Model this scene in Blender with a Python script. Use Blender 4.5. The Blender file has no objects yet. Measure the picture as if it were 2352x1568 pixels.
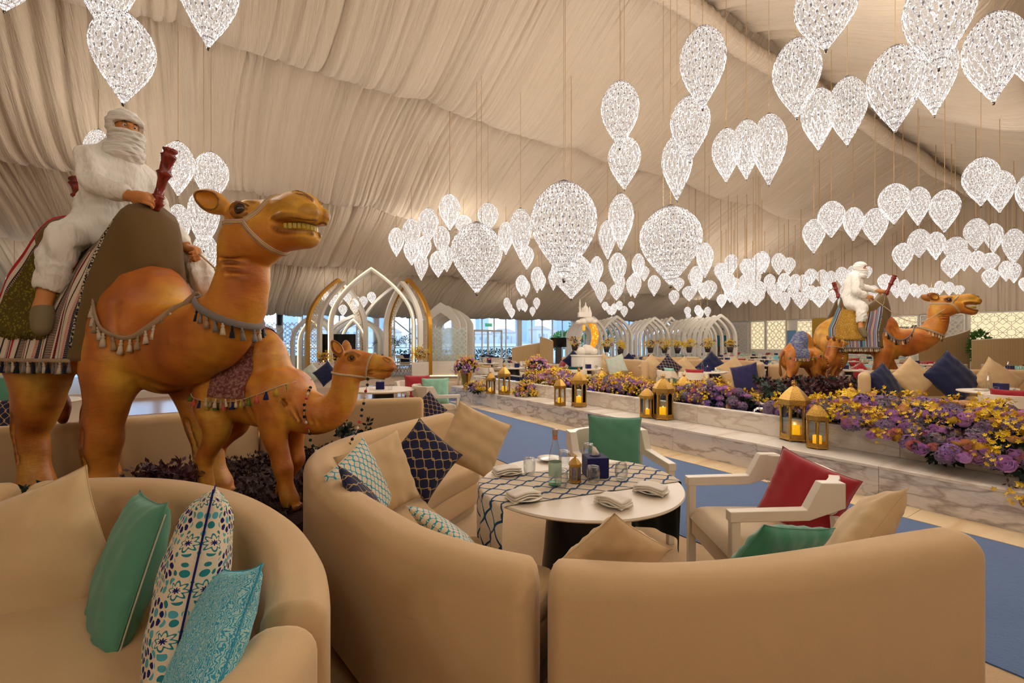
import bpy, bmesh, math, random
import numpy as np
from mathutils import Vector, Matrix, noise as mnoise
import openvdb

random.seed(7); np.random.seed(7)
PI = math.pi
SC = bpy.context.scene
COL = SC.collection
EYE = 1.587            # camera height
F = 1045.0             # focal length in pixels of the 2352 wide photograph

# ------------------------------------------------------------------ camera
cam_d = bpy.data.cameras.new('camera'); cam = bpy.data.objects.new('camera', cam_d); COL.objects.link(cam)
cam.location = (0, 0, EYE); cam.rotation_euler = (PI/2, 0, 0)
cam_d.sensor_width = 36; cam_d.lens = 36*F/2352; cam_d.clip_start = .05; cam_d.clip_end = 3000
SC.camera = cam

# ------------------------------------------------------------------ world, exposure
SC.view_settings.view_transform = 'Standard'; SC.view_settings.look = 'None'
SC.view_settings.gamma = 1; SC.view_settings.use_curve_mapping = False
SC.view_settings.exposure = 0.0
w = bpy.data.worlds.new('sky'); SC.world = w; w.use_nodes = True
nt = w.node_tree; nt.nodes.clear()
o_ = nt.nodes.new('ShaderNodeOutputWorld'); bg = nt.nodes.new('ShaderNodeBackground')
tc = nt.nodes.new('ShaderNodeTexCoord'); sx = nt.nodes.new('ShaderNodeSeparateXYZ'); rp = nt.nodes.new('ShaderNodeValToRGB')
nt.links.new(tc.outputs['Generated'], sx.inputs[0]); nt.links.new(sx.outputs['Z'], rp.inputs[0])
rp.color_ramp.elements[0].position = 0.0; rp.color_ramp.elements[0].color = (.74, .83, .94, 1)
rp.color_ramp.elements[1].position = .6; rp.color_ramp.elements[1].color = (.38, .56, .88, 1)
e = rp.color_ramp.elements.new(.12); e.color = (.56, .74, .96, 1)
nt.links.new(rp.outputs[0], bg.inputs[0]); bg.inputs[1].default_value = 3.1
nt.links.new(bg.outputs[0], o_.inputs[0])
cy = SC.cycles
cy.use_denoising = True
cy.max_bounces = 5; cy.diffuse_bounces = 3; cy.glossy_bounces = 2; cy.transmission_bounces = 3; cy.transparent_max_bounces = 20
cy.caustics_reflective = False; cy.caustics_refractive = False
cy.sample_clamp_indirect = 4; cy.use_light_tree = True
try: cy.use_adaptive_sampling = True; cy.adaptive_threshold = .12; cy.adaptive_min_samples = 16
except Exception: pass
LAMP_GAIN = 3.1        # one number for the whole lamp rig

# ------------------------------------------------------------------ helpers: scene graph
def P(u, v, Y):
    "world point seen at pixel (u, v) of the photograph, Y metres in front of the camera"
    return Vector(((u-1176)/F*Y, Y, EYE-(v-784)/F*Y))
def G(u, v, z=0.0):
    "world point at height z seen at pixel (u, v)"
    return P(u, v, (EYE-z)*F/(v-784))

def link(name, me, m=None, parent=None):
    o = bpy.data.objects.new(name, me); COL.objects.link(o)
    if m is not None and me is not None and not me.materials:
        for x in (m if isinstance(m, (list, tuple)) else [m]): me.materials.append(x)
    if parent is not None: o.parent = parent
    return o
def tag(o, label=None, cat=None, group=None, kind=None):
    if label: o['label'] = label
    if cat: o['category'] = cat
    if group: o['group'] = group
    if kind: o['kind'] = kind
    return o
def thing(name, label, cat, loc=(0, 0, 0), rz=0, group=None, kind=None, scale=1):
    o = bpy.data.objects.new(name, None); COL.objects.link(o)
    o.location = loc; o.rotation_euler = (0, 0, rz); o.scale = (scale,)*3
    o.empty_display_size = .05
    return tag(o, label, cat, group, kind)
def dup(root, loc, rz=0, label=None, group=None, scale=None, rot=None):
    r = root.copy(); COL.objects.link(r); r.location = loc
    r.rotation_euler = rot if rot is not None else (0, 0, rz)
    if scale is not None: r.scale = (scale,)*3 if not isinstance(scale, (tuple, list)) else scale
    if label: r['label'] = label
    if group: r['group'] = group
    def rec(src, dst):
        for ch in list(src.children):
            c = ch.copy(); COL.objects.link(c); c.parent = dst; rec(ch, c)
    rec(root, r)
    return r

class MB:
    "collects vertices and faces for ONE mesh"
    def __init__(s): s.v = []; s.f = []; s.uv = []; s.mi = []; s.useuv = False
    def add(s, vs, fs, mi=0, uvs=None):
        b = len(s.v); s.v += [tuple(x) for x in vs]; s.f += [tuple(b+i for i in f) for f in fs]; s.mi += [mi]*len(fs)
        if uvs is not None: s.useuv = True; s.uv += list(uvs)
        else: s.uv += [(0, 0)]*len(vs)
        return s
    def box(s, c, d, rz=0, mi=0, M=None):
        x, y, z = d[0]/2, d[1]/2, d[2]/2
        vs = [Vector((i*x, j*y, k*z)) for k in (-1, 1) for j in (-1, 1) for i in (-1, 1)]
        R = M if M is not None else Matrix.Rotation(rz, 3, 'Z')
        vs = [R @ p + Vector(c) for p in vs]
        return s.add(vs, [(0, 2, 3, 1), (4, 5, 7, 6), (0, 1, 5, 4), (2, 6, 7, 3), (0, 4, 6, 2), (1, 3, 7, 5)], mi)
    def tube(s, pts, r, n=8, closed=False, mi=0, cap=True, flat=None):
        "round (or flattened) tube along pts; r number or list"
        pts = [Vector(p) for p in pts]; N = len(pts); rr = r if hasattr(r, '__len__') else [r]*N
        vs = []; up = None
        for i, p in enumerate(pts):
            a = pts[(i-1) % N] if (closed or i > 0) else pts[0]; b = pts[(i+1) % N] if (closed or i < N-1) else pts[-1]
            t = (b-a).normalized() if (b-a).length > 1e-9 else Vector((0, 0, 1))
            if up is None: up = Vector((0, 0, 1)) if abs(t.z) < .9 else Vector((1, 0, 0))
            n1 = (up - t*up.dot(t)); n1 = n1.normalized() if n1.length > 1e-6 else t.orthogonal().normalized()
            up = n1; n2 = t.cross(n1)
            f = flat or (1, 1)
            for k in range(n):
                a_ = 2*PI*k/n; vs.append(p + (n1*math.cos(a_)*f[0] + n2*math.sin(a_)*f[1])*rr[i])
        fs = []
        for i in range(N if closed else N-1):
            j = (i+1) % N
            for k in range(n): fs.append((i*n+k, i*n+(k+1) % n, j*n+(k+1) % n, j*n+k))
        if cap and not closed: fs.append(tuple(range(n-1, -1, -1))); fs.append(tuple((N-1)*n+k for k in range(n)))
        return s.add(vs, fs, mi)
    def lathe(s, prof, n=24, c=(0, 0, 0), mi=0, rot=0, capb=True, capt=True):
        vs = []; c = Vector(c)
        for (r, z) in prof:
            for k in range(n): a = rot+2*PI*k/n; vs.append(c+Vector((r*math.cos(a), r*math.sin(a), z)))
        fs = []
        for i in range(len(prof)-1):
            for k in range(n): fs.append((i*n+k, i*n+(k+1) % n, (i+1)*n+(k+1) % n, (i+1)*n+k))
        if capb and prof[0][0] > 1e-4: fs.append(tuple(range(n-1, -1, -1)))
        if capt and prof[-1][0] > 1e-4: fs.append(tuple((len(prof)-1)*n+k for k in range(n)))
        return s.add(vs, fs, mi)
    def prism(s, poly, z0, z1, mi=0, M=None):
        n = len(poly); vs = [Vector((x, y, z)) for z in (z0, z1) for x, y in poly]
        if M is not None: vs = [M @ p for p in vs]
        fs = [tuple(range(n-1, -1, -1)), tuple(range(n, 2*n))]+[(i, (i+1) % n, n+(i+1) % n, n+i) for i in range(n)]
        return s.add(vs, fs, mi)
    def grid(s, fn, nu, nv, mi=0, closeu=False, uvfn=None):
        vs = []; uv = []
        for j in range(nv+1):
            for i in range(nu if closeu else nu+1):
                a, b = i/nu, j/nv; vs.append(fn(a, b)); uv.append(uvfn(a, b) if uvfn else (a, b))
        W = nu if closeu else nu+1; fs = []
        for j in range(nv):
            for i in range(nu):
                i2 = (i+1) % W if closeu else i+1
                fs.append((j*W+i, j*W+i2, (j+1)*W+i2, (j+1)*W+i))
        return s.add(vs, fs, mi, uv)
    def mesh(s, name, smooth=True):
        me = bpy.data.meshes.new(name); me.from_pydata(s.v, [], s.f)
        me.polygons.foreach_set('material_index', s.mi)
        if s.useuv:
            L = me.uv_layers.new(name='UVMap'); idx = np.empty(len(me.loops), 'i'); me.loops.foreach_get('vertex_index', idx)
            L.data.foreach_set('uv', np.array(s.uv, 'f')[idx].ravel())
        if smooth:
            me.polygons.foreach_set('use_smooth', [True]*len(me.polygons))
        me.update(); return me
    def build(s, name, m, parent=None, smooth=True, bevel=0, seg=2, auto=None):
        me = s.mesh(name, smooth); o = link(name, me, m, parent)
        if bevel:
            bv = o.modifiers.new('b', 'BEVEL'); bv.width = bevel; bv.segments = seg; bv.limit_method = 'ANGLE'; bv.angle_limit = .6
            bv.harden_normals = False
        if auto is not None and smooth:
            try:
                me.set_sharp_from_angle(angle=math.radians(auto))
            except Exception: pass
        return o

def npmesh(name, v, f, m=None, parent=None, smooth=True):
    v = np.asarray(v, 'f'); f = np.asarray(f, 'i'); me = bpy.data.meshes.new(name)
    n = f.shape[1]
    me.vertices.add(len(v)); me.vertices.foreach_set('co', v.ravel())
    me.loops.add(f.size); me.loops.foreach_set('vertex_index', f.ravel())
    me.polygons.add(len(f)); me.polygons.foreach_set('loop_start', np.arange(0, f.size, n, dtype='i'))
    try: me.polygons.foreach_set('loop_total', np.full(len(f), n, 'i'))
    except Exception: pass
    if smooth: me.polygons.foreach_set('use_smooth', np.ones(len(f), bool))
    me.update(calc_edges=True); me.validate()
    return link(name, me, m, parent)

def crom(pts, n=6, closed=False):
    "Catmull-Rom through points (tuples of any length)"
    A = [np.array(p, float) for p in pts]; out = []; N = len(A)
    R = range(N if closed else N-1)
    for i in R:
        g = lambda k: A[k % N] if closed else A[min(max(k, 0), N-1)]
        p0, p1, p2, p3 = g(i-1), g(i), g(i+1), g(i+2)
        for j in range(n):
            t = j/n
            out.append(.5*((2*p1)+(-p0+p2)*t+(2*p0-5*p1+4*p2-p3)*t*t+(-p0+3*p1-3*p2+p3)*t**3))
    if not closed: out.append(A[-1])
    return [tuple(x) for x in out]

def sweep(mb, path, prof, closed=False, mi=0, cap=True):
    "sweep a closed 2-D profile (offset to the left of travel, z) along an (x, y) path"
    N = len(path); P_ = [Vector((p[0], p[1], 0)) for p in path]; n = len(prof); vs = []
    for i in range(N):
        a = P_[(i-1) % N] if (closed or i > 0) else P_[0]; b = P_[(i+1) % N] if (closed or i < N-1) else P_[-1]
        t = (b-a).normalized(); l = Vector((-t.y, t.x, 0))
        for (q, z) in prof: vs.append(P_[i]+l*q+Vector((0, 0, z)))
    fs = []
    for i in range(N if closed else N-1):
        j = (i+1) % N
        for k in range(n): fs.append((i*n+k, i*n+(k+1) % n, j*n+(k+1) % n, j*n+k))
    if cap and not closed: fs.append(tuple(range(n-1, -1, -1))); fs.append(tuple((N-1)*n+k for k in range(n)))
    mb.add(vs, fs, mi)

# ------------------------------------------------------------------ helpers: signed distance sculpting
class Field:
    def __init__(s, lo, hi, h):
        s.lo = np.array(lo, 'f'); s.h = h; s.n = np.ceil((np.array(hi)-s.lo)/h).astype(int)+1
        s.d = np.full(s.n, .3, 'f')
    def sl(s, lo, hi):
        a = np.maximum(np.floor((np.array(lo)-s.lo)/s.h).astype(int), 0)
        b = np.minimum(np.ceil((np.array(hi)-s.lo)/s.h).astype(int)+1, s.n)
        if (b <= a).any(): return None
        ax = [(s.lo[i]+s.h*np.arange(a[i], b[i])).astype('f') for i in range(3)]
        return (slice(a[0], b[0]), slice(a[1], b[1]), slice(a[2], b[2])), ax[0][:, None, None], ax[1][None, :, None], ax[2][None, None, :]
    def put(s, sl, d, k, op):
        c = s.d[sl]
        if op == '+':
            h = np.maximum(k-np.abs(c-d), 0)/max(k, 1e-6); s.d[sl] = np.minimum(c, d)-h*h*k*.25
        elif op == '-':
            d = -d; h = np.maximum(k-np.abs(c-d), 0)/max(k, 1e-6); s.d[sl] = np.maximum(c, d)+h*h*k*.25
    def seg(s, a, b, ra, rb, k=.05, asp=1., op='+', lat=(0, 1, 0)):
        "round cone; asp = size along the lateral axis relative to the other"
        a = np.array(a, 'f'); b = np.array(b, 'f'); R = max(ra, rb)*max(1, asp)+k+3*s.h
        q = s.sl(np.minimum(a, b)-R, np.maximum(a, b)+R)
        if q is None: return s
        sl, X, Y, Z = q; ba = b-a; L2 = max(float(ba@ba), 1e-9)
        x, y, z = X-a[0], Y-a[1], Z-a[2]
        t = np.clip((x*ba[0]+y*ba[1]+z*ba[2])/L2, 0, 1)
        x = x-t*ba[0]; y = y-t*ba[1]; z = z-t*ba[2]; r = ra+(rb-ra)*t
        if asp != 1:
            lt = np.array(lat, 'f'); ly = x*lt[0]+y*lt[1]+z*lt[2]
            m2 = x*x+y*y+z*z-ly*ly
            l = np.sqrt(np.maximum(m2, 0)+(ly/asp)**2); full = np.sqrt(np.maximum(m2, 0)+ly**2)+1e-6
            d = (l-r)*np.clip(full/(l+1e-6), min(1, asp), max(1, asp))
        else: d = np.sqrt(x*x+y*y+z*z)-r
        s.put(sl, d.astype('f'), k, op); return s
    def chain(s, pts, k=.05, asp=1., n=4, lat=(0, 1, 0), op='+'):
        "pts: (x,y,z,r) or (x,y,z,r,asp)"
        C = crom(pts, n)
        for i in range(len(C)-1):
            a, b = C[i], C[i+1]
            s.seg(a[:3], b[:3], a[3], b[3], k if op == '-' else k, (a[4]+b[4])/2 if len(a) > 4 else asp, op, lat)
        return s
    def ell(s, c, r, k=.05, R=None, op='+'):
        c = np.array(c, 'f'); r = np.array(r, 'f'); M = max(r)+k+3*s.h
        q = s.sl(c-M, c+M)
        if q is None: return s
        sl, X, Y, Z = q; x, y, z = X-c[0], Y-c[1], Z-c[2]
        if R is not None:
            A = np.array(R).T; x, y, z = A[0, 0]*x+A[0, 1]*y+A[0, 2]*z, A[1, 0]*x+A[1, 1]*y+A[1, 2]*z, A[2, 0]*x+A[2, 1]*y+A[2, 2]*z
        k0 = np.sqrt((x/r[0])**2+(y/r[1])**2+(z/r[2])**2); k1 = np.sqrt((x/r[0]**2)**2+(y/r[1]**2)**2+(z/r[2]**2)**2)+1e-6
        d = np.where(k0 < 1e-3, -min(r), k0*(k0-1)/k1)
        s.put(sl, d.astype('f'), k, op); return s
    def box(s, c, r, rad=.01, k=.02, R=None, op='+'):
        c = np.array(c, 'f'); M = float(np.linalg.norm(r))+k+3*s.h
        q = s.sl(c-M, c+M)
        if q is None: return s
        sl, X, Y, Z = q; x, y, z = X-c[0], Y-c[1], Z-c[2]
        if R is not None:
            A = np.array(R).T; x, y, z = A[0, 0]*x+A[0, 1]*y+A[0, 2]*z, A[1, 0]*x+A[1, 1]*y+A[1, 2]*z, A[2, 0]*x+A[2, 1]*y+A[2, 2]*z
        x = np.abs(x)-r[0]+rad; y = np.abs(y)-r[1]+rad; z = np.abs(z)-r[2]+rad
        d = np.sqrt(np.maximum(x, 0)**2+np.maximum(y, 0)**2+np.maximum(z, 0)**2)+np.minimum(np.maximum(x, np.maximum(y, z)), 0)-rad
        s.put(sl, d.astype('f'), k, op); return s
    def coords(s):
        return [(s.lo[i]+s.h*np.arange(s.n[i])).astype('f') for i in range(3)]
    def disp(s, fn):
        X, Y, Z = s.coords(); s.d += fn(X[:, None, None], Y[None, :, None], Z[None, None, :]).astype('f'); return s
    def val(s, p):
        q = (np.array(p)-s.lo)/s.h; i = np.clip(np.floor(q).astype(int), 0, s.n-2); f = np.clip(q-i, 0, 1); r = 0
        for dx in (0, 1):
            for dy in (0, 1):
                for dz in (0, 1):
                    r += s.d[i[0]+dx, i[1]+dy, i[2]+dz]*(f[0] if dx else 1-f[0])*(f[1] if dy else 1-f[1])*(f[2] if dz else 1-f[2])
        return float(r)
    def ray(s, c, d, rmax=.8, off=0.):
        "first surface point from c (inside) outwards along d"
        c = Vector(c); d = Vector(d).normalized(); t = 0; pv = s.val(c)
        if pv > 0: return c
        while t < rmax:
            t += s.h; v = s.val(c+d*t)
            if v > 0: t -= s.h*v/(v-pv+1e-9); break
            pv = v
        return c+d*(t+off)
    def quads(s):
        D = s.d.copy(); D[0], D[-1], D[:, 0], D[:, -1], D[:, :, 0], D[:, :, -1] = (.3,)*6
        g = openvdb.FloatGrid(.3); g.copyFromArray(D)
        v, q = g.convertToQuads(0.0)
        return np.asarray(v)*s.h+s.lo, np.asarray(q)[:, ::-1]
    def build(s, name, m, parent=None):
        v, q = s.quads(); return npmesh(name, v, q, m, parent)
def ring(fld, c, u, w, n=40, off=.006, rmax=.6):
    u = Vector(u).normalized(); w = Vector(w).normalized()
    return [fld.ray(c, u*math.cos(2*PI*i/n)+w*math.sin(2*PI*i/n), rmax, off) for i in range(n)]
def strap(mb, pts, axis, wd, th, closed=True, mi=0):
    "flat band through pts; its width lies along axis"
    pts = [Vector(p) for p in pts]; N = len(pts); ax = Vector(axis).normalized(); vs = []; uv = []; c = sum(pts, Vector())/N
    for i, p in enumerate(pts):
        a = pts[(i-1) % N] if closed or i else pts[0]; b = pts[(i+1) % N] if closed or i < N-1 else pts[-1]
        t = (b-a).normalized(); A = (ax-t*ax.dot(t)).normalized(); nrm = t.cross(A)
        if nrm.dot(p-c) < 0: nrm = -nrm
        for (x, y) in ((-1, 0), (-1, 1), (1, 1), (1, 0)):
            vs.append(p+A*x*wd/2+nrm*y*th); uv.append((x*.5+.5, i*.05))
    fs = []
    for i in range(N if closed else N-1):
        j = (i+1) % N
        for k in range(4): fs.append((i*4+k, i*4+(k+1) % 4, j*4+(k+1) % 4, j*4+k))
    if not closed: fs += [(3, 2, 1, 0), tuple((N-1)*4+k for k in range(4))]
    mb.add(vs, fs, mi, uv)

# ------------------------------------------------------------------ helpers: materials
def srgb(r, g=None, b=None):
    if g is None: r, g, b = r
    f = lambda c: (c/255/12.92 if c/255 <= .04045 else ((c/255+.055)/1.055)**2.4)
    return (f(r), f(g), f(b), 1)
class N_:
    "tiny node-tree writer"
    def __init__(s, name):
        s.m = bpy.data.materials.new(name); s.m.use_nodes = True; s.t = s.m.node_tree; s.t.nodes.clear()
        s.out = s.t.nodes.new('ShaderNodeOutputMaterial')
    def n(s, typ, **kw):
        nd = s.t.nodes.new('ShaderNode'+typ)
        for k, v in kw.items():
            if k.startswith('i_'):
                key = k[2:]; key = int(key) if key.isdigit() else key.replace('_', ' ')
                s.set(nd.inputs[key], v)
            else: setattr(nd, k, v)
        return nd
    def set(s, inp, v):
        if isinstance(v, bpy.types.NodeSocket): s.t.links.new(v, inp)
        else: inp.default_value = v
    def math(s, op, a, b=None, c=None):
        nd = s.t.nodes.new('ShaderNodeMath'); nd.operation = op; s.set(nd.inputs[0], a)
        if b is not None: s.set(nd.inputs[1], b)
        if c is not None: s.set(nd.inputs[2], c)
        return nd.outputs[0]
    def mix(s, f, a, b, typ='RGBA', blend='MIX'):
        nd = s.t.nodes.new('ShaderNodeMix'); nd.data_type = typ
        if typ == 'RGBA':
            nd.blend_type = blend; s.set(nd.inputs[0], f); s.set(nd.inputs[6], a); s.set(nd.inputs[7], b); return nd.outputs[2]
        s.set(nd.inputs[0], f); s.set(nd.inputs[2], a); s.set(nd.inputs[3], b); return nd.outputs[0]
    def ramp(s, f, stops, interp='LINEAR'):
        nd = s.t.nodes.new('ShaderNodeValToRGB'); cr = nd.color_ramp; cr.interpolation = interp
        while len(cr.elements) < len(stops): cr.elements.new(.5)
        for e, (p, c) in zip(cr.elements, stops): e.position = p; e.color = c if hasattr(c, '__len__') else (c, c, c, 1)
        s.set(nd.inputs[0], f); return nd.outputs[0]
    def coord(s, kind='Object'):
        return s.n('TexCoord').outputs[kind]
    def sep(s, v):
        nd = s.t.nodes.new('ShaderNodeSeparateXYZ'); s.set(nd.inputs[0], v); return nd.outputs
    def noise(s, vec, scale, detail=3, rough=.5):
        nd = s.t.nodes.new('ShaderNodeTexNoise'); s.set(nd.inputs['Vector'], vec); nd.inputs['Scale'].default_value = scale
        nd.inputs['Detail'].default_value = detail; nd.inputs['Roughness'].default_value = rough; return nd.outputs[0]
    def vscale(s, vec, sc):
        nd = s.t.nodes.new('ShaderNodeMapping'); s.set(nd.inputs[0], vec); nd.inputs['Scale'].default_value = sc; return nd.outputs[0]
    def bump(s, h, strength=.3, dist=.01):
        nd = s.t.nodes.new('ShaderNodeBump'); nd.inputs['Strength'].default_value = strength; nd.inputs['Distance'].default_value = dist
        s.set(nd.inputs['Height'], h); return nd.outputs[0]
    def bsdf(s, col, rough=.6, metal=0., normal=None, spec=.5, **kw):
        b = s.t.nodes.new('ShaderNodeBsdfPrincipled'); s.set(b.inputs['Base Color'], col); s.set(b.inputs['Roughness'], rough)
        b.inputs['Metallic'].default_value = metal; b.inputs['Specular IOR Level'].default_value = spec
        if normal is not None: s.set(b.inputs['Normal'], normal)
        for k, v in kw.items(): s.set(b.inputs[k.replace('_', ' ')], v)
        return b.outputs[0]
    def fin(s, sh): s.t.links.new(sh, s.out.inputs[0]); return s.m
def plain(name, c, rough=.6, metal=0, spec=.5, **kw):
    k = N_(name); return k.fin(k.bsdf(srgb(c), rough, metal, spec=spec, **kw))
def emis(name, c, st, sampling=True):
    k = N_(name); e = k.n('Emission', i_Color=srgb(c), i_Strength=st)
    k.m.cycles.emission_sampling = 'AUTO' if sampling else 'NONE'
    return k.fin(e.outputs[0])
def cloth(name, c, c2=None, scale=220., bump=.25, rough=.9, var=.12, sheen=.2):
    k = N_(name); co = k.coord(); a = srgb(c); b = srgb(c2) if c2 else tuple([x*(1-var*2) for x in a[:3]])+(1,)
    n1 = k.noise(k.vscale(co, (1, 1, .35)), scale, 2, .6); n2 = k.noise(k.vscale(co, (.35, .35, 1.6)), scale, 2, .6); n3 = k.noise(co, 3.5, 2)
    h = k.math('ADD', n1, n2)
    col = k.mix(k.ramp(h, [(.4, .35), (1.6, 1)]), b, a); col = k.mix(k.math('MULTIPLY', n3, .25), col, b)
    return k.fin(k.bsdf(col, rough, normal=k.bump(h, bump, .002), spec=.2, Sheen_Weight=sheen))
# ================================================================== the tent: frame of reference
TD = Vector((.836, .549, 0)).normalized(); TM_ = Vector((-.549, .836, 0)).normalized()   # along the ridge / across it
TANG = math.atan2(TD.y, TD.x)
def TP(s, q, z=0.): return Vector((TD.x*s+TM_.x*q, TD.y*s+TM_.y*q, z))
S0, S1, QR = -14., 33.5, 6.3
QN = [6.3, 10.8, 15.5, 20.1, 24.7]; QS = [6.3, 1.8, -2.9, -7.5, -12.1]
def roof(q): return EYE+7.70-.325*abs(q-QR)
def eave(s): return EYE+1.2+.0143*s
rs = np.random.RandomState(3)
TAB = rs.rand(4096)
def n1d(x, sd=0):
    x = np.asarray(x)+sd*37.13; i = np.floor(x).astype(int); f = x-i; f = f*f*(3-2*f)
    return TAB[i % 4096]*(1-f)+TAB[(i+1) % 4096]*f
def fabric():
    k = N_('ivory_tent_drape'); co = k.coord('UV'); n = k.noise(k.vscale(co, (1, .05, 1)), 14, 4, .6); n2 = k.noise(k.vscale(co, (1, .12, 1)), 60, 3, .6)
    col = k.mix(k.noise(k.vscale(co, (.3, .3, 1)), 2, 2), srgb(212, 194, 170), srgb(198, 178, 152))
    return k.fin(k.bsdf(col, .9, normal=k.bump(k.math('ADD', n, k.math('MULTIPLY', n2, .35)), .8, .045), spec=.15, Sheen_Weight=.15))
M_DRAPE = fabric()
def drape(name, q0, q1, z0, z1, sd, ns=2500, nt=20, sag=.42, s0=S0, s1=S1, label=None):
    "one sagging lining panel between two purlins; z0/z1 may be functions of s"
    s = np.linspace(s0, s1, ns+1); t = np.linspace(0, 1, nt+1)
    Z0 = np.array([z0(x) for x in s]) if callable(z0) else np.full(len(s), z0); Z1 = np.array([z1(x) for x in s]) if callable(z1) else np.full(len(s), z1)
    S, T = np.meshgrid(s, t)                       # rows t
    W = S+.10*(n1d(S*.9, sd)-.5)*np.sin(PI*T)+.5*(n1d(S*.11+T*1.3, sd+9)-.5)*np.sin(PI*T)
    bay = np.abs(((S+.6)/5.0) % 1-.5)*2            # 1 at a frame, 0 mid-bay
    sagv = sag*(.72+.28*(1-bay**3))*(.85+.3*n1d(S*.35, sd+3))
    prof = np.sin(PI*np.clip(T, 0, 1)**2.1)**.85
    amp = .45+.9*np.exp(-T/.16)+.5*np.exp(-(1-T)/.10)
    cr = lambda fr, s_: np.exp(-np.abs(n1d(W*fr, s_)-.5)/.09)*(n1d(W*fr*.37, s_+5)**1.5)
    f = .13*(n1d(W*1.5, sd+1)-.5)+.20*cr(2.6, sd+2)+.16*cr(5.5, sd+6)+.06*(n1d(W*9, sd+4)-.5)+.10*cr(11, sd+7)
    dark = np.exp(-((S+.35)/.035)**2)+np.exp(-((S+.95)/.03)**2)+sum(np.exp(-((S+.6-5*j)/.03)**2) for j in range(-3, 8) if j)
    dz = -sagv*prof+amp*f+.07*dark*amp
    Q = q0+(q1-q0)*T+np.sign(q1-q0)*(.16*prof*sag/.4+amp*f*.35+.10*np.clip((T-.9)/.1, 0, 1)-.10*np.clip((.05-T)/.05, 0, 1)); Z = Z0[None]*(1-T)+Z1[None]*T+dz+(.16*np.clip((T-.93)/.07, 0, 1)+.30*np.clip((.05-T)/.05, 0, 1)) if not callable(z1) else Z0[None]*(1-T)+Z1[None]*T+dz+.30*np.clip((.05-T)/.05, 0, 1)
    V = np.stack([TD.x*S+TM_.x*Q, TD.y*S+TM_.y*Q, Z], -1).reshape(-1, 3)
    n = ns+1; I = np.arange(nt)[:, None]*n+np.arange(ns)[None]; Fq = np.stack([I, I+1, I+n+1, I+n], -1).reshape(-1, 4)
    o = npmesh(name, V, Fq, M_DRAPE)
    uv = o.data.uv_layers.new(name='UVMap'); idx = np.empty(len(o.data.loops), 'i'); o.data.loops.foreach_get('vertex_index', idx)
    UV = np.stack([S.ravel(), (T*abs(q1-q0)).ravel()+sd*7], -1)[idx]; uv.data.foreach_set('uv', UV.astype('f').ravel())
    return tag(o, label, kind='structure')
ce = thing("ceiling", None, None, kind="structure")
for i in range(4):
    hi = roof(QN[i]); lo = roof(QN[i+1]) if i < 3 else eave
    o = drape('drape_panel', QN[i], QN[i+1], hi, lo, i+1, sag=(.95, .95, .6, .3)[i]); o.parent = ce
    if 'kind' in o: del o['kind']
for i in range(4):
    o = drape('drape_panel', QS[i], QS[i+1], roof(QS[i]), roof(QS[i+1]), i+11, ns=2000 if i < 2 else 300, sag=1.0); o.parent = ce
    if 'kind' in o: del o['kind']
# gathered ridge band
mb = MB(); pts = []
def ridge(a, b):
    s = S0+(S1-S0)*b; an = 2*PI*a; r = 1+.10*math.sin(s*57+3*math.sin(s*3))+.08*math.sin(s*23); q = QR+.22*math.cos(an)*r+.05*math.sin(s*1.3)
    return TP(s, q, roof(QR)-.30+.20*math.sin(an)*r+.03*math.sin(s*.9)-.06*abs(math.sin(PI*(s+.6)/5)))
mb.grid(ridge, 12, 1500, closeu=True); mb.build('gathered_ridge_band', M_DRAPE, ce)

# floor ------------------------------------------------------------
def carpet(name, c, c2, sc=160):
    k = N_(name); co = k.coord(); n = k.noise(co, sc, 3, .7); n2 = k.noise(co, 2.2, 3); n3 = k.noise(co, 24, 3)
    col = k.mix(k.math('MULTIPLY', k.math('ADD', n, k.math('MULTIPLY', n2, .5)), .66), srgb(c), srgb(c2)); 
    return k.fin(k.bsdf(col, .95, normal=k.bump(k.math('ADD', n, n3), .6, .006), spec=.1, Sheen_Weight=.3))
M_TANC = carpet('tan_carpet', (204, 172, 130), (182, 148, 106)); M_BLUEC2 = carpet('blue_carpet', (96, 124, 166), (62, 88, 134))
FN = TD; FD = -TM_      # fountain: its length runs along -TM_, its faces look along TD
FS = 5.56               # s of the front face of the fountain bench
mb = MB(); mb.add([TP(-14, -14, 0), TP(34, -14, 0), TP(34, 26, 0), TP(-14, 26, 0)], [(0, 1, 2, 3)]); o = mb.build('floor', M_TANC, smooth=False); tag(o, kind='structure')
def slab(s0, s1, q0, q1, z0, z1, name, m, parent=None, bevel=.0):
    c = TP((s0+s1)/2, (q0+q1)/2, (z0+z1)/2); mb = MB(); mb.box((0, 0, 0), (abs(s1-s0), abs(q1-q0), abs(z1-z0)))
    o = mb.build(name, m, parent, smooth=False, bevel=bevel); o.location = c; o.rotation_euler = (0, 0, TANG); return o
tag(slab(FS-2.37, FS-.38, -6, 12.6, 0, .008, 'floor_blue_carpet', M_BLUEC2), kind='structure')
tag(slab(FS-.38, 20, 10.9, 12.6, 0, .008, 'floor_blue_carpet_cross_aisle', M_BLUEC2), kind='structure')
def woodm(name, a, b, sc=1.):
    k = N_(name); co = k.coord(); n = k.noise(k.vscale(co, (1*sc, 12*sc, 12*sc)), 2.5, 4, .6)
    return k.fin(k.bsdf(k.mix(n, srgb(a), srgb(b)), .22, spec=.5))
M_WOODF = woodm('polished_brown_floor', (176, 132, 98), (140, 98, 70))
tag(slab(-2.2, 8.4, 12.6, 16.4, 0, .012, 'floor_polished_dance_area', M_WOODF), kind='structure')
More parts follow.
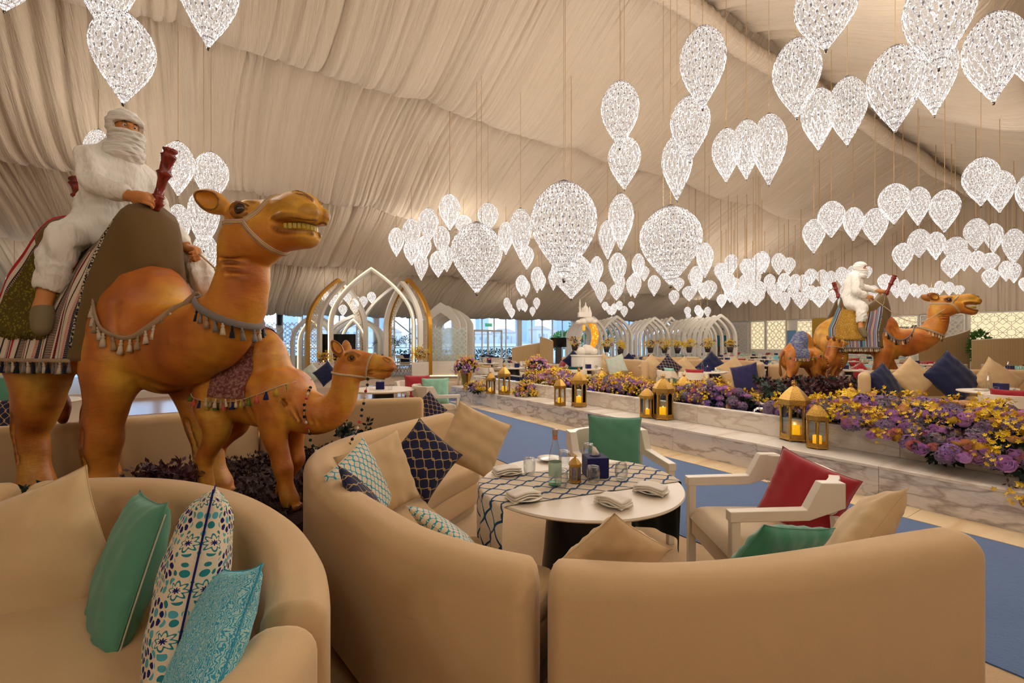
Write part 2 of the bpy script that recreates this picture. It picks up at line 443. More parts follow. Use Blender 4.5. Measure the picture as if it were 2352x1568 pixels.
# marble ------------------------------------------------------------
def marble(name, base, vein, vein2, sc=1., rough=.16, amt=1.):
    k = N_(name); co = k.coord(); inf = k.n('ObjectInfo').outputs['Random']
    off = k.n('CombineXYZ'); k.set(off.inputs[0], k.math('MULTIPLY', inf, 37.)); k.set(off.inputs[1], k.math('MULTIPLY', inf, 11.)); k.set(off.inputs[2], k.math('MULTIPLY', inf, 5.))
    va = k.n('VectorMath', operation='ADD'); k.set(va.inputs[0], co); k.set(va.inputs[1], off.outputs[0]); p = va.outputs[0]
    mp = k.n('Mapping'); k.set(mp.inputs[0], p); mp.inputs['Rotation'].default_value = (.0, .75, .25); mp.inputs['Scale'].default_value = (.10*sc, 1.0*sc, 3.2*sc)
    n1 = k.noise(mp.outputs[0], 1.5, 4, .5); d1 = k.math('ABSOLUTE', k.math('SUBTRACT', n1, .5)); v1 = k.ramp(d1, [(0, 1), (.012, .75), (.05, 0)])
    n2 = k.noise(mp.outputs[0], 3.6, 4, .5); d2 = k.math('ABSOLUTE', k.math('SUBTRACT', n2, .47)); v2 = k.ramp(d2, [(0, 1), (.03, 0)])
    cl = k.ramp(k.noise(mp.outputs[0], .9, 4, .6), [(.4, 0), (.62, 1)])
    c = k.mix(k.math('MULTIPLY', cl, .5*amt), srgb(base), srgb(vein2)); c = k.mix(k.math('MULTIPLY', v1, .75*amt), c, srgb(vein)); c = k.mix(k.math('MULTIPLY', k.math('MULTIPLY', v2, cl), .6*amt), c, srgb(vein))
    return k.fin(k.bsdf(c, rough, spec=.5))
M_MARB = marble('grey_veined_marble', (232, 224, 216), (150, 132, 120), (196, 188, 182)); M_MARW = marble('warm_white_marble', (244, 234, 220), (190, 164, 138), (232, 218, 202), amt=.7)
M_ONYX = marble('cream_onyx_inlay', (240, 212, 168), (214, 160, 100), (248, 226, 186), amt=.6)
fo = thing('floor_onyx_strip', None, None, kind='structure')
for i in range(14):
    q = 10.9-i*1.18
    if q-1.18 < -2.6: break
    slab(FS-.38, FS-.004, q-1.176, q, .0, .014, 'stone_tile', M_ONYX, fo, .002)
# outer membrane that closes the tent above the lining
M_MEMB = plain('white_tent_membrane', (232, 222, 204), .8)
mb = MB(); mb.add([TP(S0, QR, roof(QR)+.9), TP(S1+.3, QR, roof(QR)+.9), TP(S1+.3, 25.2, roof(25.2)+.9), TP(S0, 25.2, roof(25.2)+.9)], [(0, 1, 2, 3)]); mb.add([TP(S0, QR, roof(QR)+.9), TP(S1+.3, QR, roof(QR)+.9), TP(S1+.3, -12.4, roof(-12.4)+.9), TP(S0, -12.4, roof(-12.4)+.9)], [(3, 2, 1, 0)])
for qq in (25.2, -12.4): mb.add([TP(S0, qq, 3.12 if qq > 0 else 2.), TP(S1+.3, qq, 3.3 if qq > 0 else 2.), TP(S1+.3, qq, roof(qq)+.9), TP(S0, qq, roof(qq)+.9)], [(0, 1, 2, 3)])
for ss in (S0, S1+.3): mb.add([TP(ss, -12.4, 3.0), TP(ss, 25.2, 3.0), TP(ss, 25.2, roof(25.2)+.9), TP(ss, QR, roof(QR)+.9), TP(ss, -12.4, roof(-12.4)+.9)], [(0, 1, 2, 3, 4)])
tag(mb.build('ceiling_outer_membrane', M_MEMB, smooth=False), kind='structure')
# ================================================================== window wall, gable wall, outside
M_FRAME = plain('white_window_frame', (222, 220, 216), .4); M_WHITE_W = plain('white_painted_wall', (228, 220, 208), .6)
def glassm():
    k = N_('window_glass'); t = k.n('BsdfTransparent'); t.inputs[0].default_value = (.93, .96, .98, 1); g = k.n('BsdfGlossy'); g.inputs['Roughness'].default_value = .03
    m = k.n('MixShader'); fr = k.n('Fresnel'); fr.inputs[0].default_value = 1.25; k.set(m.inputs[0], fr.outputs[0]); k.t.links.new(t.outputs[0], m.inputs[1]); k.t.links.new(g.outputs[0], m.inputs[2])
    return k.fin(m.outputs[0])
M_GLASS = glassm()
QW = 24.75
cols = [16.8+4.7*j for j in range(-6, 4)]
def wallbox(s0, s1, z0, z1, name, m, parent, q=QW, th=.06):
    return slab(s0, s1, q-th/2, q+th/2, z0, z1, name, m, parent)
for j, s in enumerate(cols[:-1]):
    wdw = thing('window_%d' % (j+1), None, None, kind='structure'); e = cols[j+1]; n = 5; top = eave(e)+.5
    wallbox(s-.14, s+.14, 0, top, 'column', M_FRAME, wdw, th=.28)
    wallbox(s+.14, e-.14, 0, .10, 'sill', M_FRAME, wdw, th=.12)
    for i in range(n):
        a = s+.14+(e-s-.28)*i/n; b = s+.14+(e-s-.28)*(i+1)/n
        if i: wallbox(a-.03, a+.03, .1, top, 'mullion', M_FRAME, wdw, th=.08)
        wallbox(a+.03 if i else a, b-.03, .1, top, 'pane', M_GLASS, wdw, th=.008)
    if j in (4, 7):    # diagonal wind brace seen outside
        mb = MB(); mb.tube([TP(s+.3, QW+.3, 3.4), TP(e-.3, QW+.3, .3)], .04, 6); mb.build('wind_brace', M_FRAME, wdw)
dr = thing('door_1', None, None, kind='structure')      # glazed double door in the window wall
ds = 12.1+1.3
for a in (ds, ds+1.0, ds+2.0): wallbox(a-.045, a+.045, .02, 2.3, 'door_frame', M_FRAME, dr, QW-.07, .08)
wallbox(ds-.045, ds+2.045, 2.2, 2.32, 'transom', M_FRAME, dr, QW-.07, .08)
for a in (ds+.88, ds+1.12):
    mb = MB(); mb.tube([TP(a, QW-.18, .85), TP(a, QW-.2, 1.25)], .02, 6); mb.build('door_handle', M_FRAME, dr)
ex = thing('exit_sign', 'small green exit sign above the glazed door in the window wall', 'sign', TP(ds+1.0, QW-.16, 2.62), TANG)
mb = MB(); mb.box((0, 0, 0), (.5, .04, .2)); mb.build('sign_box', plain('exit_green', (20, 150, 110), .4, Emission_Color=(.05, .7, .45, 1), Emission_Strength=.4), ex, smooth=False)
mb = MB(); mb.box((-.12, -.022, -.0), (.06, .004, .1)); mb.box((-.12, -.022, .07), (.035, .004, .035)); mb.box((.08, -.022, 0), (.18, .004, .03)); mb.prism([(.0, -.05), (.06, 0), (0, .05)], -.002, .002, M=Matrix.Translation((.16, -.024, 0)) @ Matrix.Rotation(PI/2, 4, 'X')); mb.build('pictogram', plain('sign_white', (240, 245, 240), .5), ex, smooth=False)['kind'] = 'stuff'
mb = MB(); mb.tube([(0, 0, .1), (0, 0, .5)], .008, 5); mb.build('rod', M_FRAME, ex)

# gable wall: lower white wall, pleated curtain above
gz = lambda q: 3.15
tag(slab(S1, S1+.2, -13, 24.7, 0, 3.2, 'wall_gable', M_WHITE_W), kind='structure')
q = np.linspace(-12, 24.7, 2200); t = np.linspace(0, 1, 12)
Qg, Tg = np.meshgrid(q, t); top = np.array([roof(x)+.25 for x in q]); z = 3.12*(1-Tg)+top[None]*Tg
ff = .12*np.abs(n1d(Qg*3.1, 40)-.5)+.09*(n1d(Qg*7.5, 41)-.5)+.05*(n1d(Qg*16, 42)-.5)
Sg = S1-.25+ff-.05*np.sin(PI*Tg)
V = np.stack([TD.x*Sg+TM_.x*Qg, TD.y*Sg+TM_.y*Qg, z], -1).reshape(-1, 3); n = len(q); I = np.arange(len(t)-1)[:, None]*n+np.arange(n-1)[None]
o = npmesh('wall_gable_curtain', V, np.stack([I, I+1, I+n+1, I+n], -1).reshape(-1, 4), M_DRAPE); tag(o, kind='structure')
# the walls behind the camera close the tent
tag(slab(S0-.2, S0, -13, 25, 0, 9.5, 'wall_rear', M_DRAPE), kind='structure'); tag(slab(S0, S1, -12.3, -12.1, 0, 3.6, 'wall_side', M_DRAPE), kind='structure')
slabs = []
# lattice screens on the gable wall
def star_lattice(mb, w, h, cell, th=.02, wd=.022, y=0):
    "octagon and bar lattice of real strips in the x-z plane"
    nx, nz = max(1, round(w/cell)), max(1, round(h/cell)); cx, cz = w/nx, h/nz
    def bar(a, b):
        d = Vector((b[0]-a[0], 0, b[1]-a[1])); L = d.length; n_ = Vector((-d.z, 0, d.x))/L*wd/2; A = Vector((a[0], y, a[1])); B_ = Vector((b[0], y, b[1])); yy = Vector((0, th/2, 0))
        mb.add([A-n_-yy, B_-n_-yy, B_+n_-yy, A+n_-yy, A-n_+yy, B_-n_+yy, B_+n_+yy, A+n_+yy], [(0, 1, 2, 3), (7, 6, 5, 4), (0, 4, 5, 1), (3, 2, 6, 7)])
    for i in range(nx):
        for j in range(nz):
            x, z_ = (i+.5)*cx, (j+.5)*cz; r = cell*.27; P8 = [(x+r*math.cos(PI/8+k*PI/4), z_+r*math.sin(PI/8+k*PI/4)) for k in range(8)]
            for k in range(8): bar(P8[k], P8[(k+1) % 8])
            for k in range(8):
                a = k*PI/4; r2 = cell*.5; e_ = (x+r2*math.cos(a)*(1 if k % 2 == 0 else 1.41), z_+r2*math.sin(a)*(1 if k % 2 == 0 else 1.41)); bar((x+r*.92*math.cos(a), z_+r*.92*math.sin(a)), e_)
            c = [(x, z_+cz/2), (x+cx/2, z_), (x, z_-cz/2), (x-cx/2, z_)]
            for k in range(4): bar(c[k], c[(k+1) % 4])
M_LATT = plain('white_cut_lattice', (238, 226, 204), .5); M_GLOW = emis('backlit_warm_panel', (255, 232, 186), 1.1); M_DIM = plain('unlit_screen_back', (214, 208, 198), .7)
def screen(q0, q1, z0, z1, lit, label, cell=.5):
    sc = thing('lattice_screen', label, 'screen', TP(S1-.09, (q0+q1)/2, z0), TANG-PI/2, 'lattice screens on the gable wall'); w, h = abs(q1-q0), z1-z0
    mb = MB(); mb.box((0, -.0, h/2), (w, .03, h)); mb.build('back_panel', M_GLOW if lit else M_DIM, sc, smooth=False)
    mb = MB(); star_lattice(mb, w, h, cell); o = mb.build('lattice', M_LATT, sc, smooth=False); o.location = (-w/2, -.08, 0)
    mb = MB()
    for x in (-w/2, w/2): mb.box((x, -.06, h/2), (.07, .1, h))
    for z_ in (0, h): mb.box((0, -.06, z_), (w+.07, .1, .07))
    mb.build('frame', M_WHITE_W, sc, smooth=False)
screen(18.5, 17.45, 1.0, 3.05, True, 'narrow backlit white lattice screen just right of the last arches')
screen(17.35, 16.0, 1.0, 3.1, True, 'wider backlit lattice screen beside the narrow one near the arches')
screen(15.3, 14.3, 1.3, 3.0, True, 'backlit lattice screen between the blue door and the mustard panel')
screen(10.9, 8.9, 1.4, 3.05, True, 'backlit lattice screen behind the far camel hump')
screen(8.8, 7.0, 1.2, 3.05, False, 'unlit white lattice screen behind the far camel neck')
screen(6.8, 2.6, 1.0, 3.08, True, 'large backlit lattice screen at the right end of the gable wall', .6)
screen(21.2, 18.7, .6, 2.9, False, 'unlit lattice screen in the far corner behind the arches')
tag(slab(S1-.12, S1-.04, 15.35, 15.95, 0, 2.35, 'door_2', plain('blue_door', (112, 158, 200), .4)), kind='structure')
tag(slab(S1-.5, S1-.3, 13.3, 14.22, 0, 3.1, 'wall_mustard_panel', plain('mustard_wall', (172, 132, 24), .6)), kind='structure')
for (q0, z0) in ((20.6, 2.6), (9.6, 2.3)):
    gt = thing('air_grille', 'grey air grille on the gable wall', 'vent', TP(S1-.14, q0, z0), TANG-PI/2, 'air grilles'); mb = MB(); mb.box((0, 0, 0), (.6, .04, .3)); mb.build('grille_frame', plain('grille_grey', (150, 146, 140), .5), gt, smooth=False)
    mb = MB(); [mb.box((0, -.025, -.12+.04*i), (.54, .01, .012)) for i in range(7)]; o = mb.build('slats', plain('grille_slat', (110, 108, 104), .5), gt, smooth=False); o['kind'] = 'stuff'

# outside ------------------------------------------------------------
M_WATER = (lambda k: k.fin(k.bsdf(srgb(120, 152, 172), .25, normal=k.bump(k.noise(k.coord(), .8, 3), .15, .1))))(N_('sea_water'))
M_SAND = plain('pale_sand', (206, 196, 176), .9); M_HEDGE = (lambda k: k.fin(k.bsdf(k.mix(k.noise(k.coord(), 6, 3), srgb(34, 66, 44), srgb(70, 104, 62)), .8)))(N_('hedge_green'))
mb = MB(); mb.add([TP(-300, 34, -.6), TP(500, 34, -.6), TP(900, 900, -.6), TP(-700, 900, -.6)], [(0, 1, 2, 3)]); tag(mb.build('sea', M_WATER, smooth=False), kind='structure')
mb = MB(); mb.add([TP(-60, 25, -.02), TP(80, 25, -.02), TP(90, 36, -.05), TP(-70, 36, -.05)], [(0, 1, 2, 3)]); tag(mb.build('terrace', plain('terrace_stone', (190, 186, 178), .8), smooth=False), kind='structure')
mb = MB(); mb.add([TP(-300, 150, -.4), TP(400, 150, -.4), TP(420, 175, .6), TP(-320, 175, .6)], [(0, 1, 2, 3)]); tag(mb.build('beach', M_SAND, smooth=False), kind='structure')
M_VIL = plain('villa_white', (226, 220, 210), .8); M_ROOF = plain('villa_roof', (196, 176, 158), .8); M_TWR = [plain('hazy_tower_%d' % i, c, .9) for i, c in enumerate([(206, 216, 228), (214, 222, 232), (198, 208, 222)])]  # distance haze is put into the pale tower colours
rr = random.Random(5); VG = plain('villa_glass', (160, 176, 190), .3)
def villa(s, q, z):
    t_ = thing('villa', 'white waterfront villa with hipped roof across the water', 'house', TP(s, q, z), TANG+rr.uniform(-.1, .1), 'villas across the water')
    w, h = rr.uniform(7, 12), rr.uniform(4.5, 7); mb = MB(); mb.box((0, 0, h/2), (w, 8, h)); mb.box((w*.45, -1, h*.35), (w*.5, 8, h*.7)); mb.build('walls', M_VIL, t_, smooth=False)
    mb = MB(); mb.add([(-w/2-.4, -4.4, h), (w/2+.4, -4.4, h), (w/2+.4, 4.4, h), (-w/2-.4, 4.4, h), (-w/4, 0, h+2), (w/4, 0, h+2)], [(0, 1, 5, 4), (1, 2, 5), (2, 3, 4, 5), (3, 0, 4), (3, 2, 1, 0)]); mb.build('roof', M_ROOF, t_, smooth=False)
    for i in range(3):
        mb = MB(); mb.box((-w*.3+i*w*.3, -4.02, h*.55), (w*.14, .1, h*.3)); mb.build('window', VG, t_, smooth=False)
for i in range(22): villa(-60+i*15.+rr.uniform(-1, 1), 185+rr.uniform(-4, 8), .5)
for i in range(40):
    s = -420+i*34+rr.uniform(-3, 3); q_ = 700+(i % 3)*60; hh_ = rr.choice([50, 70, 90, 120, 160])*rr.uniform(.8, 1.2); w_ = rr.uniform(14, 26)
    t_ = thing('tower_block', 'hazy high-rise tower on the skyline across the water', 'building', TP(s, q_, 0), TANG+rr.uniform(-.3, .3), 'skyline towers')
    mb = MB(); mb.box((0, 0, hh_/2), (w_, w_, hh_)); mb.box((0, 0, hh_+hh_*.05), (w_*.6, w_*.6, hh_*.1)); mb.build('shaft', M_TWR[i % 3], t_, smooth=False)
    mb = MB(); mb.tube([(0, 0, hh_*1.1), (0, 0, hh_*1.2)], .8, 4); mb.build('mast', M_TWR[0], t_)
def leafball(mb, c, r, n, L, rnd, up=.3):
    for _ in range(n):
        d = Vector((rnd.gauss(0, 1), rnd.gauss(0, 1), rnd.gauss(0, 1))).normalized(); p = Vector(c)+Vector((d.x*r[0], d.y*r[1], d.z*r[2]))*rnd.uniform(.55, 1)**.5
        a = (d+Vector((rnd.gauss(0, .6), rnd.gauss(0, .6), rnd.gauss(0, .6)+up))).normalized(); b = a.orthogonal().normalized(); b = (Matrix.Rotation(rnd.uniform(0, 6.3), 3, a) @ b)*L*.28; t = p+a*L
        mb.add([p, p+a*L*.45+b, t, p+a*L*.45-b], [(0, 1, 2, 3)])
hd = thing('hedge', 'clipped dark green hedge outside the glazed door', 'hedge', (0, 0, 0)); mb = MB(); rnd = random.Random(2)
for i in range(60):
    s = 9.5+i*.16; leafball(mb, TP(s, 27.5, .55), (.35, .35, .5), 60, .14, rnd)
o = mb.build('foliage', M_HEDGE, hd, smooth=False); o['kind'] = 'stuff'
M_LEAFS = [plain('tree_leaf_'+n, c, .7) for n, c in (('bright', (84, 150, 66)), ('deep', (40, 100, 70)))]
for i, (s, q_, z0, r) in enumerate(((26.0, 28.5, 2.1, 1.3), (28.3, 29.0, 2.4, 1.5), (23.4, 28.5, 1.6, .9), (30.4, 28, 1.0, .8), (12.5, 30, 1.4, .5))):
    t_ = thing('garden_tree', 'green leafy tree outside the windows behind the white arches', 'tree', TP(s, q_, 0), 0, 'trees outside the windows'); mb = MB(); mb.tube([(0, 0, 0), (.1, 0, z0)], [.09, .05], 6); mb.build('trunk', M_ROOF, t_)
    mb = MB()
    for _ in range(9): leafball(mb, (rnd.uniform(-r, r)*.6, rnd.uniform(-.5, .5), z0+rnd.uniform(-r, r)*.6), (r*.5, r*.4, r*.5), 160, .2, rnd)
    o = mb.build('foliage', M_LEAFS[i % 2], t_, smooth=False); o['kind'] = 'stuff'
# ================================================================== marble fountain
QF0, QF1 = -1.2, 11.55                     # near and far end along the ridge-normal direction
ft = thing('fountain', 'long stepped marble fountain bench with blue basin, lanterns and flowers on it', 'fountain', (0, 0, 0))
def piece(s0, s1, q0, q1, z0, z1, m, nm='marble_slab', bev=.004): return slab(s0, s1, q0, q1, z0, z1, nm, m, ft, bev)
L_ = 1.22; q = QF1; i = 0
QJ = []
while q > QF0+.1: QJ.append(q); q -= L_
QJ.append(QF0)
for a, b in zip(QJ, QJ[1:]):
    piece(FS, FS+.03, b+.0015, a-.0015, 0, .315, M_MARB)                       # front facing
    piece(FS-.012, FS+.58, b+.0015, a-.0015, .315, .345, M_MARW)               # seat slab
    piece(FS+.58, FS+.61, b+.0015, a-.0015, .345, .585, M_MARW)                # riser
    piece(FS+.57, FS+.69, b+.0015, a-.0015, .585, .612, M_MARW)                # inner rim
    piece(FS+1.63, FS+1.75, b+.0015, a-.0015, .585, .612, M_MARW)
    piece(FS+1.71, FS+1.74, b+.0015, a-.0015, .345, .585, M_MARW)
    piece(FS+1.73, FS+2.32, b+.0015, a-.0015, .315, .345, M_MARW)
    piece(FS+2.28, FS+2.31, b+.0015, a-.0015, 0, .315, M_MARB)
for qq in (QF1, QF0-.03): piece(FS, FS+2.31, qq, qq+.03, 0, .315, M_MARB); 
piece(FS+.6, FS+1.74, QF1-.03, QF1, .345, .6, M_MARW); piece(FS+.57, FS+1.75, QF1-.14, QF1, .585, .612, M_MARW); piece(FS+.6, FS+1.74, QF0, QF0+.03, .345, .6, M_MARW)
piece(FS+.03, FS+2.28, QF0+.01, QF1-.01, 0, .30, plain('fountain_core', (120, 110, 104), .8), 'core', 0)
M_TILE = (lambda k: k.fin(k.bsdf(k.mix(k.n('ObjectInfo').outputs['Random'], srgb(34, 34, 58), srgb(58, 54, 84)), .15)))(N_('dark_blue_basin_tile'))
q = QF1-.14; n_ = 0
while q > QF0+.4:
    for s in (FS+1.62, FS+.70): slab(s-.008, s+.008, q-.396, q-.004, .36, .585, 'basin_tile', M_TILE, ft, .002)
    q -= .4
slab(FS+.68, FS+1.64, QF0+.03, QF1-.03, .35, .37, 'basin_floor', M_TILE, ft)
kw = N_('fountain_water'); gl = kw.n('BsdfGlossy', i_Roughness=.06); gl.inputs[0].default_value = (.8, .8, 1, 1); tr = kw.n('BsdfTransparent'); tr.inputs[0].default_value = (.55, .5, .95, 1); mx = kw.n('MixShader'); fr = kw.n('Fresnel'); fr.inputs[0].default_value = 1.33
kw.set(gl.inputs['Normal'], kw.bump(kw.noise(kw.coord(), 9, 3), .3, .03)); kw.set(mx.inputs[0], fr.outputs[0]); kw.t.links.new(tr.outputs[0], mx.inputs[1]); kw.t.links.new(gl.outputs[0], mx.inputs[2]); M_FW = kw.fin(mx.outputs[0])
slab(FS+.70, FS+1.62, QF0+.04, QF1-.14, .44, .52, 'water', M_FW, ft)
for qq in (4.6, 7.2, 9.6, 2.2):      # underwater violet lamps of the fountain
    mb = MB(); mb.lathe([(0, 0), (.07, 0), (.07, .03), (0, .04)], 14); o = mb.build('underwater_lamp', emis('violet_lamp', (110, 90, 255), 30.), ft); o.location = TP(FS+1.3, qq, .375)
for qq in (8.6, 3.5):     # water bells
    mb = MB(); mb.lathe([(.012, .10), (.03, .115), (.07, .115), (.11, .09), (.13, .05), (.135, .0)], 32, capb=False, capt=False); o = mb.build('water_bell', M_GLASS, ft); o.location = TP(FS+1.05, qq, .52)
    mb = MB(); mb.lathe([(.02, 0), (.02, .16), (.035, .2), (0, .22)], 12); o = mb.build('nozzle', plain('brass_nozzle', (170, 140, 80), .3, 1.), ft); o.location = TP(FS+1.05, qq, .40)

# ------------------------------------------------------------------ lanterns
def goldm():
    k = N_('hammered_gold_metal'); co = k.coord(); v = k.n('TexVoronoi', i_Scale=55.); k.set(v.inputs['Vector'], co)
    d = v.outputs['Distance']; col = k.mix(k.ramp(d, [(.12, 1), (.3, 0)]), srgb(196, 152, 74), srgb(96, 66, 22))
    return k.fin(k.bsdf(col, .36, .85, normal=k.bump(d, .6, .004)))
M_GOLD = goldm(); M_GOLDP = plain('polished_gold', (206, 158, 74), .18, 1.); M_CAND = (lambda k: k.fin(k.bsdf(srgb(250, 196, 40), .5, Emission_Color=srgb(255, 176, 20), Emission_Strength=.9)))(N_('glowing_yellow_candle'))
M_FLAME = emis('candle_flame', (255, 220, 120), 6.)
def hexp(r, n=6, a0=PI/6): return [(r*math.cos(a0+2*PI*i/n), r*math.sin(a0+2*PI*i/n)) for i in range(n)]
def make_lantern(label, glasscol=None, candle=True, name='lantern', cat='lantern'):
    "unit lantern: 1 high without ring, about .42 across"
    t = thing(name, label, cat); R = .205; n = 6
    mb = MB(); mb.lathe([(.215, 0), (.22, .012), (.215, .028), (.2, .032), (.2, .05), (.0, .05)], n, rot=PI/6); mb.build('base', M_GOLD, t, smooth=False)
    mb = MB()
    for x, y in hexp(.19): mb.lathe([(.012, -.022), (.02, -.012), (.012, 0)], 8, (x, y, 0))
    o = mb.build('feet', M_GOLDP, t); o['kind'] = 'stuff'
    for x, y in hexp(.195):
        mb = MB(); mb.tube([(x, y, .045), (x, y, .62)], .011, 6); mb.build('post', M_GOLD, t)
    for i in range(n):    # fretwork arch and sill on each side
        a, b = hexp(.195)[i], hexp(.195)[(i+1) % n]; A, B_ = Vector((a[0], a[1], 0)), Vector((b[0], b[1], 0)); W_ = B_-A; Z = Vector((0, 0, 1)); nn = Vector((W_.y, -W_.x, 0)).normalized()
        mb = MB(); N2 = 20; vs = []
        def arch(x): 
            u = abs(x-.5)*2; return .60-.115*(u**2.2)-.02*math.cos(u*4*PI)*(u < .92)-(.05 if u > .86 else 0)
        for j in range(N2+1):
            x = .06+.88*j/N2
            for (z, off) in ((arch(x), 0), (.625, 0), (.625, .008), (arch(x), .008)): vs.append(A+W_*x+Z*z+nn*(off-.004))
        fs = []
        for j in range(N2):
            for k in range(4): fs.append((j*4+k, j*4+(k+1) % 4, (j+1)*4+(k+1) % 4, (j+1)*4+k))
        mb.add(vs, fs); mb.box(A+W_*.5+Z*.075, (W_.length*.94, .01, .05), rz=math.atan2(W_.y, W_.x)); 
        for sx in (.1, .9): mb.box(A+W_*sx+Z*.33, (.012, .008, .5), rz=math.atan2(W_.y, W_.x))
        mb.build('fretwork', M_GOLD, t, smooth=False)
        mb = MB(); c = A+W_*.5; mb.box((c.x, c.y, .33), (W_.length*.86, .003, .52), rz=math.atan2(W_.y, W_.x)); mb.build('pane', glasscol or M_GLASS, t, smooth=False)
    mb = MB(); mb.lathe([(.215, .605), (.225, .615), (.222, .70), (.205, .72)], n, rot=PI/6, capb=False, capt=False); mb.build('pierced_band', M_GOLD, t, smooth=False)
    mb = MB(); mb.lathe([(.225, .70), (.19, .755), (.135, .83), (.085, .885), (.055, .915), (.03, .93)], n, rot=PI/6, capb=False); mb.build('domed_roof', M_GOLD, t, smooth=False)
    mb = MB(); mb.lathe([(.028, .925), (.032, .94), (.018, .95), (.035, .972), (.034, .985), (.014, 1.0), (.01, 1.02), (0, 1.03)], 14); mb.build('finial', M_GOLDP, t)
    mb = MB(); mb.tube([(.05*math.cos(a), 0, .985+.05*math.sin(a)) for a in np.linspace(0, 2*PI, 24, endpoint=False)], .005, 6, closed=True); mb.build('ring', M_GOLDP, t)
    if candle:
        mb = MB(); mb.lathe([(0, .05), (.078, .05), (.078, .25), (.07, .256), (.05, .245), (0, .24)], 24); cd = mb.build('candle', M_CAND, t); mb = MB(); mb.lathe([(0, .24), (.009, .255), (.006, .275), (0, .29)], 8); mb.build('flame', M_FLAME, cd)
    return t
lan0 = None
def lantern(u, v, zb, hpx, label, twist=0, Y=None, rx=1.):
    global lan0
    p = P(u, v, Y) if Y else G(u, v, zb); p.z = zb+.0
    h = hpx*p.y/F
    if lan0 is None: lan0 = make_lantern(label); o = lan0; o.location = p; o.rotation_euler = (0, 0, twist)
    else: o = dup(lan0, p, twist, label)
    p.z += .022*h; o.location = p; o.scale = (h*rx, h*rx, h); o['group'] = 'gold lanterns on the fountain'
    return o
SZ = .346
lantern(1824, 1010, SZ, 130, 'tall gold lantern in front of the fountain basin, right-hand pair, beside the red cushion', .2, rx=1.1)
lantern(1877, 1028, SZ, 104, 'shorter gold lantern of the pair behind the red cushion', .5, rx=1.1)
lantern(1523, 962, SZ, 98, 'tall gold lantern of the pair behind the green chair cushion', .1, rx=1.1)
lantern(1486, 958, SZ, 70, 'short gold lantern of the pair behind the green chair cushion', .4, rx=1.1)
lantern(1330, 933, SZ, 84, 'tall gold lantern of the third pair along the fountain', .3, rx=1.0)
lantern(1286, 931, SZ, 64, 'short gold lantern of the third pair along the fountain', .0, rx=1.1)
lantern(1158, 905, SZ, 66, 'tall gold lantern of the pair near the far end of the fountain', .1, rx=1.1)
lantern(1127, 904, SZ, 50, 'short gold lantern of the pair near the far end of the fountain', .3, rx=1.1)
S2 = FS+2.0
for (u, lab, h_) in ((1955, 'tall gold lantern on the back bench of the fountain, before the navy cushion', .62), (2015, 'short gold lantern rising from the flowers beside the navy cushion', .44), (1571, 'gold lantern roof showing over the flowers, left of the dark shrubs', .6), (1383, 'gold lantern roof showing over the middle of the flower row', .6), (1275, 'gold lantern roof showing over the left part of the flower row', .6), (1299, 'low gold lantern tip over the left part of the flower row', .42)):
    k = (u-1176)/F; Yv = S2/(TD.x*k+TD.y); p = Vector((k*Yv, Yv, SZ+.022*h_)); o = dup(lan0, p, .2, lab); o.scale = (h_*1.05, h_*1.05, h_); o['group'] = 'gold lanterns on the fountain'

# ------------------------------------------------------------------ flowers
MF = {}
def petalm(n, c, c2, r=.6): 
    k = N_(n); u = k.sep(k.coord())[2]; return k.fin(k.bsdf(k.mix(k.noise(k.coord(), 14, 3), srgb(c), srgb(c2)), r, normal=k.bump(k.noise(k.coord(), 60, 2), .4, .004), Subsurface_Weight=.0))
for n, c, c2 in (('peach_rose', (252, 208, 158), (244, 180, 136)), ('pink_rose', (244, 176, 170), (230, 146, 142)), ('yellow_rose', (250, 216, 90), (240, 192, 64)), ('lilac_carnation', (236, 186, 232), (214, 152, 216)),
                 ('yellow_orchid', (248, 212, 24), (240, 194, 12)), ('violet_hydrangea', (140, 112, 148), (112, 90, 112)), ('dusky_hydrangea', (124, 112, 110), (110, 92, 120)), ('purple_stock', (140, 100, 160), (116, 78, 134)), ('burgundy_leaf', (92, 44, 48), (60, 30, 34)), ('dark_leaf', (40, 60, 44), (26, 40, 32)), ('dusty_pink', (170, 96, 110), (140, 74, 88))):
    MF[n] = petalm(n, c, c2)
def rose_mesh(name, m, sd, ruff=.0, layers=5):
    mb = MB(); rnd = random.Random(sd)
    for L in range(layers):
        f = (L+1)/layers; n = 3+L; 
        for i in range(n):
            a = 2*PI*i/n+L*1.1+rnd.uniform(-.2, .2); w_ = PI/n*1.25; pts = []
            for j in range(4):
                for k in range(4):
                    x = (k/3-.5)*2*w_; t = j/3; R = (.05+.30*f)+.20*f*math.sin(t*PI*.62)+.05*f*t*t+ruff*rnd.uniform(-.04, .04); z = -.25+(.66-.20*f)*t-.05*f*t**4+ruff*rnd.uniform(-.05, .05)
                    pts.append((R*math.cos(a+x), R*math.sin(a+x), z-.1))
            mb.add(pts, [(j*4+k, j*4+k+1, (j+1)*4+k+1, (j+1)*4+k) for j in range(3) for k in range(3)])
    me = mb.mesh(name); me.materials.append(m); return me
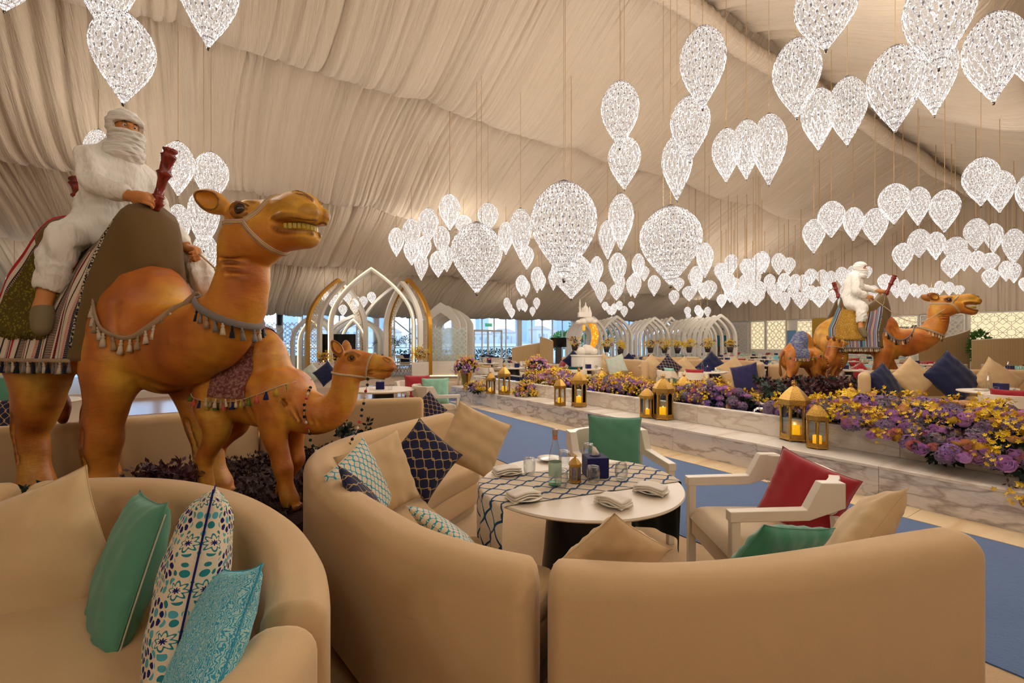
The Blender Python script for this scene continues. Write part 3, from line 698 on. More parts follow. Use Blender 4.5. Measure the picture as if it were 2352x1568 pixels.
def cluster_mesh(name, m, sd, n=26, fl=.2, sph=(.5, .5, .4)):
    mb = MB(); rnd = random.Random(sd)
    for i in range(n):
        z = 1-1.3*(i+.5)/n; a = i*2.4; r = math.sqrt(max(0, 1-z*z)); d = Vector((r*math.cos(a), r*math.sin(a), z)); c = Vector((d.x*sph[0], d.y*sph[1], d.z*sph[2])); u = d.orthogonal().normalized(); w_ = d.cross(u); a0 = rnd.uniform(0, 6)
        for k in range(4):
            b = a0+k*PI/2; e = (u*math.cos(b)+w_*math.sin(b)); g = (u*math.cos(b+.7)+w_*math.sin(b+.7)); h_ = (u*math.cos(b-.7)+w_*math.sin(b-.7)); mb.add([c, c+h_*fl*.6+d*.03, c+e*fl+d*.02, c+g*fl*.6+d*.03], [(0, 1, 2, 3)])
    me = mb.mesh(name, False); me.materials.append(m); return me
def spray_mesh(name, m, sd, n=16):
    mb = MB(); rnd = random.Random(sd)
    for i in range(n):
        c = Vector((rnd.gauss(0, .26), rnd.gauss(0, .26), rnd.uniform(-.1, .75))); d = Vector((rnd.gauss(0, .6), rnd.gauss(0, .6), .6)).normalized(); u = d.orthogonal().normalized(); w_ = d.cross(u)
        for k in range(5):
            b = k*2*PI/5; e = (u*math.cos(b)+w_*math.sin(b)); s_ = (u*math.cos(b+.5)+w_*math.sin(b+.5)); q_ = (u*math.cos(b-.5)+w_*math.sin(b-.5)); mb.add([c, c+q_*.09+d*.02, c+e*.14+d*.04, c+s_*.09+d*.02], [(0, 1, 2, 3)])
    me = mb.mesh(name, False); me.materials.append(m); return me
def leaf_mesh(name, m, sd, n=12):
    mb = MB(); rnd = random.Random(sd); leafball(mb, (0, 0, 0), (.3, .3, .2), n, .42, rnd, .6); me = mb.mesh(name, False); me.materials.append(m); return me
FK = {'rose': [rose_mesh('rose', MF[m], i) for i, m in enumerate(('peach_rose', 'pink_rose', 'yellow_rose', 'peach_rose'))], 'carnation': [rose_mesh('carnation', MF['lilac_carnation'], 11, 1., 6)],
      'hydrangea': [cluster_mesh('hydrangea', MF['violet_hydrangea'], 1, 34), cluster_mesh('hydrangea', MF['dusky_hydrangea'], 2, 34), cluster_mesh('hydrangea', MF['purple_stock'], 3, 26, .22)],
      'orchid_spray': [spray_mesh('orchid_spray', MF['yellow_orchid'], i) for i in (1, 2)], 'leaf_sprig': [leaf_mesh('leaf_sprig', MF['burgundy_leaf'], 1), leaf_mesh('leaf_sprig', MF['dark_leaf'], 2), leaf_mesh('leaf_sprig', MF['dusty_pink'], 3)]}
KW = [('rose', 5), ('carnation', 4), ('hydrangea', 5), ('orchid_spray', 6), ('leaf_sprig', 2)]
def bouquet(label, pts, size, group, sd, mix=None, centre=None, name='flower_arrangement', dark=True):
    "pts: list of (world point, outward dir)"
    rnd = random.Random(sd); c = Vector(centre) if centre is not None else sum((p for p, _ in pts), Vector())/len(pts)
    t = thing(name, label, 'flowers', c, 0, group); bag = [k for k, w_ in (mix or KW) for _ in range(w_)]
    for p, d in pts:
        kd = rnd.choice(bag); me = rnd.choice(FK[kd]); o = bpy.data.objects.new(kd, me); COL.objects.link(o); o.parent = t
        if kd in ('orchid_spray', 'leaf_sprig', 'hydrangea'): o['kind'] = 'stuff'
        sc = size*{'rose': 1.0, 'carnation': 1.05, 'hydrangea': 1.75, 'orchid_spray': 1.7, 'leaf_sprig': 1.2}[kd]*rnd.uniform(.8, 1.15); o.scale = (sc,)*3
        dd = (Vector(d)+Vector((rnd.gauss(0, .3), rnd.gauss(0, .3), rnd.gauss(0, .2)))).normalized(); o.rotation_euler = dd.to_track_quat('Z', 'Y').to_euler(); o.location = p-c+dd*(.02 if kd != 'hydrangea' else -.03)*size/.1
    return t, c
def mound(n, f, rnd):
    out = []
    for _ in range(n): out.append(f(rnd))
    return out
def rowpts(q0, q1, sc, zc, w_, h_, n, rnd, s0=None, prof=None):
    out = []
    for _ in range(n):
        q = rnd.uniform(q0, q1); a = rnd.uniform(.0, PI); pr = prof(q) if prof else 1.; jit = rnd.uniform(.8, 1.05)
        out.append((TP(sc(q) if callable(sc) else sc, q, zc)-TD*math.cos(a)*w_*pr*jit+Vector((0, 0, math.sin(a)*h_*pr*jit)), -TD*math.cos(a)+Vector((0, 0, math.sin(a)+.2))))
    return out
rnd = random.Random(21)
M_SOILD = plain('dark_floral_foam', (30, 34, 28), .9)
def core(t, c, pts_fn, nm='foliage_core'):
    mb = MB(); 
    for (p, r) in pts_fn: leafball(mb, Vector(p)-c, (r*.8, r*.8, r*.55), 150, .085, rnd, .3)
    o = mb.build(nm, MF['dark_leaf'], t, smooth=False); o['kind'] = 'stuff'
# long row on the far rim
segs = [(9.9, 8.2, 'left'), (8.2, 6.2, 'middle'), (6.2, 3.9, 'right')]
for (a, b, w_) in segs:
    pts = rowpts(b, a, FS+1.45, .56, .36, .30, 290, rnd, prof=lambda q: .75+.25*math.sin(q*3.1))
    t, c = bouquet('%s stretch of the purple and yellow flower row on the far rim of the basin' % w_, pts, .095, 'flower row on the fountain', 3+int(a))
    core(t, c, [(TP(FS+1.45, b+(a-b)*(i+.5)/6, .60), .26) for i in range(6)])
for (u, v, r, lab, n) in ((1095, 898, .22, 'small low flower arrangement at the far end of the fountain bench', 70), (1208, 908, .27, 'low flower arrangement on the bench beside the far lantern pair', 90)):
    p0 = G(u, v, SZ); pts = []
    for _ in range(n):
        a, e_ = rnd.uniform(0, 2*PI), rnd.uniform(.1, 1.5); d = Vector((math.cos(a)*math.cos(e_), math.sin(a)*math.cos(e_), math.sin(e_))); pts.append((p0+Vector((d.x*r*1.15, d.y*r*1.15, d.z*r*.95)), d))
    t, c = bouquet(lab, pts, .075, 'low flower arrangements', int(u), centre=p0); core(t, c, [(p0+Vector((0, 0, r*.4)), r)])
# big mass on the near right end: over basin, riser and bench
pts = []
for _ in range(760):
    q = rnd.uniform(.45, 3.25); w_ = np.clip((3.4-q)/1.2, .35, 1); s = FS+.95+rnd.uniform(-.62, .62)*w_*(1 if q > 1.6 else 1.0); 
    if q < 2.0: s = FS+rnd.uniform(-.02+.12*max(0, q), 1.5)
    edge = abs(s-(FS+.95))/.75; z = .62+.26*w_*max(0, 1-edge**2)+rnd.uniform(-.05, .05)
    if s < FS+.5: z = .42+.34*(s-FS)/.5
    pts.append((TP(s, q, z), Vector((0, 0, 1))-TD*max(0, (FS+.9-s))*1.4-TM_*(-.2 if q > 2.6 else 0)+TD*max(0, s-FS-1.2)))
t, c = bouquet('big mass of roses, carnations and yellow orchids spilling over the right end of the fountain', pts, .102, 'right end flowers', 77, mix=[('rose', 8), ('carnation', 8), ('hydrangea', 7), ('orchid_spray', 6), ('leaf_sprig', 4)])
core(t, c, [(TP(FS+(.9 if i < 3 else .45)+.42*j, 2.9-.5*i, .54+.04*j), .25) for i in range(6) for j in range(3) if not (i < 3 and j == 2)])
pts = [(TP(FS+rnd.uniform(-.06, .2), rnd.uniform(-.6, .9), rnd.uniform(.12, .42)), -TD+Vector((0, 0, .3))) for _ in range(46)]
bouquet('trailing flowers hanging over the front edge of the bench at the right frame edge', pts, .09, 'right end flowers', 78, mix=[('leaf_sprig', 5), ('hydrangea', 3), ('orchid_spray', 2), ('rose', 1)])
# two gold vases at the far end
for (u, v, h_, lab) in ((1071, 893, .42, 'shiny gold vase on the far left corner of the fountain'), (1180, 880, .42, 'shiny gold vase behind the far lantern pair')):
    p0 = G(u, v, SZ) if u < 1100 else TP(FS+1.75, 9.9, SZ); vt = thing('vase', lab, 'vase', p0)
    mb = MB(); mb.lathe([(0, 0), (.10, 0), (.105, .01), (.075, .04), (.085, .10), (.115, .25), (.15, .41), (.157, .43), (.147, .43), (.11, .26), (0, .2)], 32, capb=False, capt=False); mb.build('body', M_GOLDP, vt)
    mb = MB(); mb.lathe([(.098, .0), (.112, .015), (.098, .03)], 32, capb=False, capt=False); mb.build('foot_ring', M_GOLD, vt)
    r = .30; cc_ = p0+Vector((0, 0, .56)); pts = []
    for _ in range(110):
        a, e_ = rnd.uniform(0, 2*PI), rnd.uniform(-.5, 1.5); d = Vector((math.cos(a)*math.cos(e_), math.sin(a)*math.cos(e_), math.sin(e_))); pts.append((cc_+Vector((d.x*r, d.y*r, d.z*r*.85)), d))
    t, c = bouquet('round rose bouquet in the '+lab, pts, .075, 'vase bouquets', int(u), mix=[('rose', 7), ('carnation', 4), ('orchid_spray', 2)], centre=cc_, name='bouquet'); core(t, c, [(cc_, r*.9)])
# ================================================================== sofas, cushions, table, chairs
M_SOFA = cloth('beige_sofa_linen', (208, 174, 128), (188, 152, 106), scale=420, bump=.10); M_SOFA2 = M_SOFA
M_PIPE = plain('sofa_welt', (178, 146, 104), .9)
def rounded(w_, z0, z1, r=.07, n=5):
    "closed profile of a padded back: (offset, z)"
    h = w_/2; pr = [(-h+.015, z0), (-h, z0+.03)]
    for i in range(n+1): a = PI-PI/2*i/n; pr.append((-h+r+r*math.cos(a), z1-r+r*math.sin(a)))
    for i in range(n+1): a = PI/2-PI/2*i/n; pr.append((h-r+r*math.cos(a), z1-r+r*math.sin(a)))
    return pr+[(h, z0+.03), (h-.015, z0)]
def offs(path, d):
    out = []; N = len(path)
    for i in range(N):
        a = Vector(path[max(i-1, 0)]); b = Vector(path[min(i+1, N-1)]); t = (b-a).normalized(); out.append((path[i][0]-t.y*d, path[i][1]+t.x*d))
    return out
def padded(path, w_, z0, z1, r, name, m, parent, endr=.05):
    "sweep with softly rounded ends"
    mb = MB(); pr = rounded(w_, z0, z1, r); N = len(path); n = len(pr); L = [0]
    for a, b in zip(path, path[1:]): L.append(L[-1]+math.hypot(b[0]-a[0], b[1]-a[1]))
    tot = L[-1]; ss = sorted(set([0, endr*.15, endr*.4, endr*.7, endr]+[tot-x for x in (0, endr*.15, endr*.4, endr*.7, endr)]+[x for x in L if endr*1.1 < x < tot-endr*1.1]))
    px = np.interp(ss, L, [p[0] for p in path]); py = np.interp(ss, L, [p[1] for p in path]); vs = []
    for i, s in enumerate(ss):
        a = Vector((px[max(i-1, 0)], py[max(i-1, 0)])); b = Vector((px[min(i+1, len(ss)-1)], py[min(i+1, len(ss)-1)])); t = (b-a).normalized(); l = Vector((-t.y, t.x))
        e = min(s, tot-s); k = 1-max(0, 1-e/endr)**2 if e < endr else 1; sh = (1-math.sqrt(max(0, k)))*r
        for (q, z) in pr:
            q2 = q-math.copysign(min(abs(q), sh), q); z2 = z-(sh if z > (z0+z1)/2 else 0); vs.append((px[i]+l.x*q2, py[i]+l.y*q2, z2))
    fs = []
    for i in range(len(ss)-1):
        for k in range(n): fs.append((i*n+k, i*n+(k+1) % n, (i+1)*n+(k+1) % n, (i+1)*n+k))
    fs += [tuple(range(n-1, -1, -1)), tuple((len(ss)-1)*n+k for k in range(n))]; mb.add(vs, fs)
    o = mb.build(name, m, parent); o.data.set_sharp_from_angle(angle=math.radians(50)); return o
def sofa(label, back, inner, zt=.82, seat=True, th=.19, group='curved banquette sofas', seatw=.62, ncush=2, seat_rng=(0, 1)):
    "inner=+1: seat lies to the left of the path"
    B_ = crom(back, 8); c = B_[len(B_)//2]; t = thing('banquette_sofa', label, 'sofa', (c[0], c[1], 0), 0, group); path = [(p[0]-c[0], p[1]-c[1]) for p in B_]
    padded(path, th, .06, zt, .075, 'backrest', M_SOFA, t)
    if seat:
        so = offs(path, inner*(th/2+seatw/2-.01)); n = len(so); so = so[int(n*seat_rng[0]):int(n*seat_rng[1])] if seat_rng != (0, 1) else so
        padded(so, seatw, .10, .30, .03, 'seat_base', M_SOFA, t, .12)
        m_ = len(so); 
        for i in range(ncush): padded(so[m_*i//ncush:m_*(i+1)//ncush+(1 if i < ncush-1 else 0)], seatw+.02, .30, .45, .045, 'seat_cushion', M_SOFA, t, .08)
        padded(so, seatw-.12, .0, .10, .02, 'plinth', plain('sofa_plinth', (190, 170, 140), .7) if 'M_PL' not in globals() else M_PL, t, .1)
    for s in (-1, 1):   # welt seam along the top edges
        e = offs(path, s*(th/2-.012)); mb = MB(); mb.tube([(x, y, zt-.045) for x, y in e[5:-5]], .003, 5); mb.build('welt', M_PIPE, t)
    return t
M_PL = plain('sofa_plinth', (190, 170, 140), .7)
B1 = [(-.02, 1.60), (-.122, 1.678), (-.40, 1.86), (-.66, 2.13), (-.99, 2.52), (-1.25, 2.95), (-1.34, 3.35), (-1.25, 3.80), (-.98, 4.4), (-.66, 4.95)]
B1[0] = (.085, 1.586)
sofa('curved beige sofa piece around the round table, its back sweeping to the left', B1, -1, ncush=3, seat_rng=(.10, .93))
B2 = [(.125, 1.584), (.479, 1.545), (.795, 1.575), (1.16, 1.665), (1.478, 1.76), (1.74, 1.835), (1.85, 1.86)]
sofa('curved beige sofa piece at the bottom right with its back to the camera', B2, 1, ncush=2, seat_rng=(0, .82))
B3 = [(-3.0, 2.36), (-2.77, 2.46), (-2.27, 2.54), (-1.86, 2.49), (-1.43, 2.285), (-1.05, 1.975), (-.79, 1.65), (-.665, 1.41), (-.635, 1.30)]
sofa('beige corner sofa at the bottom left holding four cushions', [(-2.62, 2.47)]+B3[2:], -1, ncush=1, seatw=.75)
sofa('beige sofa piece at the lower left edge beside the big corner sofa', [(-3.9, 1.9), (-3.4, 2.25), (-3.0, 2.39), (-2.69, 2.455)], -1, ncush=1)
sofa('beige sofa arm at the bottom edge just left of the middle', [(-.632, 1.275), (-.615, 1.1), (-.64, .8), (-.8, .45)], -1, zt=.815, ncush=1)
sofa('beige sofa back behind the nearest camel, left of the dark corner', [(-6.3, 4.5), (-5.6, 4.15), (-4.9, 4.05), (-4.3, 4.25), (-3.8, 4.6), (-3.3, 5.1), (-3.06, 5.45)], 1)
sofa('beige sofa back behind the small calf, ending under the grey marble', [(-2.98, 5.4), (-2.75, 5.65), (-2.27, 5.93), (-1.75, 6.12), (-1.22, 6.27)], 1)
# mid-distance sofas beyond the fountain
def sofapx(label, pts, zt, inner=1, **kw): return sofa(label, [tuple(P(u, 784+(EYE-zt)*F/Y, Y).xy) for u, Y in pts], inner, zt=zt, **kw)
sofapx('beige sofa beyond the flowers at right with navy and beige cushions', [(1992, 8.5), (2010, 9.1), (2060, 9.5), (2160, 9.6), (2300, 9.5), (2420, 9.3)], 1.0, 1, ncush=3, inner=-1) if False else None
sofa('beige sofa beyond the flowers at right with navy and beige cushions', [tuple(P(u, 800, Y).xy) for u, Y in ((1985, 8.2), (1992, 9.0), (2050, 9.5), (2160, 9.6), (2300, 9.5), (2420, 9.3))], -1, zt=1.0, ncush=3)
sofa('beige sofa end standing left of the far calf', [tuple(P(u, 800, Y).xy) for u, Y in ((1738, 11.9), (1745, 13.2), (1700, 14.4), (1620, 14.8), (1535, 14.8))], 1, zt=1.0, ncush=3)
sofa('beige sofa panel directly behind the far calf', [tuple(P(u, 800, Y).xy) for u, Y in ((1765, 12.6), (1810, 12.5), (1860, 12.6))], 1, zt=.95, ncush=1)
sofa('small beige sofa left of the patterned navy cushion across the flowers', [tuple(P(u, 800, Y).xy) for u, Y in ((1480, 13.4), (1478, 14.3), (1440, 15.2), (1390, 15.6), (1350, 15.7))], 1, zt=1.0, ncush=2)
sofa('low beige sofa in the second row beyond the flowers', [tuple(P(u, 800, Y).xy) for u, Y in ((1475, 17.2), (1540, 17.0), (1605, 17.0))], 1, zt=1.0, ncush=2)
sofa('beige sofa beyond the left end of the flower row', [tuple(P(u, 800, Y).xy) for u, Y in ((1290, 17.5), (1350, 17.3), (1410, 17.2))], 1, zt=1.0, ncush=2)

# ------------------------------------------------------------------ cushions
def ogee(name, base, line, sc=7., sheen=.1, wdt=.07, mottled=False, lining=None):
    k = N_(name); uv = k.sep(k.coord('UV')); x = k.math('MULTIPLY', uv[0], sc); y = k.math('MULTIPLY', uv[1], sc*.72)
    w1 = k.math('ADD', k.math('MULTIPLY', k.math('SINE', k.math('MULTIPLY', y, 2*PI)), .24), k.math('MULTIPLY', k.math('SINE', k.math('MULTIPLY', y, 6*PI)), -.045))
    def ln(sgn, ph):
        f = k.math('FRACT', k.math('MULTIPLY', k.math('ADD', x, k.math('MULTIPLY', w1, sgn)), 2.)); return k.math('ABSOLUTE', k.math('SUBTRACT', f, .5))
    d = k.math('MINIMUM', ln(1, 0), ln(-1, 0)); mk = k.math('LESS_THAN', d, wdt)
    b = k.mix(k.noise(k.coord('UV'), 40, 4, .7), srgb(base), tuple(min(1, c*1.9+.01) for c in srgb(base)[:3])+(1,)) if mottled else srgb(base)
    n = k.noise(k.coord(), 500, 2)
    cl_ = k.mix(mk, b, srgb(line))
    if lining: cl_ = k.mix(k.n('NewGeometry').outputs['Backfacing'], srgb(lining), cl_)
    return k.fin(k.bsdf(cl_, .9, normal=k.bump(k.math('ADD', n, mk), .25, .003), spec=.15, Sheen_Weight=sheen))
def floral():
    k = N_('blue_star_floral_print'); uv = k.coord('UV'); s = k.sep(uv)
    cr, cg, cb, nv = srgb(228, 210, 180), srgb(88, 168, 176), srgb(44, 128, 134), srgb(30, 34, 96)
    v = k.n('TexVoronoi', i_Scale=25.); v.inputs['Randomness'].default_value = .35; k.set(v.inputs['Vector'], uv)
    col = k.mix(k.math('LESS_THAN', v.outputs['Distance'], .40), cr, k.mix(k.math('GREATER_THAN', k.sep(v.outputs['Color'])[0], .5), cg, cb))
    # rings of navy petals and flower stars on a square lattice
    for (px, py, kind) in ((0, 0, 0), (.5, .5, 1)):
        fx = k.math('SUBTRACT', k.math('FRACT', k.math('ADD', k.math('MULTIPLY', s[0], 5.2), px)), .5); fy = k.math('SUBTRACT', k.math('FRACT', k.math('ADD', k.math('MULTIPLY', s[1], 5.2), py)), .5)
        r = k.math('SQRT', k.math('ADD', k.math('MULTIPLY', fx, fx), k.math('MULTIPLY', fy, fy))); an = k.math('ARCTAN2', fy, fx)
        pet = k.math('MULTIPLY', k.math('COSINE', k.math('MULTIPLY', an, 8.)), .5)
        if kind == 0:
            inside = k.math('LESS_THAN', r, .34); ringm = k.math('LESS_THAN', k.math('ABSOLUTE', k.math('SUBTRACT', r, .23)), k.math('ADD', .055, k.math('MULTIPLY', pet, .05))); gap = k.math('GREATER_THAN', pet, -.28)
            col = k.mix(inside, col, cr); col = k.mix(k.math('MULTIPLY', ringm, gap), col, nv); col = k.mix(k.math('LESS_THAN', r, .09), col, cg)
        else:
            inside = k.math('LESS_THAN', r, .24); star = k.math('LESS_THAN', k.math('ABSOLUTE', k.math('SUBTRACT', r, k.math('ADD', .15, k.math('MULTIPLY', pet, .08)))), .022)
            col = k.mix(inside, col, cr); col = k.mix(star, col, cb); col = k.mix(k.math('LESS_THAN', r, k.math('ADD', .05, k.math('MULTIPLY', pet, .04))), col, nv)
    return k.fin(k.bsdf(col, .9, normal=k.bump(k.noise(k.coord(), 400, 2), .2, .002), spec=.15))
def paisley():
    k = N_('turquoise_paisley_print'); uv = k.coord('UV'); n = k.noise(uv, 30, 5, .75); w_ = k.n('TexWave', i_Scale=20., i_Distortion=26.); k.set(w_.inputs['Vector'], uv); w_.inputs['Detail'].default_value = 4
    m = k.math('GREATER_THAN', k.math('ADD', k.math('MULTIPLY', w_.outputs[1], .6), k.math('MULTIPLY', n, .6)), .62)
    return k.fin(k.bsdf(k.mix(m, srgb(62, 158, 184), srgb(172, 214, 208)), .9, normal=k.bump(k.noise(k.coord(), 400, 2), .2, .002), spec=.15))
CM = dict(beige=cloth('beige_cushion_linen', (214, 182, 136), (194, 158, 112), scale=380, bump=.15), green=cloth('green_cushion_linen', (92, 148, 120), (76, 130, 104), scale=380, bump=.35), teal=cloth('sea_green_velvet', (64, 136, 106), (48, 112, 86), scale=300, bump=.2, sheen=.5),
          red=cloth('crimson_velvet', (170, 40, 48), (140, 28, 36), scale=300, bump=.2, sheen=.5), navy=cloth('navy_velvet', (28, 34, 70), (18, 22, 48), scale=300, bump=.2, sheen=.3), purple=cloth('deep_purple_velvet', (44, 40, 84), (30, 26, 60), scale=300, bump=.2, sheen=.4),
          floral=floral(), paisley=paisley(), lattice=ogee('turquoise_lattice_print', (222, 206, 178), (40, 152, 172), 5, wdt=.09), navyogee=ogee('navy_gold_lattice_brocade', (26, 28, 54), (176, 146, 96), 2.6, wdt=.055, mottled=True),
          white=cloth('white_pattern_cushion', (196, 202, 186), (150, 160, 150), scale=30, bump=.2), aqua=cloth('aqua_cushion', (120, 190, 204), (96, 168, 186), scale=300), mint=cloth('mint_cushion', (150, 196, 170), (126, 176, 150), scale=300), darkgreen=cloth('dark_green_velvet', (18, 62, 60), (12, 44, 44), scale=300))
def cushion_mesh(name, thick=.17, n=22, wr=.012, sd=0):
    rnd = np.random.RandomState(sd); mb = MB(); ph = rnd.rand(8)*6
    def surf(sg):
        def f(a, b):
            x, y = a*2-1, b*2-1; e = max(0, (1-abs(x)**2.3)*(1-abs(y)**2.3))**.48
            pin = 1-.075*(1-abs(x)**3)*(abs(y)**4); pin2 = 1-.075*(1-abs(y)**3)*(abs(x)**4)
            ed = (1-e)
            w_ = wr*(math.sin(9*x+4*y+ph[0])*math.sin(5*y-3*x+ph[1])*.6+math.sin(17*math.atan2(y, x)+ph[2])*min(1, math.hypot(x, y))*ed*1.3)
            return Vector((x*.5*pin2, y*.5*pin, sg*(thick/2*e+w_*e**.5*.9)))
        return f
    mb.grid(surf(1), n, n); g = surf(-1); mb.grid(lambda a, b: g(1-a, b), n, n, uvfn=lambda a, b: (1-a, b))
    me = mb.mesh(name); bm = bmesh.new(); bm.from_mesh(me); bmesh.ops.remove_doubles(bm, verts=bm.verts, dist=.0006); bm.to_mesh(me); bm.free()
    for p in me.polygons: p.use_smooth = True
    f = surf(1); e = [f(t, 0) for t in np.linspace(0, 1, n)]+[f(1, t) for t in np.linspace(0, 1, n)][1:]+[f(1-t, 1) for t in np.linspace(0, 1, n)][1:]+[f(0, 1-t) for t in np.linspace(0, 1, n)][1:-1]
    mb = MB(); mb.tube([Vector((p.x, p.y, 0)) for p in e], .0045, 6, closed=True); pm = mb.mesh('piping'); return me, pm
CSH = [cushion_mesh('cover', .30, sd=1, wr=.02), cushion_mesh('cover', .34, sd=2, wr=.026), cushion_mesh('cover', .26, sd=3, wr=.018)]; CCACHE = {}
def cushion(mat, loc, size, normal, roll=0, label=None, group='loose cushions', v=0, thick=1., zipper=False, up=(0, 0, 1)):
    t = thing('cushion', label, 'cushion', loc, 0, group); n_ = Vector(normal).normalized(); u = Vector(up); x = u.cross(n_).normalized(); y = n_.cross(x)
    M = Matrix((x, y, n_)).transposed() @ Matrix.Rotation(math.radians(roll), 3, 'Z'); t.rotation_euler = M.to_euler(); t.scale = (size, size, size*thick)
    key = (mat, v)
    if key not in CCACHE:
        a, b = CSH[v][0].copy(), CSH[v][1].copy(); a.materials.append(CM[mat]); b.materials.append(CM[mat]); CCACHE[key] = (a, b)
    for nm, me in zip(('cover', 'piping'), CCACHE[key]): o = bpy.data.objects.new(nm, me); COL.objects.link(o); o.parent = t
    if zipper:
        mb = MB(); mb.tube([(.5*(1-.06*(1-abs(y_)**3)), y_*.5, -.012) for y_ in np.linspace(-.85, .85, 14)], .005, 5); mb.build('zip', plain('cream_zip', (206, 196, 170), .6), t)
    return t
# foreground left sofa
cushion('beige', P(48, 1296, 2.02), .64, (.35, -1, .25), 20, 'large beige cushion at the left edge of the frame on the corner sofa', v=1)
cushion('green', P(292, 1308, 1.93), .60, (-.62, -.62, .28), 8, 'green linen cushion with a cream zip leaning between beige and floral ones', v=0, zipper=True)
cushion('floral', P(440, 1352, 1.55), .66, (-.80, -.46, .18), 14, 'cushion printed with navy and turquoise star flowers', v=0)
cushion('paisley', P(468, 1522, 1.20), .47, (-.74, -.52, .40), 22, 'turquoise paisley cushion at the bottom edge', v=2)
# main sofa
cushion('beige', P(872, 1098, 3.0), .50, (.72, -.62, .25), 12, 'beige cushion leaning left of the navy and gold diamond one', v=1)
cushion('lattice', P(832, 1122, 2.75), .48, (.80, -.2, .3), 16, 'white cushion with turquoise lattice at the left end of the sofa', v=2)
cushion('navyogee', P(846, 1165, 2.45), .40, (.74, .25, .55), 30, 'navy brocade cushion lying low in front of the turquoise lattice one', v=2)
cushion('navyogee', P(972, 1056, 3.35), .44, (.45, -.85, .30), 45, 'navy and gold brocade cushion standing on its corner', v=0)
cushion('beige', P(1090, 1010, 3.75), .50, (.30, -.9, .35), 62, 'big beige cushion at the far end of the curved sofa', v=1)
cushion('lattice', P(1026, 1222, 2.22), .36, (.55, .35, .8), 40, 'turquoise lattice cushion lying behind the sofa back near the table runner', v=2)
cushion('beige', P(1408, 1278, 1.80), .34, (-.1, 1, .5), 38, 'small beige cushion peeking over the middle of the sofa back', v=1)
cushion('teal', P(1772, 1285, 1.93), .42, (-.25, .9, .55), 12, 'green velvet cushion peeking over the right sofa back', v=0)
cushion('beige', P(1968, 1232, 2.15), .50, (-.62, .5, .5), 30, 'beige cushion peeking over the right end of the sofa back', v=1)

# ------------------------------------------------------------------ white armchairs
M_CHW = plain('cream_lacquered_wood', (226, 212, 190), .35); M_SEAT = cloth('cream_seat_fabric', (214, 192, 160), (196, 172, 138), scale=380, bump=.3)
def make_chair(label, group='white armchairs'):
    "faces -x, origin at floor centre"
    t = thing('armchair', label, 'chair', (0, 0, 0), 0, group)
    for sy in (-1, 1):
        for (x, z, sp) in ((-.30, .62, 0), (.27, .60, .05)):
            mb = MB(); mb.add([Vector((x+dx+ (sp if k == 0 else 0), sy*.325+dy, k)) for k in (0, z) for dx, dy in ((-.025, -.025), (.025, -.025), (.025, .025), (-.025, .025))], [(3, 2, 1, 0), (4, 5, 6, 7), (0, 1, 5, 4), (1, 2, 6, 5), (2, 3, 7, 6), (3, 0, 4, 7)]); mb.build('leg', M_CHW, t, smooth=False, bevel=.004)
        mb = MB(); prof = [(-.335, .575), (-.335, .635), (.09, .65), (.17, .80), (.30, .80), (.30, .66), (.10, .59)]
        n = len(prof); vs = [Vector((x, sy*.325+o_, z)) for o_ in (-.032, .032) for x, z in prof]; fs = [tuple(range(n-1, -1, -1)), tuple(range(n, 2*n))]+[(i, (i+1) % n, n+(i+1) % n, n+i) for i in range(n)]
        mb.add(vs, fs if sy else fs); mb.build('arm', M_CHW, t, smooth=False, bevel=.005)
    mb = MB(); pts = []
    for i in range(17):
        a = -1.15+2.3*i/16; pts.append((.12+.29*math.cos(a)-.02, .325*math.sin(a)/math.sin(1.15)))
    N = len(pts); vs = []
    for i, (x, y) in enumerate(pts):
        a = Vector(pts[max(i-1, 0)]); b = Vector(pts[min(i+1, N-1)]); tt = (b-a).normalized(); nn = Vector((tt.y, -tt.x))
        for (q, z) in ((-.022, .615), (.022, .615), (.028, .80), (-.028, .80)): vs.append((x+nn.x*q, y+nn.y*q, z-(.006 if z > .7 and (i < 2 or i > N-3) else 0)))
    fs = []
    for i in range(N-1):
        for k in range(4): fs.append((i*4+k, i*4+(k+1) % 4, (i+1)*4+(k+1) % 4, (i+1)*4+k))
    fs += [(3, 2, 1, 0), tuple((N-1)*4+k for k in range(4))]; mb.add(vs, fs); o = mb.build('back_rail', M_CHW, t, bevel=.004); o.data.set_sharp_from_angle(angle=.7)
    mb = MB(); mb.box((-.01, 0, .30), (.60, .60, .12)); mb.build('seat_frame', M_SEAT, t, smooth=False, bevel=.012)
    def seat(a, b):
        x, y = a*2-1, b*2-1; e = max(0, (1-x**8)*(1-y**8))**.35; return Vector((-.01+x*.315, y*.30, .36+.10*e))
    mb = MB(); mb.grid(seat, 18, 18); mb.build('seat', M_SEAT, t)
    mb = MB()
    for j in range(5): mb.tube([(.33-.03*abs(j-2), -.2+.1*j, .36), (.385-.03*abs(j-2), -.2+.1*j, .63)], .012, 6)
    o = mb.build('back_slats', M_CHW, t); o['kind'] = 'stuff'
    return t
ch0 = make_chair('cream wooden armchair with a crimson cushion, right of the round table'); ch0.location = (1.56, 2.885, 0); ch0.rotation_euler = (0, 0, -.02); ch0['group'] = 'armchairs at the round table'
cushion('red', P(1848, 1142, 2.80), .47, (-.80, -.5, .28), -14, 'crimson velvet cushion on the armchair right of the round table', v=0)
dup(ch0, (.88, 3.83, 0), PI/2+.15, 'cream wooden armchair with a green cushion behind the round table')
cushion('green', P(1411, 1017, 3.86), .46, (-.05, -1, .22), -3, 'green cushion on the armchair behind the round table', v=0)

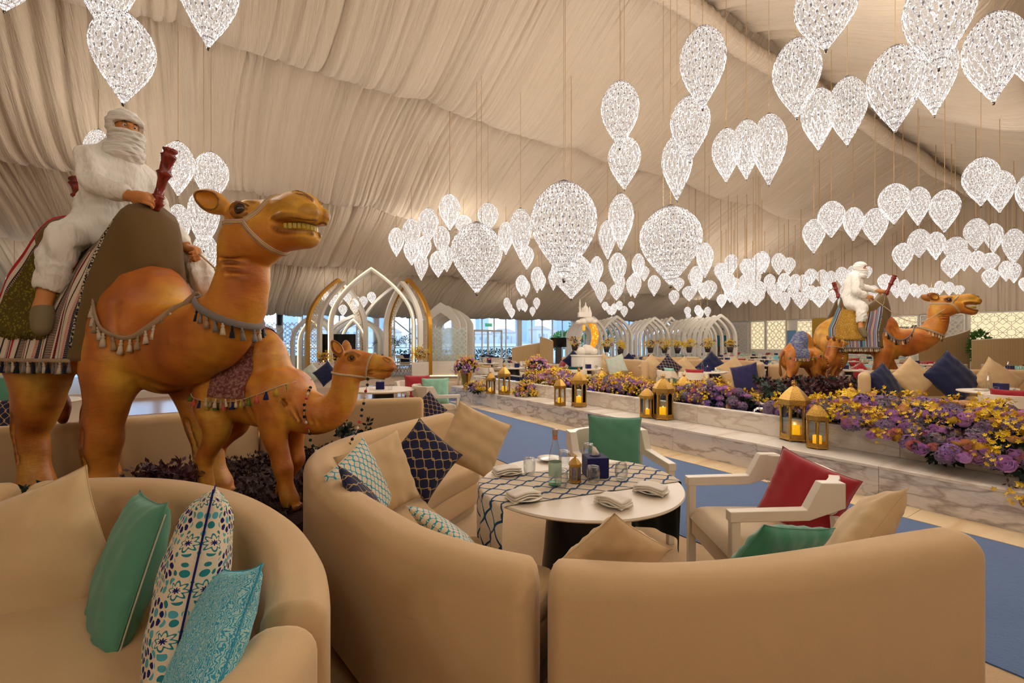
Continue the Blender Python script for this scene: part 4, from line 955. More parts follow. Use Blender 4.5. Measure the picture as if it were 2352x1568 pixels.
# ------------------------------------------------------------------ round table and what stands on it
TC = Vector((.405, 2.715, 0)); TR = .59; TZ = .75
M_TOP = plain('cream_table_top', (228, 212, 190), .42); M_BASE = plain('black_table_base', (10, 12, 20), .35)
tb = thing('round_table', 'round cream table with a black cone base inside the curved sofa', 'table', TC)
mb = MB(); mb.lathe([(0, TZ-.03), (TR-.05, TZ-.03), (TR-.008, TZ-.018), (TR, TZ-.010), (TR-.004, TZ), (0, TZ)], 72, capb=False, capt=False); mb.build('table_top', M_TOP, tb, auto=30)
mb = MB(); mb.lathe([(.25, 0), (.25, .02), (.215, .35), (.185, TZ-.03)], 40); mb.build('pedestal', M_BASE, tb, auto=30)
rn_dir = Vector((.93, .37, 0)).normalized(); rn_n = Vector((-rn_dir.y, rn_dir.x, 0)); M_RUN = ogee('cream_runner_with_blue_lattice', (216, 198, 172), (24, 66, 104), 3.6, wdt=.07, lining=(52, 64, 58))
def runner(a, b):
    y = (a-.5)*.50+.03; s = -1.05+2.05*b; hx = math.sqrt(max(.01, (TR+.006)**2-y*y)); fall = abs(s)-hx
    if fall <= 0: return Vector((rn_dir.x*s+rn_n.x*y, rn_dir.y*s+rn_n.y*y, TZ+.004))
    r = .02; x = hx+min(fall, r)*.7+.015*math.sin(a*17+b*4)*min(1, fall*5)+.02*math.sin(a*7)*min(1, fall*3); return Vector((rn_dir.x*math.copysign(x, s)+rn_n.x*y*(1-.12*fall), rn_dir.y*math.copysign(x, s)+rn_n.y*y*(1-.12*fall), TZ+.004-max(0, fall-.01)))
rn = thing('table_runner', 'cream runner with a blue lattice print hanging over the left edge of the round table', 'table runner', TC); mb = MB(); mb.grid(runner, 40, 120, uvfn=lambda a, b: (a*.62, b*2.3)); o = mb.build('cloth', M_RUN, rn)
kg = N_('clear_drinking_glass'); g_ = kg.n('BsdfTransparent'); g_.inputs[0].default_value = (.95, .96, .96, 1); gy = kg.n('BsdfGlossy', i_Roughness=.03); mxx = kg.n('MixShader'); lw_ = kg.n('LayerWeight', i_Blend=.35); kg.set(mxx.inputs[0], kg.math('ADD', kg.math('MULTIPLY', lw_.outputs[1], .55), .04)); kg.t.links.new(g_.outputs[0], mxx.inputs[1]); kg.t.links.new(gy.outputs[0], mxx.inputs[2]); M_CG = kg.fin(mxx.outputs[0])
def make_tumbler(label):
    t = thing('tumbler', label, 'glass'); mb = MB(); mb.lathe([(.030, 0), (.036, .02), (.039, .05), (.036, .085), (.031, .098), (.0, .10)], 24, capb=False); mb.lathe([(.0, .088), (.028, .088), (.033, .07), (.036, .05), (.033, .02), (.0275, .001)], 24, capb=False, capt=False); mb.build('glass_body', M_CG, t); return t
tum = None
for (u, v, lab, up_) in ((1216, 1088, 'upturned glass beside the rear left napkin', 1), (1289, 1118, 'upturned glass in front of the water bottle', 1), (1363, 1108, 'upturned glass in front of the tissue box', 1), (1427, 1103, 'upright glass at the right of the tissue box', 0), (1296, 1068, 'glass half hidden behind the water bottle', 1), (1352, 1050, 'glass behind the tissue box', 1)):
    p = G(u, v, TZ+.006)
    if tum is None: tum = make_tumbler(lab); tum.location = p; o = tum; tum['group'] = 'tumblers'
    else: o = dup(tum, p, 0, lab)
    o.scale = (1.02, 1.02, 1.05)
    if not up_: o.rotation_euler = (PI, 0, 0); o.location.z = TZ+.006+.10*1.05
bt = thing('water_bottle', 'clear glass water bottle with green foot in the middle of the round table', 'bottle', G(1275, 1113, TZ+.006))
mb = MB(); mb.lathe([(0, 0), (.034, 0), (.038, .008), (.038, .15), (.034, .18), (.018, .245), (.0135, .275), (.0135, .31), (.0155, .312), (.0155, .318), (0, .32)], 28, capb=False, capt=False); mb.build('glass_body', M_CG, bt)
mb = MB(); mb.lathe([(.0385, .055), (.0388, .06), (.0388, .13), (.0385, .135)], 28, capb=False, capt=False); mb.build('label', plain('bottle_label_green', (176, 196, 172), .5), bt); mb = MB(); mb.lathe([(.0, .001), (.036, .002), (.0385, .012), (.036, .018), (0, .014)], 28, capb=False, capt=False); mb.build('green_foot', plain('bottle_green_glass', (110, 190, 130), .2), bt)
mb = MB(); mb.lathe([(.0165, .288), (.0165, .318), (.014, .324), (0, .325)], 16, capb=False); mb.build('cap', plain('bottle_cap_silver', (190, 176, 160), .3, .8), bt); mb = MB(); mb.lathe([(.0145, .262), (.0145, .285)], 16, capb=False, capt=False); mb.build('neck_label', plain('bottle_neck_label', (206, 130, 90), .5), bt)
kb = N_('cobalt_lantern_glass'); t1 = kb.n('BsdfTransparent'); t1.inputs[0].default_value = (.1, .15, .6, 1); g1 = kb.n('BsdfGlossy', i_Roughness=.1); mm = kb.n('MixShader', i_0=.25); kb.t.links.new(t1.outputs[0], mm.inputs[1]); kb.t.links.new(g1.outputs[0], mm.inputs[2]); M_BG = kb.fin(mm.outputs[0])
tl = make_lantern('small gold table lantern with blue glass between bottle and tissue box', M_BG, False, 'table_lantern'); p = G(1321, 1107, TZ+.006); hh = 60*p.y/F; p.z += .022*hh; tl.location = p; tl.scale = (hh*1.12, hh*1.12, hh); tl.rotation_euler = (0, 0, .2)
ts = thing('tissue_box', 'navy fabric tissue box on the round table with a tissue standing up', 'tissue box', G(1367, 1092, TZ+.006), .12); M_NB = cloth('navy_tissue_box_fabric', (34, 32, 84), (24, 22, 62), scale=300, bump=.3)
mb = MB(); mb.box((0, 0, .062), (.135, .135, .124)); mb.build('box', M_NB, ts, smooth=False, bevel=.006); mb = MB(); mb.lathe([(.024, .124), (.032, .124), (.034, .128), (.024, .128)], 20, capb=False, capt=False); mb.build('opening_rim', M_NB, ts)
mb = MB(); mb.add([(-.022, 0, .12), (.024, .006, .12), (.026, .0, .14), (.004, .004, .175), (-.016, 0, .185), (-.02, -.004, .15), (.0, .014, .13)], [(0, 1, 2, 6), (2, 3, 4, 5), (0, 6, 5), (6, 2, 5)]); o = mb.build('tissue', plain('white_tissue', (240, 226, 206), .9), ts); sd = o.modifiers.new('s', 'SOLIDIFY'); sd.thickness = .002
M_NAP = cloth('white_napkin_linen', (236, 224, 206), (224, 210, 190), scale=300, bump=.3, var=.04); M_CHN = plain('white_china', (236, 224, 206), .2)
def make_setting(label):
    t = thing('side_plate', label, 'plate'); mb = MB(); mb.lathe([(0, 0), (.05, 0), (.085, .012), (.087, .014), (.05, .004), (0, .004)], 36, capb=False, capt=False); mb.build('plate_body', M_CHN, t); return t
def make_napkin(label):
    t = thing('napkin', label, 'napkin')
    for i, (dz, w_, l_) in enumerate(((.012, .105, .17), (.022, .10, .165), (.031, .097, .16))):
        mb = MB(); f = lambda a, b: Vector(((a-.5)*w_, (b-.5)*l_, dz+.006*math.sin(b*PI)-.012*abs(b-.5)*2*(1-i*.3)+.003*math.sin(a*6+i))); mb.grid(f, 6, 12); o = mb.build('fold', M_NAP, t); sd = o.modifiers.new('s', 'SOLIDIFY'); sd.thickness = .008; sd.offset = 0
    return t
pl = nk_ = None
for (u, v, rz, lab) in ((1207, 1145, -1.05, 'front left of the round table'), (1414, 1158, .75, 'front right of the round table'), (1500, 1130, .95, 'right edge of the round table'), (1168, 1087, -1.2, 'rear left of the round table')):
    p = G(u, v, TZ+.008)
    if pl is None: pl = make_setting('white side plate under a napkin at the '+lab); pl.location = p; pl['group'] = 'side plates'; nk_ = make_napkin('folded white napkin on the plate at the '+lab); nk_.location = p+Vector((-.01, .012, 0)); nk_.rotation_euler = (0, 0, rz); nk_['group'] = 'napkins'
    else: dup(pl, p, 0, 'white side plate under a napkin at the '+lab); dup(nk_, p+Vector((-.01, .012, 0)), rz, 'folded white napkin on the plate at the '+lab)
dup(pl, G(1262, 1055, TZ+.008), 0, 'bare white side plate behind the water bottle')
# ================================================================== camels and riders
def camel_paint(name, sc=1.):
    k = N_(name); co = k.coord()
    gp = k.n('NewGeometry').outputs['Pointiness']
    n1 = k.noise(k.vscale(co, (1, 1, .55)), 2.6/sc, 2, .45); n2 = k.noise(co, 7/sc, 3, .5); n3 = k.noise(k.vscale(co, (1, 1, 2.5)), 16/sc, 4, .6)
    base = k.ramp(n1, [(.28, srgb(156, 82, 28)), (.42, srgb(196, 112, 38)), (.53, srgb(214, 138, 48)), (.66, srgb(228, 170, 60))])
    base = k.mix(k.math('MULTIPLY', k.ramp(n2, [(.48, 0), (.75, 1)]), .4), base, srgb(150, 74, 28))
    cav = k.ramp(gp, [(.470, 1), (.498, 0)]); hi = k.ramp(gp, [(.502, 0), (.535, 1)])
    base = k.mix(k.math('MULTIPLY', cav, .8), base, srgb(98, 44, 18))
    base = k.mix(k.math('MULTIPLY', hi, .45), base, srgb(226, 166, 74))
    nb = k.math('ADD', n3, k.math('MULTIPLY', k.noise(co, 120/sc, 3, .6), .25))
    return k.fin(k.bsdf(base, .42, normal=k.bump(nb, .35, .012*sc), spec=.45))

def sdf_camel(h, hh, mouth=.0, legs=None):
    "adult dromedary facing +x, feet at z=.28; returns body field and head field"
    B = Field((-1.15, -.62, .2), (1.95, .62, 2.45), h)
    B.chain([(-.52, 0, 1.72, .30), (-.2, 0, 1.68, .35), (.15, 0, 1.68, .36), (.5, 0, 1.64, .35)], .08, asp=.93)
    B.ell((-.55, 0, 1.72), (.26, .30, .36), .1)
    B.chain([(-.35, 0, 1.98, .16), (.0, 0, 2.06, .2), (.33, 0, 2.03, .2), (.56, 0, 1.9, .17)], .22, asp=.9)
    for s in (-1, 1):   # shoulders, haunches
        B.ell((.5, s*.24, 1.58), (.24, .13, .36), .12)
        B.ell((-.5, s*.22, 1.55), (.27, .15, .36), .12)
    # neck
    NECK = [(.5, 0, 1.62, .34, .9), (.78, 0, 1.55, .32, .88), (1.02, 0, 1.58, .275, .86), (1.27, 0, 1.67, .235, .82), (1.45, 0, 1.84, .192, .8), (1.53, 0, 2.05, .168, .8), (1.53, 0, 2.28, .155, .82)]
    B.chain(NECK, .07)
    B.ell((.72, 0, 1.33), (.16, .13, .14), .12)      # brisket
    for j in range(7):  # neck folds
        t = 1.0+j*.07; B.seg((t, -.3, 1.93-.02*j), (t+.1, -.3, 1.5), .008, .006, .05, op='-')
    for s in (-1, 1):
        B.chain([(.50, s*.40, 1.72, .014), (.56, s*.385, 1.50, .018), (.66, s*.33, 1.32, .018), (.82, s*.2, 1.235, .016), (.86, 0, 1.22, .014)], .07, op='-')
        for j in range(5): B.seg((.62+j*.07, s*.33, 1.88-.03*j), (.70+j*.07, s*.36, 1.62-.04*j), .007, .003, .06, op='-')
        B.seg((.28, s*.38, 1.75), (.36, s*.33, 1.3), .014, .01, .08, op='-')
    L = legs or {}
    fr = L.get('fr', [(.48, -.24, 1.45, .2), (.45, -.26, 1.15, .135), (.40, -.27, .93, .105), (.39, -.27, .8, .1), (.38, -.27, .6, .082), (.40, -.27, .42, .09), (.44, -.27, .34, .1)])
    fl = L.get('fl', [(.52, .24, 1.45, .2), (.64, .26, 1.15, .135), (.74, .27, .92, .11), (.78, .27, .8, .1), (.83, .27, .6, .082), (.88, .27, .42, .09), (.93, .27, .34, .1)])
    hr = L.get('hr', [(-.5, -.24, 1.5, .23), (-.40, -.26, 1.22, .17), (-.44, -.27, 1.0, .125), (-.52, -.27, .83, .098), (-.47, -.27, .6, .078), (-.44, -.27, .42, .088), (-.40, -.27, .34, .1)])
    hl = L.get('hl', [(-.5, .24, 1.5, .23), (-.46, .26, 1.22, .16), (-.56, .27, 1.0, .115), (-.68, .27, .83, .09), (-.60, .27, .6, .07), (-.56, .27, .42, .08), (-.52, .27, .34, .1)])
    for c in (fr, fl, hr, hl):
        B.chain(c, .07, asp=.9)
        f = c[-1]
        for s in (-1, 1): B.seg((f[0]-.03, f[1]+s*.04, .33), (f[0]+.09, f[1]+s*.045, .31), .055, .045, .02)
    for c in (hr, hl):  # knee caps
        B.ell((c[1][0]+.12, c[1][1], c[1][2]-.06), (.07, .07, .12), .05)
    for c in (fr, fl): B.ell((c[3][0]+.05, c[3][1], c[3][2]), (.07, .075, .08), .05)
    for c in (fr, fl, hr, hl):     # tendon grooves down the legs
        for s in (-1, 1):
            B.chain([(q[0]-.01, q[1]+s*q[3]*1.06, q[2], .004) for q in c[2:5]], .05, op='-')
    for s in (-1, 1):
        for j in range(3): B.chain([(.62+.07*j, s*.40, 1.80-.05*j, .004), (.68+.08*j, s*.36, 1.66-.05*j, .006)], .04, op='-')
        B.chain([(-.22, s*.36, 1.85, .006), (-.28, s*.37, 1.6, .01), (-.2, s*.33, 1.38, .006)], .06, op='-')
    # tail
    B.chain([(-.78, 0, 1.75, .05), (-.86, 0, 1.5, .035), (-.85, .05, 1.2, .035), (-.8, .08, 1.0, .06), (-.78, .08, .85, .03)], .03)
    # head
    H = Field((1.0, -.34, 1.55), (2.4, .34, 2.86), hh)
    H.chain(NECK, .07)
    H.ell((1.60, 0, 2.475), (.20, .15, .145), .06)
    H.chain([(1.54, 0, 2.32, .17, .85), (1.72, 0, 2.345, .155, .85), (1.88, 0, 2.385, .12, .95)], .06)
    H.chain([(1.62, 0, 2.50, .115, .85), (1.82, 0, 2.52, .09, .85), (1.98, 0, 2.53, .095, 1.1), (2.1, 0, 2.515, .1, 1.15)], .05)
    H.ell((2.05, 0, 2.54), (.14, .12, .095), .04)
    for s in (-1, 1):    # upper lip lobes, cheeks, brows
        H.ell((2.15, s*.052, 2.475), (.11, .072, .075), .02)
        H.chain([(1.93, s*.105, 2.45, .022), (2.03, s*.118, 2.458, .026), (2.14, s*.098, 2.445, .026), (2.215, s*.05, 2.43, .024)], .02)
        H.ell((1.68, s*.085, 2.575), (.075, .045, .04), .03)
        H.ell((1.60, s*.10, 2.32), (.16, .075, .14), .06)
        H.ell((1.655, s*.135, 2.52), (.07, .035, .062), .02)
        H.ell((1.668, s*.168, 2.522), (.05, .03, .045), .01, op='-')
        H.chain([(1.605, s*.150, 2.50, .011), (1.655, s*.158, 2.472, .012), (1.72, s*.140, 2.49, .009)], .01)
        H.chain([(1.595, s*.148, 2.53, .012), (1.655, s*.158, 2.572, .015), (1.735, s*.134, 2.55, .01)], .01)
        H.chain([(1.58, s*.155, 2.50, .004), (1.64, s*.165, 2.445, .005), (1.74, s*.145, 2.46, .003)], .02, op='-')
        # ears
        R = Matrix.Rotation(s*.5, 3, 'Z') @ Matrix.Rotation(-.62, 3, 'Y').to_3x3()
        e0 = Vector((1.46, s*.115, 2.57)); d = Vector((-.80, s*.38, .42)).normalized()
        H.chain([tuple(e0)+(.045,), tuple(e0+d*.07)+(.068,), tuple(e0+d*.13)+(.052,), tuple(e0+d*.185)+(.014,)], .03, asp=1)
        nrm = Vector((.45, s*.85, -.05)).normalized()
        H.chain([tuple(e0+d*.04+nrm*.05)+(.03,), tuple(e0+d*.08+nrm*.055)+(.054,), tuple(e0+d*.14+nrm*.05)+(.034,)], .015, op='-')
        # nostrils
        H.chain([(2.08, s*.07, 2.615, .014), (2.14, s*.072, 2.605, .02), (2.2, s*.045, 2.57, .014)], .015)
        H.chain([(2.09, s*.085, 2.625, .008), (2.15, s*.075, 2.615, .018), (2.215, s*.04, 2.575, .012)], .012, op='-')
    H.seg((2.262, 0, 2.53), (2.24, 0, 2.42), .008, .012, .02, op='-')
    # lower jaw
    jd = mouth
    H.chain([(1.84, 0, 2.36, .10, 1.0), (1.98, 0, 2.325-jd*.5, .062, 1.5), (2.1, 0, 2.315-jd, .05, 1.8), (2.15, 0, 2.32-jd, .042, 1.6)], .04)
    for s in (-1, 1): H.chain([(1.92, s*.105, 2.385-jd*.2, .016), (2.02, s*.11, 2.355-jd*.6, .02), (2.12, s*.09, 2.345-jd, .022), (2.19, s*.035, 2.34-jd, .022)], .015)
    # mouth opening
    for s in (-1, 1):
        H.chain([(1.94, s*.135, 2.418, .006), (2.03, s*.13, 2.40-jd*.3, .018), (2.13, s*.105, 2.395-jd*.5, .026), (2.22, s*.05, 2.39-jd*.5, .028), (2.25, 0, 2.39-jd*.5, .028)], .01, op='-')
    H.ell((2.12, 0, 2.395-jd*.5), (.14, .10, .02+jd*.4), .01, op='-')
    # chin and throat creases
    for j, zz in enumerate((2.18, 2.13, 2.07)):
        for s in (-1, 1): H.seg((1.5+j*.03, s*.16, zz), (1.7, s*.12, zz-.01), .007, .005, .035, op='-')
    return B, H

def tassel_mesh(L=.075, r=.016):
    mb = MB()
    mb.lathe([(0, 0), (.006, -.002), (.007, -.012), (.004, -.016), (.009, -.02), (.0095, -.026), (.006, -.03), (.010, -.036), (r*.8, -L*.7), (r, -L), (0, -L*.97)], 8, capb=False, capt=False)
    return mb.mesh('tassel')
TM = tassel_mesh()
M_TAS = [cloth('thread_cream', (214, 194, 164), scale=90, bump=.5), cloth('thread_grey', (128, 118, 112), scale=90, bump=.5), cloth('thread_navy', (28, 30, 44), scale=90, bump=.5), cloth('thread_tan', (170, 142, 108), scale=90, bump=.5)]
TMS = []
for m in M_TAS:
    c = TM.copy(); c.materials.append(m); TMS.append(c)
def tassels(parent, pts, kinds, sc=1., name='tassel'):
    for i, p in enumerate(pts):
        o = bpy.data.objects.new(name, TMS[kinds[i % len(kinds)]]); COL.objects.link(o); o.parent = parent
        o.location = p; o.rotation_euler = (random.uniform(-.12, .12), random.uniform(-.12, .12), 0); s = sc*random.uniform(.9, 1.1); o.scale = (s, s, s)
def resample(pts, step):
    pts = [Vector(p) for p in pts]; out = [pts[0]]; acc = 0
    for a, b in zip(pts, pts[1:]):
        L = (b-a).length; 
        if L < 1e-9: continue
        d = step-acc
        while d <= L: out.append(a.lerp(b, d/L)); d += step
        acc = L-(d-step)
    return out

def striped_cloth(name, pal):
    "woven stripes running down the cloth, u across the stripes; pal = list of (width, colour, motif)"
    k = N_(name); uv = k.sep(k.coord('UV')); u, v = uv[0], uv[1]
    tot = sum(p[0] for p in pal); x = 0; st = []
    for wd, c, _ in pal: st.append((x/tot, srgb(c))); x += wd
    rep = k.math('FRACT', k.math('MULTIPLY', u, 1.0))
    base = k.ramp(rep, st[:32], 'CONSTANT')
    # small woven marks that break the stripes lengthwise
    m1 = k.math('GREATER_THAN', k.math('FRACT', k.math('MULTIPLY', v, 70.)), .55)
    m2 = k.math('GREATER_THAN', k.math('FRACT', k.math('MULTIPLY', v, 120.)), .5)
    x = 0; mk = []
    for wd, c, mo in pal: mk.append((x/tot, mo)); x += wd
    mask = k.ramp(rep, mk[:32], 'CONSTANT')
    use1 = k.math('MULTIPLY', m1, k.math('GREATER_THAN', mask, .6))
    use2 = k.math('MULTIPLY', m2, k.math('MULTIPLY', k.math('GREATER_THAN', mask, .2), k.math('LESS_THAN', mask, .6)))
    col = k.mix(use1, base, srgb(38, 34, 36)); col = k.mix(use2, col, srgb(225, 212, 192))
    n = k.noise(k.coord(), 300, 2)
    return k.fin(k.bsdf(col, .9, normal=k.bump(k.math('ADD', n, k.math('MULTIPLY', mask, .4)), .4, .004), spec=.15))

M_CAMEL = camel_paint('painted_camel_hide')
M_EYE = plain('camel_eye_brown', (34, 14, 8), .06, spec=.9)
M_TOOTH = plain('yellow_tooth', (190, 160, 40), .35)
M_ROPE = cloth('beige_rope', (206, 182, 148), scale=60, bump=.8)
M_WHITE = cloth('white_robe_cotton', (232, 222, 206), (214, 200, 180), scale=260, bump=.35, var=.04)
def wrapped():
    k = N_('white_head_wrap'); co = k.coord()
    n = k.noise(k.vscale(co, (1.6, 1.6, 9)), 6.5, 2, .5)
    return k.fin(k.bsdf(srgb(244, 238, 228), .9, normal=k.bump(n, .9, .03), spec=.15))
M_WRAP = wrapped()
def folded():
    k = N_('white_robe_folds'); co = k.coord()
    n = k.noise(k.vscale(co, (1, 1, .45)), 9, 3, .5); f = k.noise(co, 250, 2)
    return k.fin(k.bsdf(srgb(246, 240, 228), .9, normal=k.bump(k.math('ADD', n, k.math('MULTIPLY', f, .01)), .9, .06), spec=.15))
M_ROBE = folded()
M_SKIN = plain('painted_skin', (206, 136, 72), .5)
M_SHOE = plain('olive_slipper', (128, 112, 80), .8)
M_POST = (lambda k: k.fin(k.bsdf(k.ramp(k.noise(k.vscale(k.coord(), (8, 8, 2)), 6, 3), [(.35, srgb(96, 26, 16)), (.65, srgb(150, 44, 26))]), .25)))(N_('red_lacquered_wood'))
M_LINE = cloth('brown_saddle_felt', (112, 86, 48), (88, 66, 38), scale=240, bump=.5)
PALR = [(2, (186, 50, 58), 0), (3, (225, 208, 184), .4), (1, (60, 48, 46), 0), (4, (190, 160, 140), .8), (1, (225, 208, 184), 0), (2, (172, 44, 52), .8), (4, (226, 210, 186), .0), (1, (80, 60, 56), .8), (3, (226, 210, 186), .0), (2, (186, 50, 58), .4), (3, (96, 92, 98), .8), (2, (226, 210, 186), 0)]
PALB = [(4, (104, 136, 152), 0), (1, (206, 178, 168), 0), (2, (90, 92, 110), .8), (1, (206, 178, 168), 0), (3, (120, 128, 142), 0), (1, (170, 70, 70), 0), (3, (92, 84, 88), .4), (1, (170, 70, 70), 0), (3, (126, 140, 158), 0), (1, (214, 190, 180), 0), (3, (84, 104, 128), .8), (1, (60, 60, 76), 0)]
M_STR = striped_cloth('red_cream_woven_stripes', PALR*1); M_STB = striped_cloth('blue_grey_woven_stripes', PALB*1)
def blanket_mat(name, a, b):
    k = N_(name); co = k.coord(); n = k.noise(co, 26, 4, .6); v = k.n('TexVoronoi', i_Scale=44.); k.set(v.inputs['Vector'], co)
    return k.fin(k.bsdf(k.mix(k.ramp(v.outputs[0], [(.3, 0), (.42, 1)]), srgb(a), srgb(b)), .9, normal=k.bump(n, .4, .01), spec=.1))
M_BLO = blanket_mat('olive_patterned_blanket', (140, 122, 44), (92, 80, 34)); M_BLY = blanket_mat('gold_patterned_blanket', (196, 168, 104), (174, 128, 44))

def saddle_profile(z):  # front and rear edge of the cloth at height z
    zf = [(1.44, .36), (1.8, .36), (2.1, .42), (2.4, .47), (2.69, .55)]; zr = [(1.44, -.62), (1.9, -.62), (2.2, -.5), (2.45, -.4), (2.68, -.33)]
    g = lambda T: float(np.interp(z, [a for a, _ in T], [b for _, b in T]))
    return g(zf), g(zr)
def cloth_pt(a, b, inset=0., drop=0.):
    "a: 0 right hem .. .5 ridge .. 1 left hem;  b: 0 rear .. 1 front"
    s = abs(a-.5)*2; sg = -1 if a < .5 else 1
    top = 2.38+.31*(np.clip((b-.62)/.38, 0, 1)**1.6)+.30*(np.clip((.30-b)/.30, 0, 1)**1.6)
    z = top-(top-1.44-drop)*max(0, (s-.09)/.91)**1.06
    y = sg*(.115*min(1, s*7)+.35*np.clip((s-.1)/.9, 0, 1)**.50-inset*min(1, s*3))
    f, r = saddle_profile(z); t = r+(f-r)*b; y *= 1.10-.14*b
    y += sg*.012*math.sin(t*34+z*3)*min(1, s*1.3)
    return Vector((t, y, z-inset*.6*(1-s)))

def strands(mb, pts, wdt=.006, L=.05):
    for p in pts:
        q = Vector(p)+Vector((random.uniform(-.006, .006), random.uniform(-.004, .004), -L*random.uniform(.8, 1.1)))
        mb.tube([p, q], wdt/2, 3)

def build_camel(name, label, loc, yaw, h, hh, scheme, mouth, pose, ttypes, ctypes, rider_label, rider_pose, group='camel statues'):
    root = thing(name, label, 'camel', loc, yaw)
    Bf, Hf = sdf_camel(h, hh, mouth, pose)
    # fine undulation = muscle relief
    for q_ in (Bf, Hf): q_.disp(lambda x, y, z: .006*np.sin(9*x+3*np.sin(5*z))*np.sin(7*z+2*y)+.0035*np.sin(23*x+11*z)*np.sin(19*z-7*x+9*y))
    v1, q1 = Bf.quads(); v2, q2 = Hf.quads()
    # one body mesh: the two surfaces meet under the neck collar
    c1 = v1[q1].mean(1); c2 = v2[q2].mean(1); cut = lambda c: (c[:, 0]-1.41)*.42+(c[:, 2]-1.80)*.9
    keep1 = ~((cut(c1) > .0) & (c1[:, 0] > 1.0)); keep2 = cut(c2) > -.004
    q = np.vstack([q1[keep1], q2[keep2]+len(v1)])
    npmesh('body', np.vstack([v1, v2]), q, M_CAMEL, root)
    for s in (-1, 1):
        mb = MB(); mb.lathe([(.0, -.043)]+[(.043*math.cos(a), .043*math.sin(a)) for a in np.linspace(-1.4, 1.4, 9)]+[(0, .043)], 16, (1.672, s*.145, 2.522), capb=False, capt=False)
        mb.build('eye', M_EYE, root)
    for s in (-1, 1):
        for i in range(7):
            f = i/6.; th = .18+1.32*f; x = 2.02+.165*math.sin(th*1.0); y = s*.112*math.cos(th)**.8; z = 2.378-mouth*.62
            mb = MB(); mb.box((0, 0, 0), (.027, .016, .042)); o = mb.build('tooth', M_TOOTH, root, bevel=.005)
            o.location = (x-.012, y*.97, z+.008); o.rotation_euler = (0, 0, -s*(.25+1.2*f))
    # halter
    mb = MB(); rc = (1.71, 0, 2.43)
    for (u, wax) in (((.66, 0, .75), (.75, 0, -.66)), ((.66, 0, -.75), (.75, 0, .66)), ((-1, 0, .05), (.05, 0, 1))):
        U = Vector(u).normalized(); pts = [Hf.ray(rc, U*math.cos(a_)+Vector((0, 1, 0))*math.sin(a_), .6, .003) for a_ in np.linspace(-PI/2, PI/2, 25)]
        strap(mb, pts, wax, .038, .005, closed=False)
    mb.build('halter', M_HALT, root)
    # neck collar with tassels
    c = Vector((1.41, 0, 1.80)); ax = Vector((.42, 0, .9)).normalized(); u = Vector((.9, 0, -.42))
    pts = ring(Bf, c, u, (0, 1, 0), 48, .012)
    mb = MB(); mb.tube(pts, .017, 8, closed=True, flat=(1.5, .7)); o = mb.build('collar', M_TAS[ctypes[-1]], root)
    tassels(root, [p+Vector((0, 0, -.015)) for p in resample(pts+[pts[0]], .062)[:-1]], ctypes[:-1], 1.25)
    # chest garland, both sides: hangs from the cloth edge to the root of the neck
    for s in (-1, 1):
        g = []
        for i in range(22):
            f = i/21; t = .40+f*.74; z = 1.99+(-.36)*math.sin(PI*min(1, f*1.05))**.8+f*.0-.04*f
            p = Bf.ray((t, 0, z), (0, s, 0), .6, .012) if Bf.val((t, 0, z)) < 0 else Vector((t, s*.05, z))
            g.append(p)
        mb = MB(); mb.tube(g, .018, 8, flat=(1.3, .6)); mb.build('garland', M_TAS[ttypes[-1]], root)
        tassels(root, [p+Vector((0, s*.006, -.012)) for p in resample(g, .068)], ttypes[:-1], 1.35)
    # saddle: felt lining, striped cloth, blanket, posts
    mb = MB(); mb.grid(lambda a, b: cloth_pt(a, b), 72, 40, uvfn=lambda a, b: (b*3.0, a*2.6))
    o = mb.build('saddle_cloth', scheme[0], root)
    sd = o.modifiers.new('s', 'SOLIDIFY'); sd.thickness = .012; sd.offset = -1
    mb = MB()
    def lin(a, b):
        s = abs(a-.5)*2
        if b < .7: return cloth_pt(a, b/.7, .026)
        p = cloth_pt(a, 1, .018); g = (b-.7)/.3; e = 1-max(0, (s-.05)/.95)
        w_ = math.sin(g*PI/2)
        return Vector((p.x+.05*math.sin(g*PI*.8)+.04*w_*e, p.y*(1-(.06+.16*e)*w_), p.z-.50*w_*e**1.2))
    mb.grid(lin, 60, 40); o = mb.build('saddle_lining', M_LINE, root)
    sd = o.modifiers.new('s', 'SOLIDIFY'); sd.thickness = .035; sd.offset = -1
    for s in (0, 1):   # hem braid and tassels
        e = [cloth_pt(.001 if s == 0 else .999, b/20, -.012, .0) for b in range(21)]
        mb = MB(); mb.tube(e, .013, 6, flat=(1.2, .7)); mb.build('hem_braid', M_TAS[ttypes[-1]], root)
        tassels(root, resample([p+Vector((0, 0, -.008)) for p in e], .036), ctypes[:-1], 1.15)
        e2 = [cloth_pt(a/30*.5 if s == 0 else 1-a/30*.5, .985, -.008) for a in range(2, 28)]
        mb = MB(); mb.tube(e2, .016, 6, flat=(.6, 1.3)); mb.build('edge_trim', M_TRIM, root)
    mb = MB(); bf = lambda a, b: cloth_pt(.5+(a-.5)*.80, .12+b*.60, -.03)
    mb.grid(bf, 40, 20); o = mb.build('saddle_blanket', scheme[1], root)
    fr = MB(); strands(fr, [bf(a_, i/60) for i in range(61) for a_ in (0, 1)], .012, .06); fo_ = fr.build('fringe', scheme[2], o); fo_['kind'] = 'stuff'
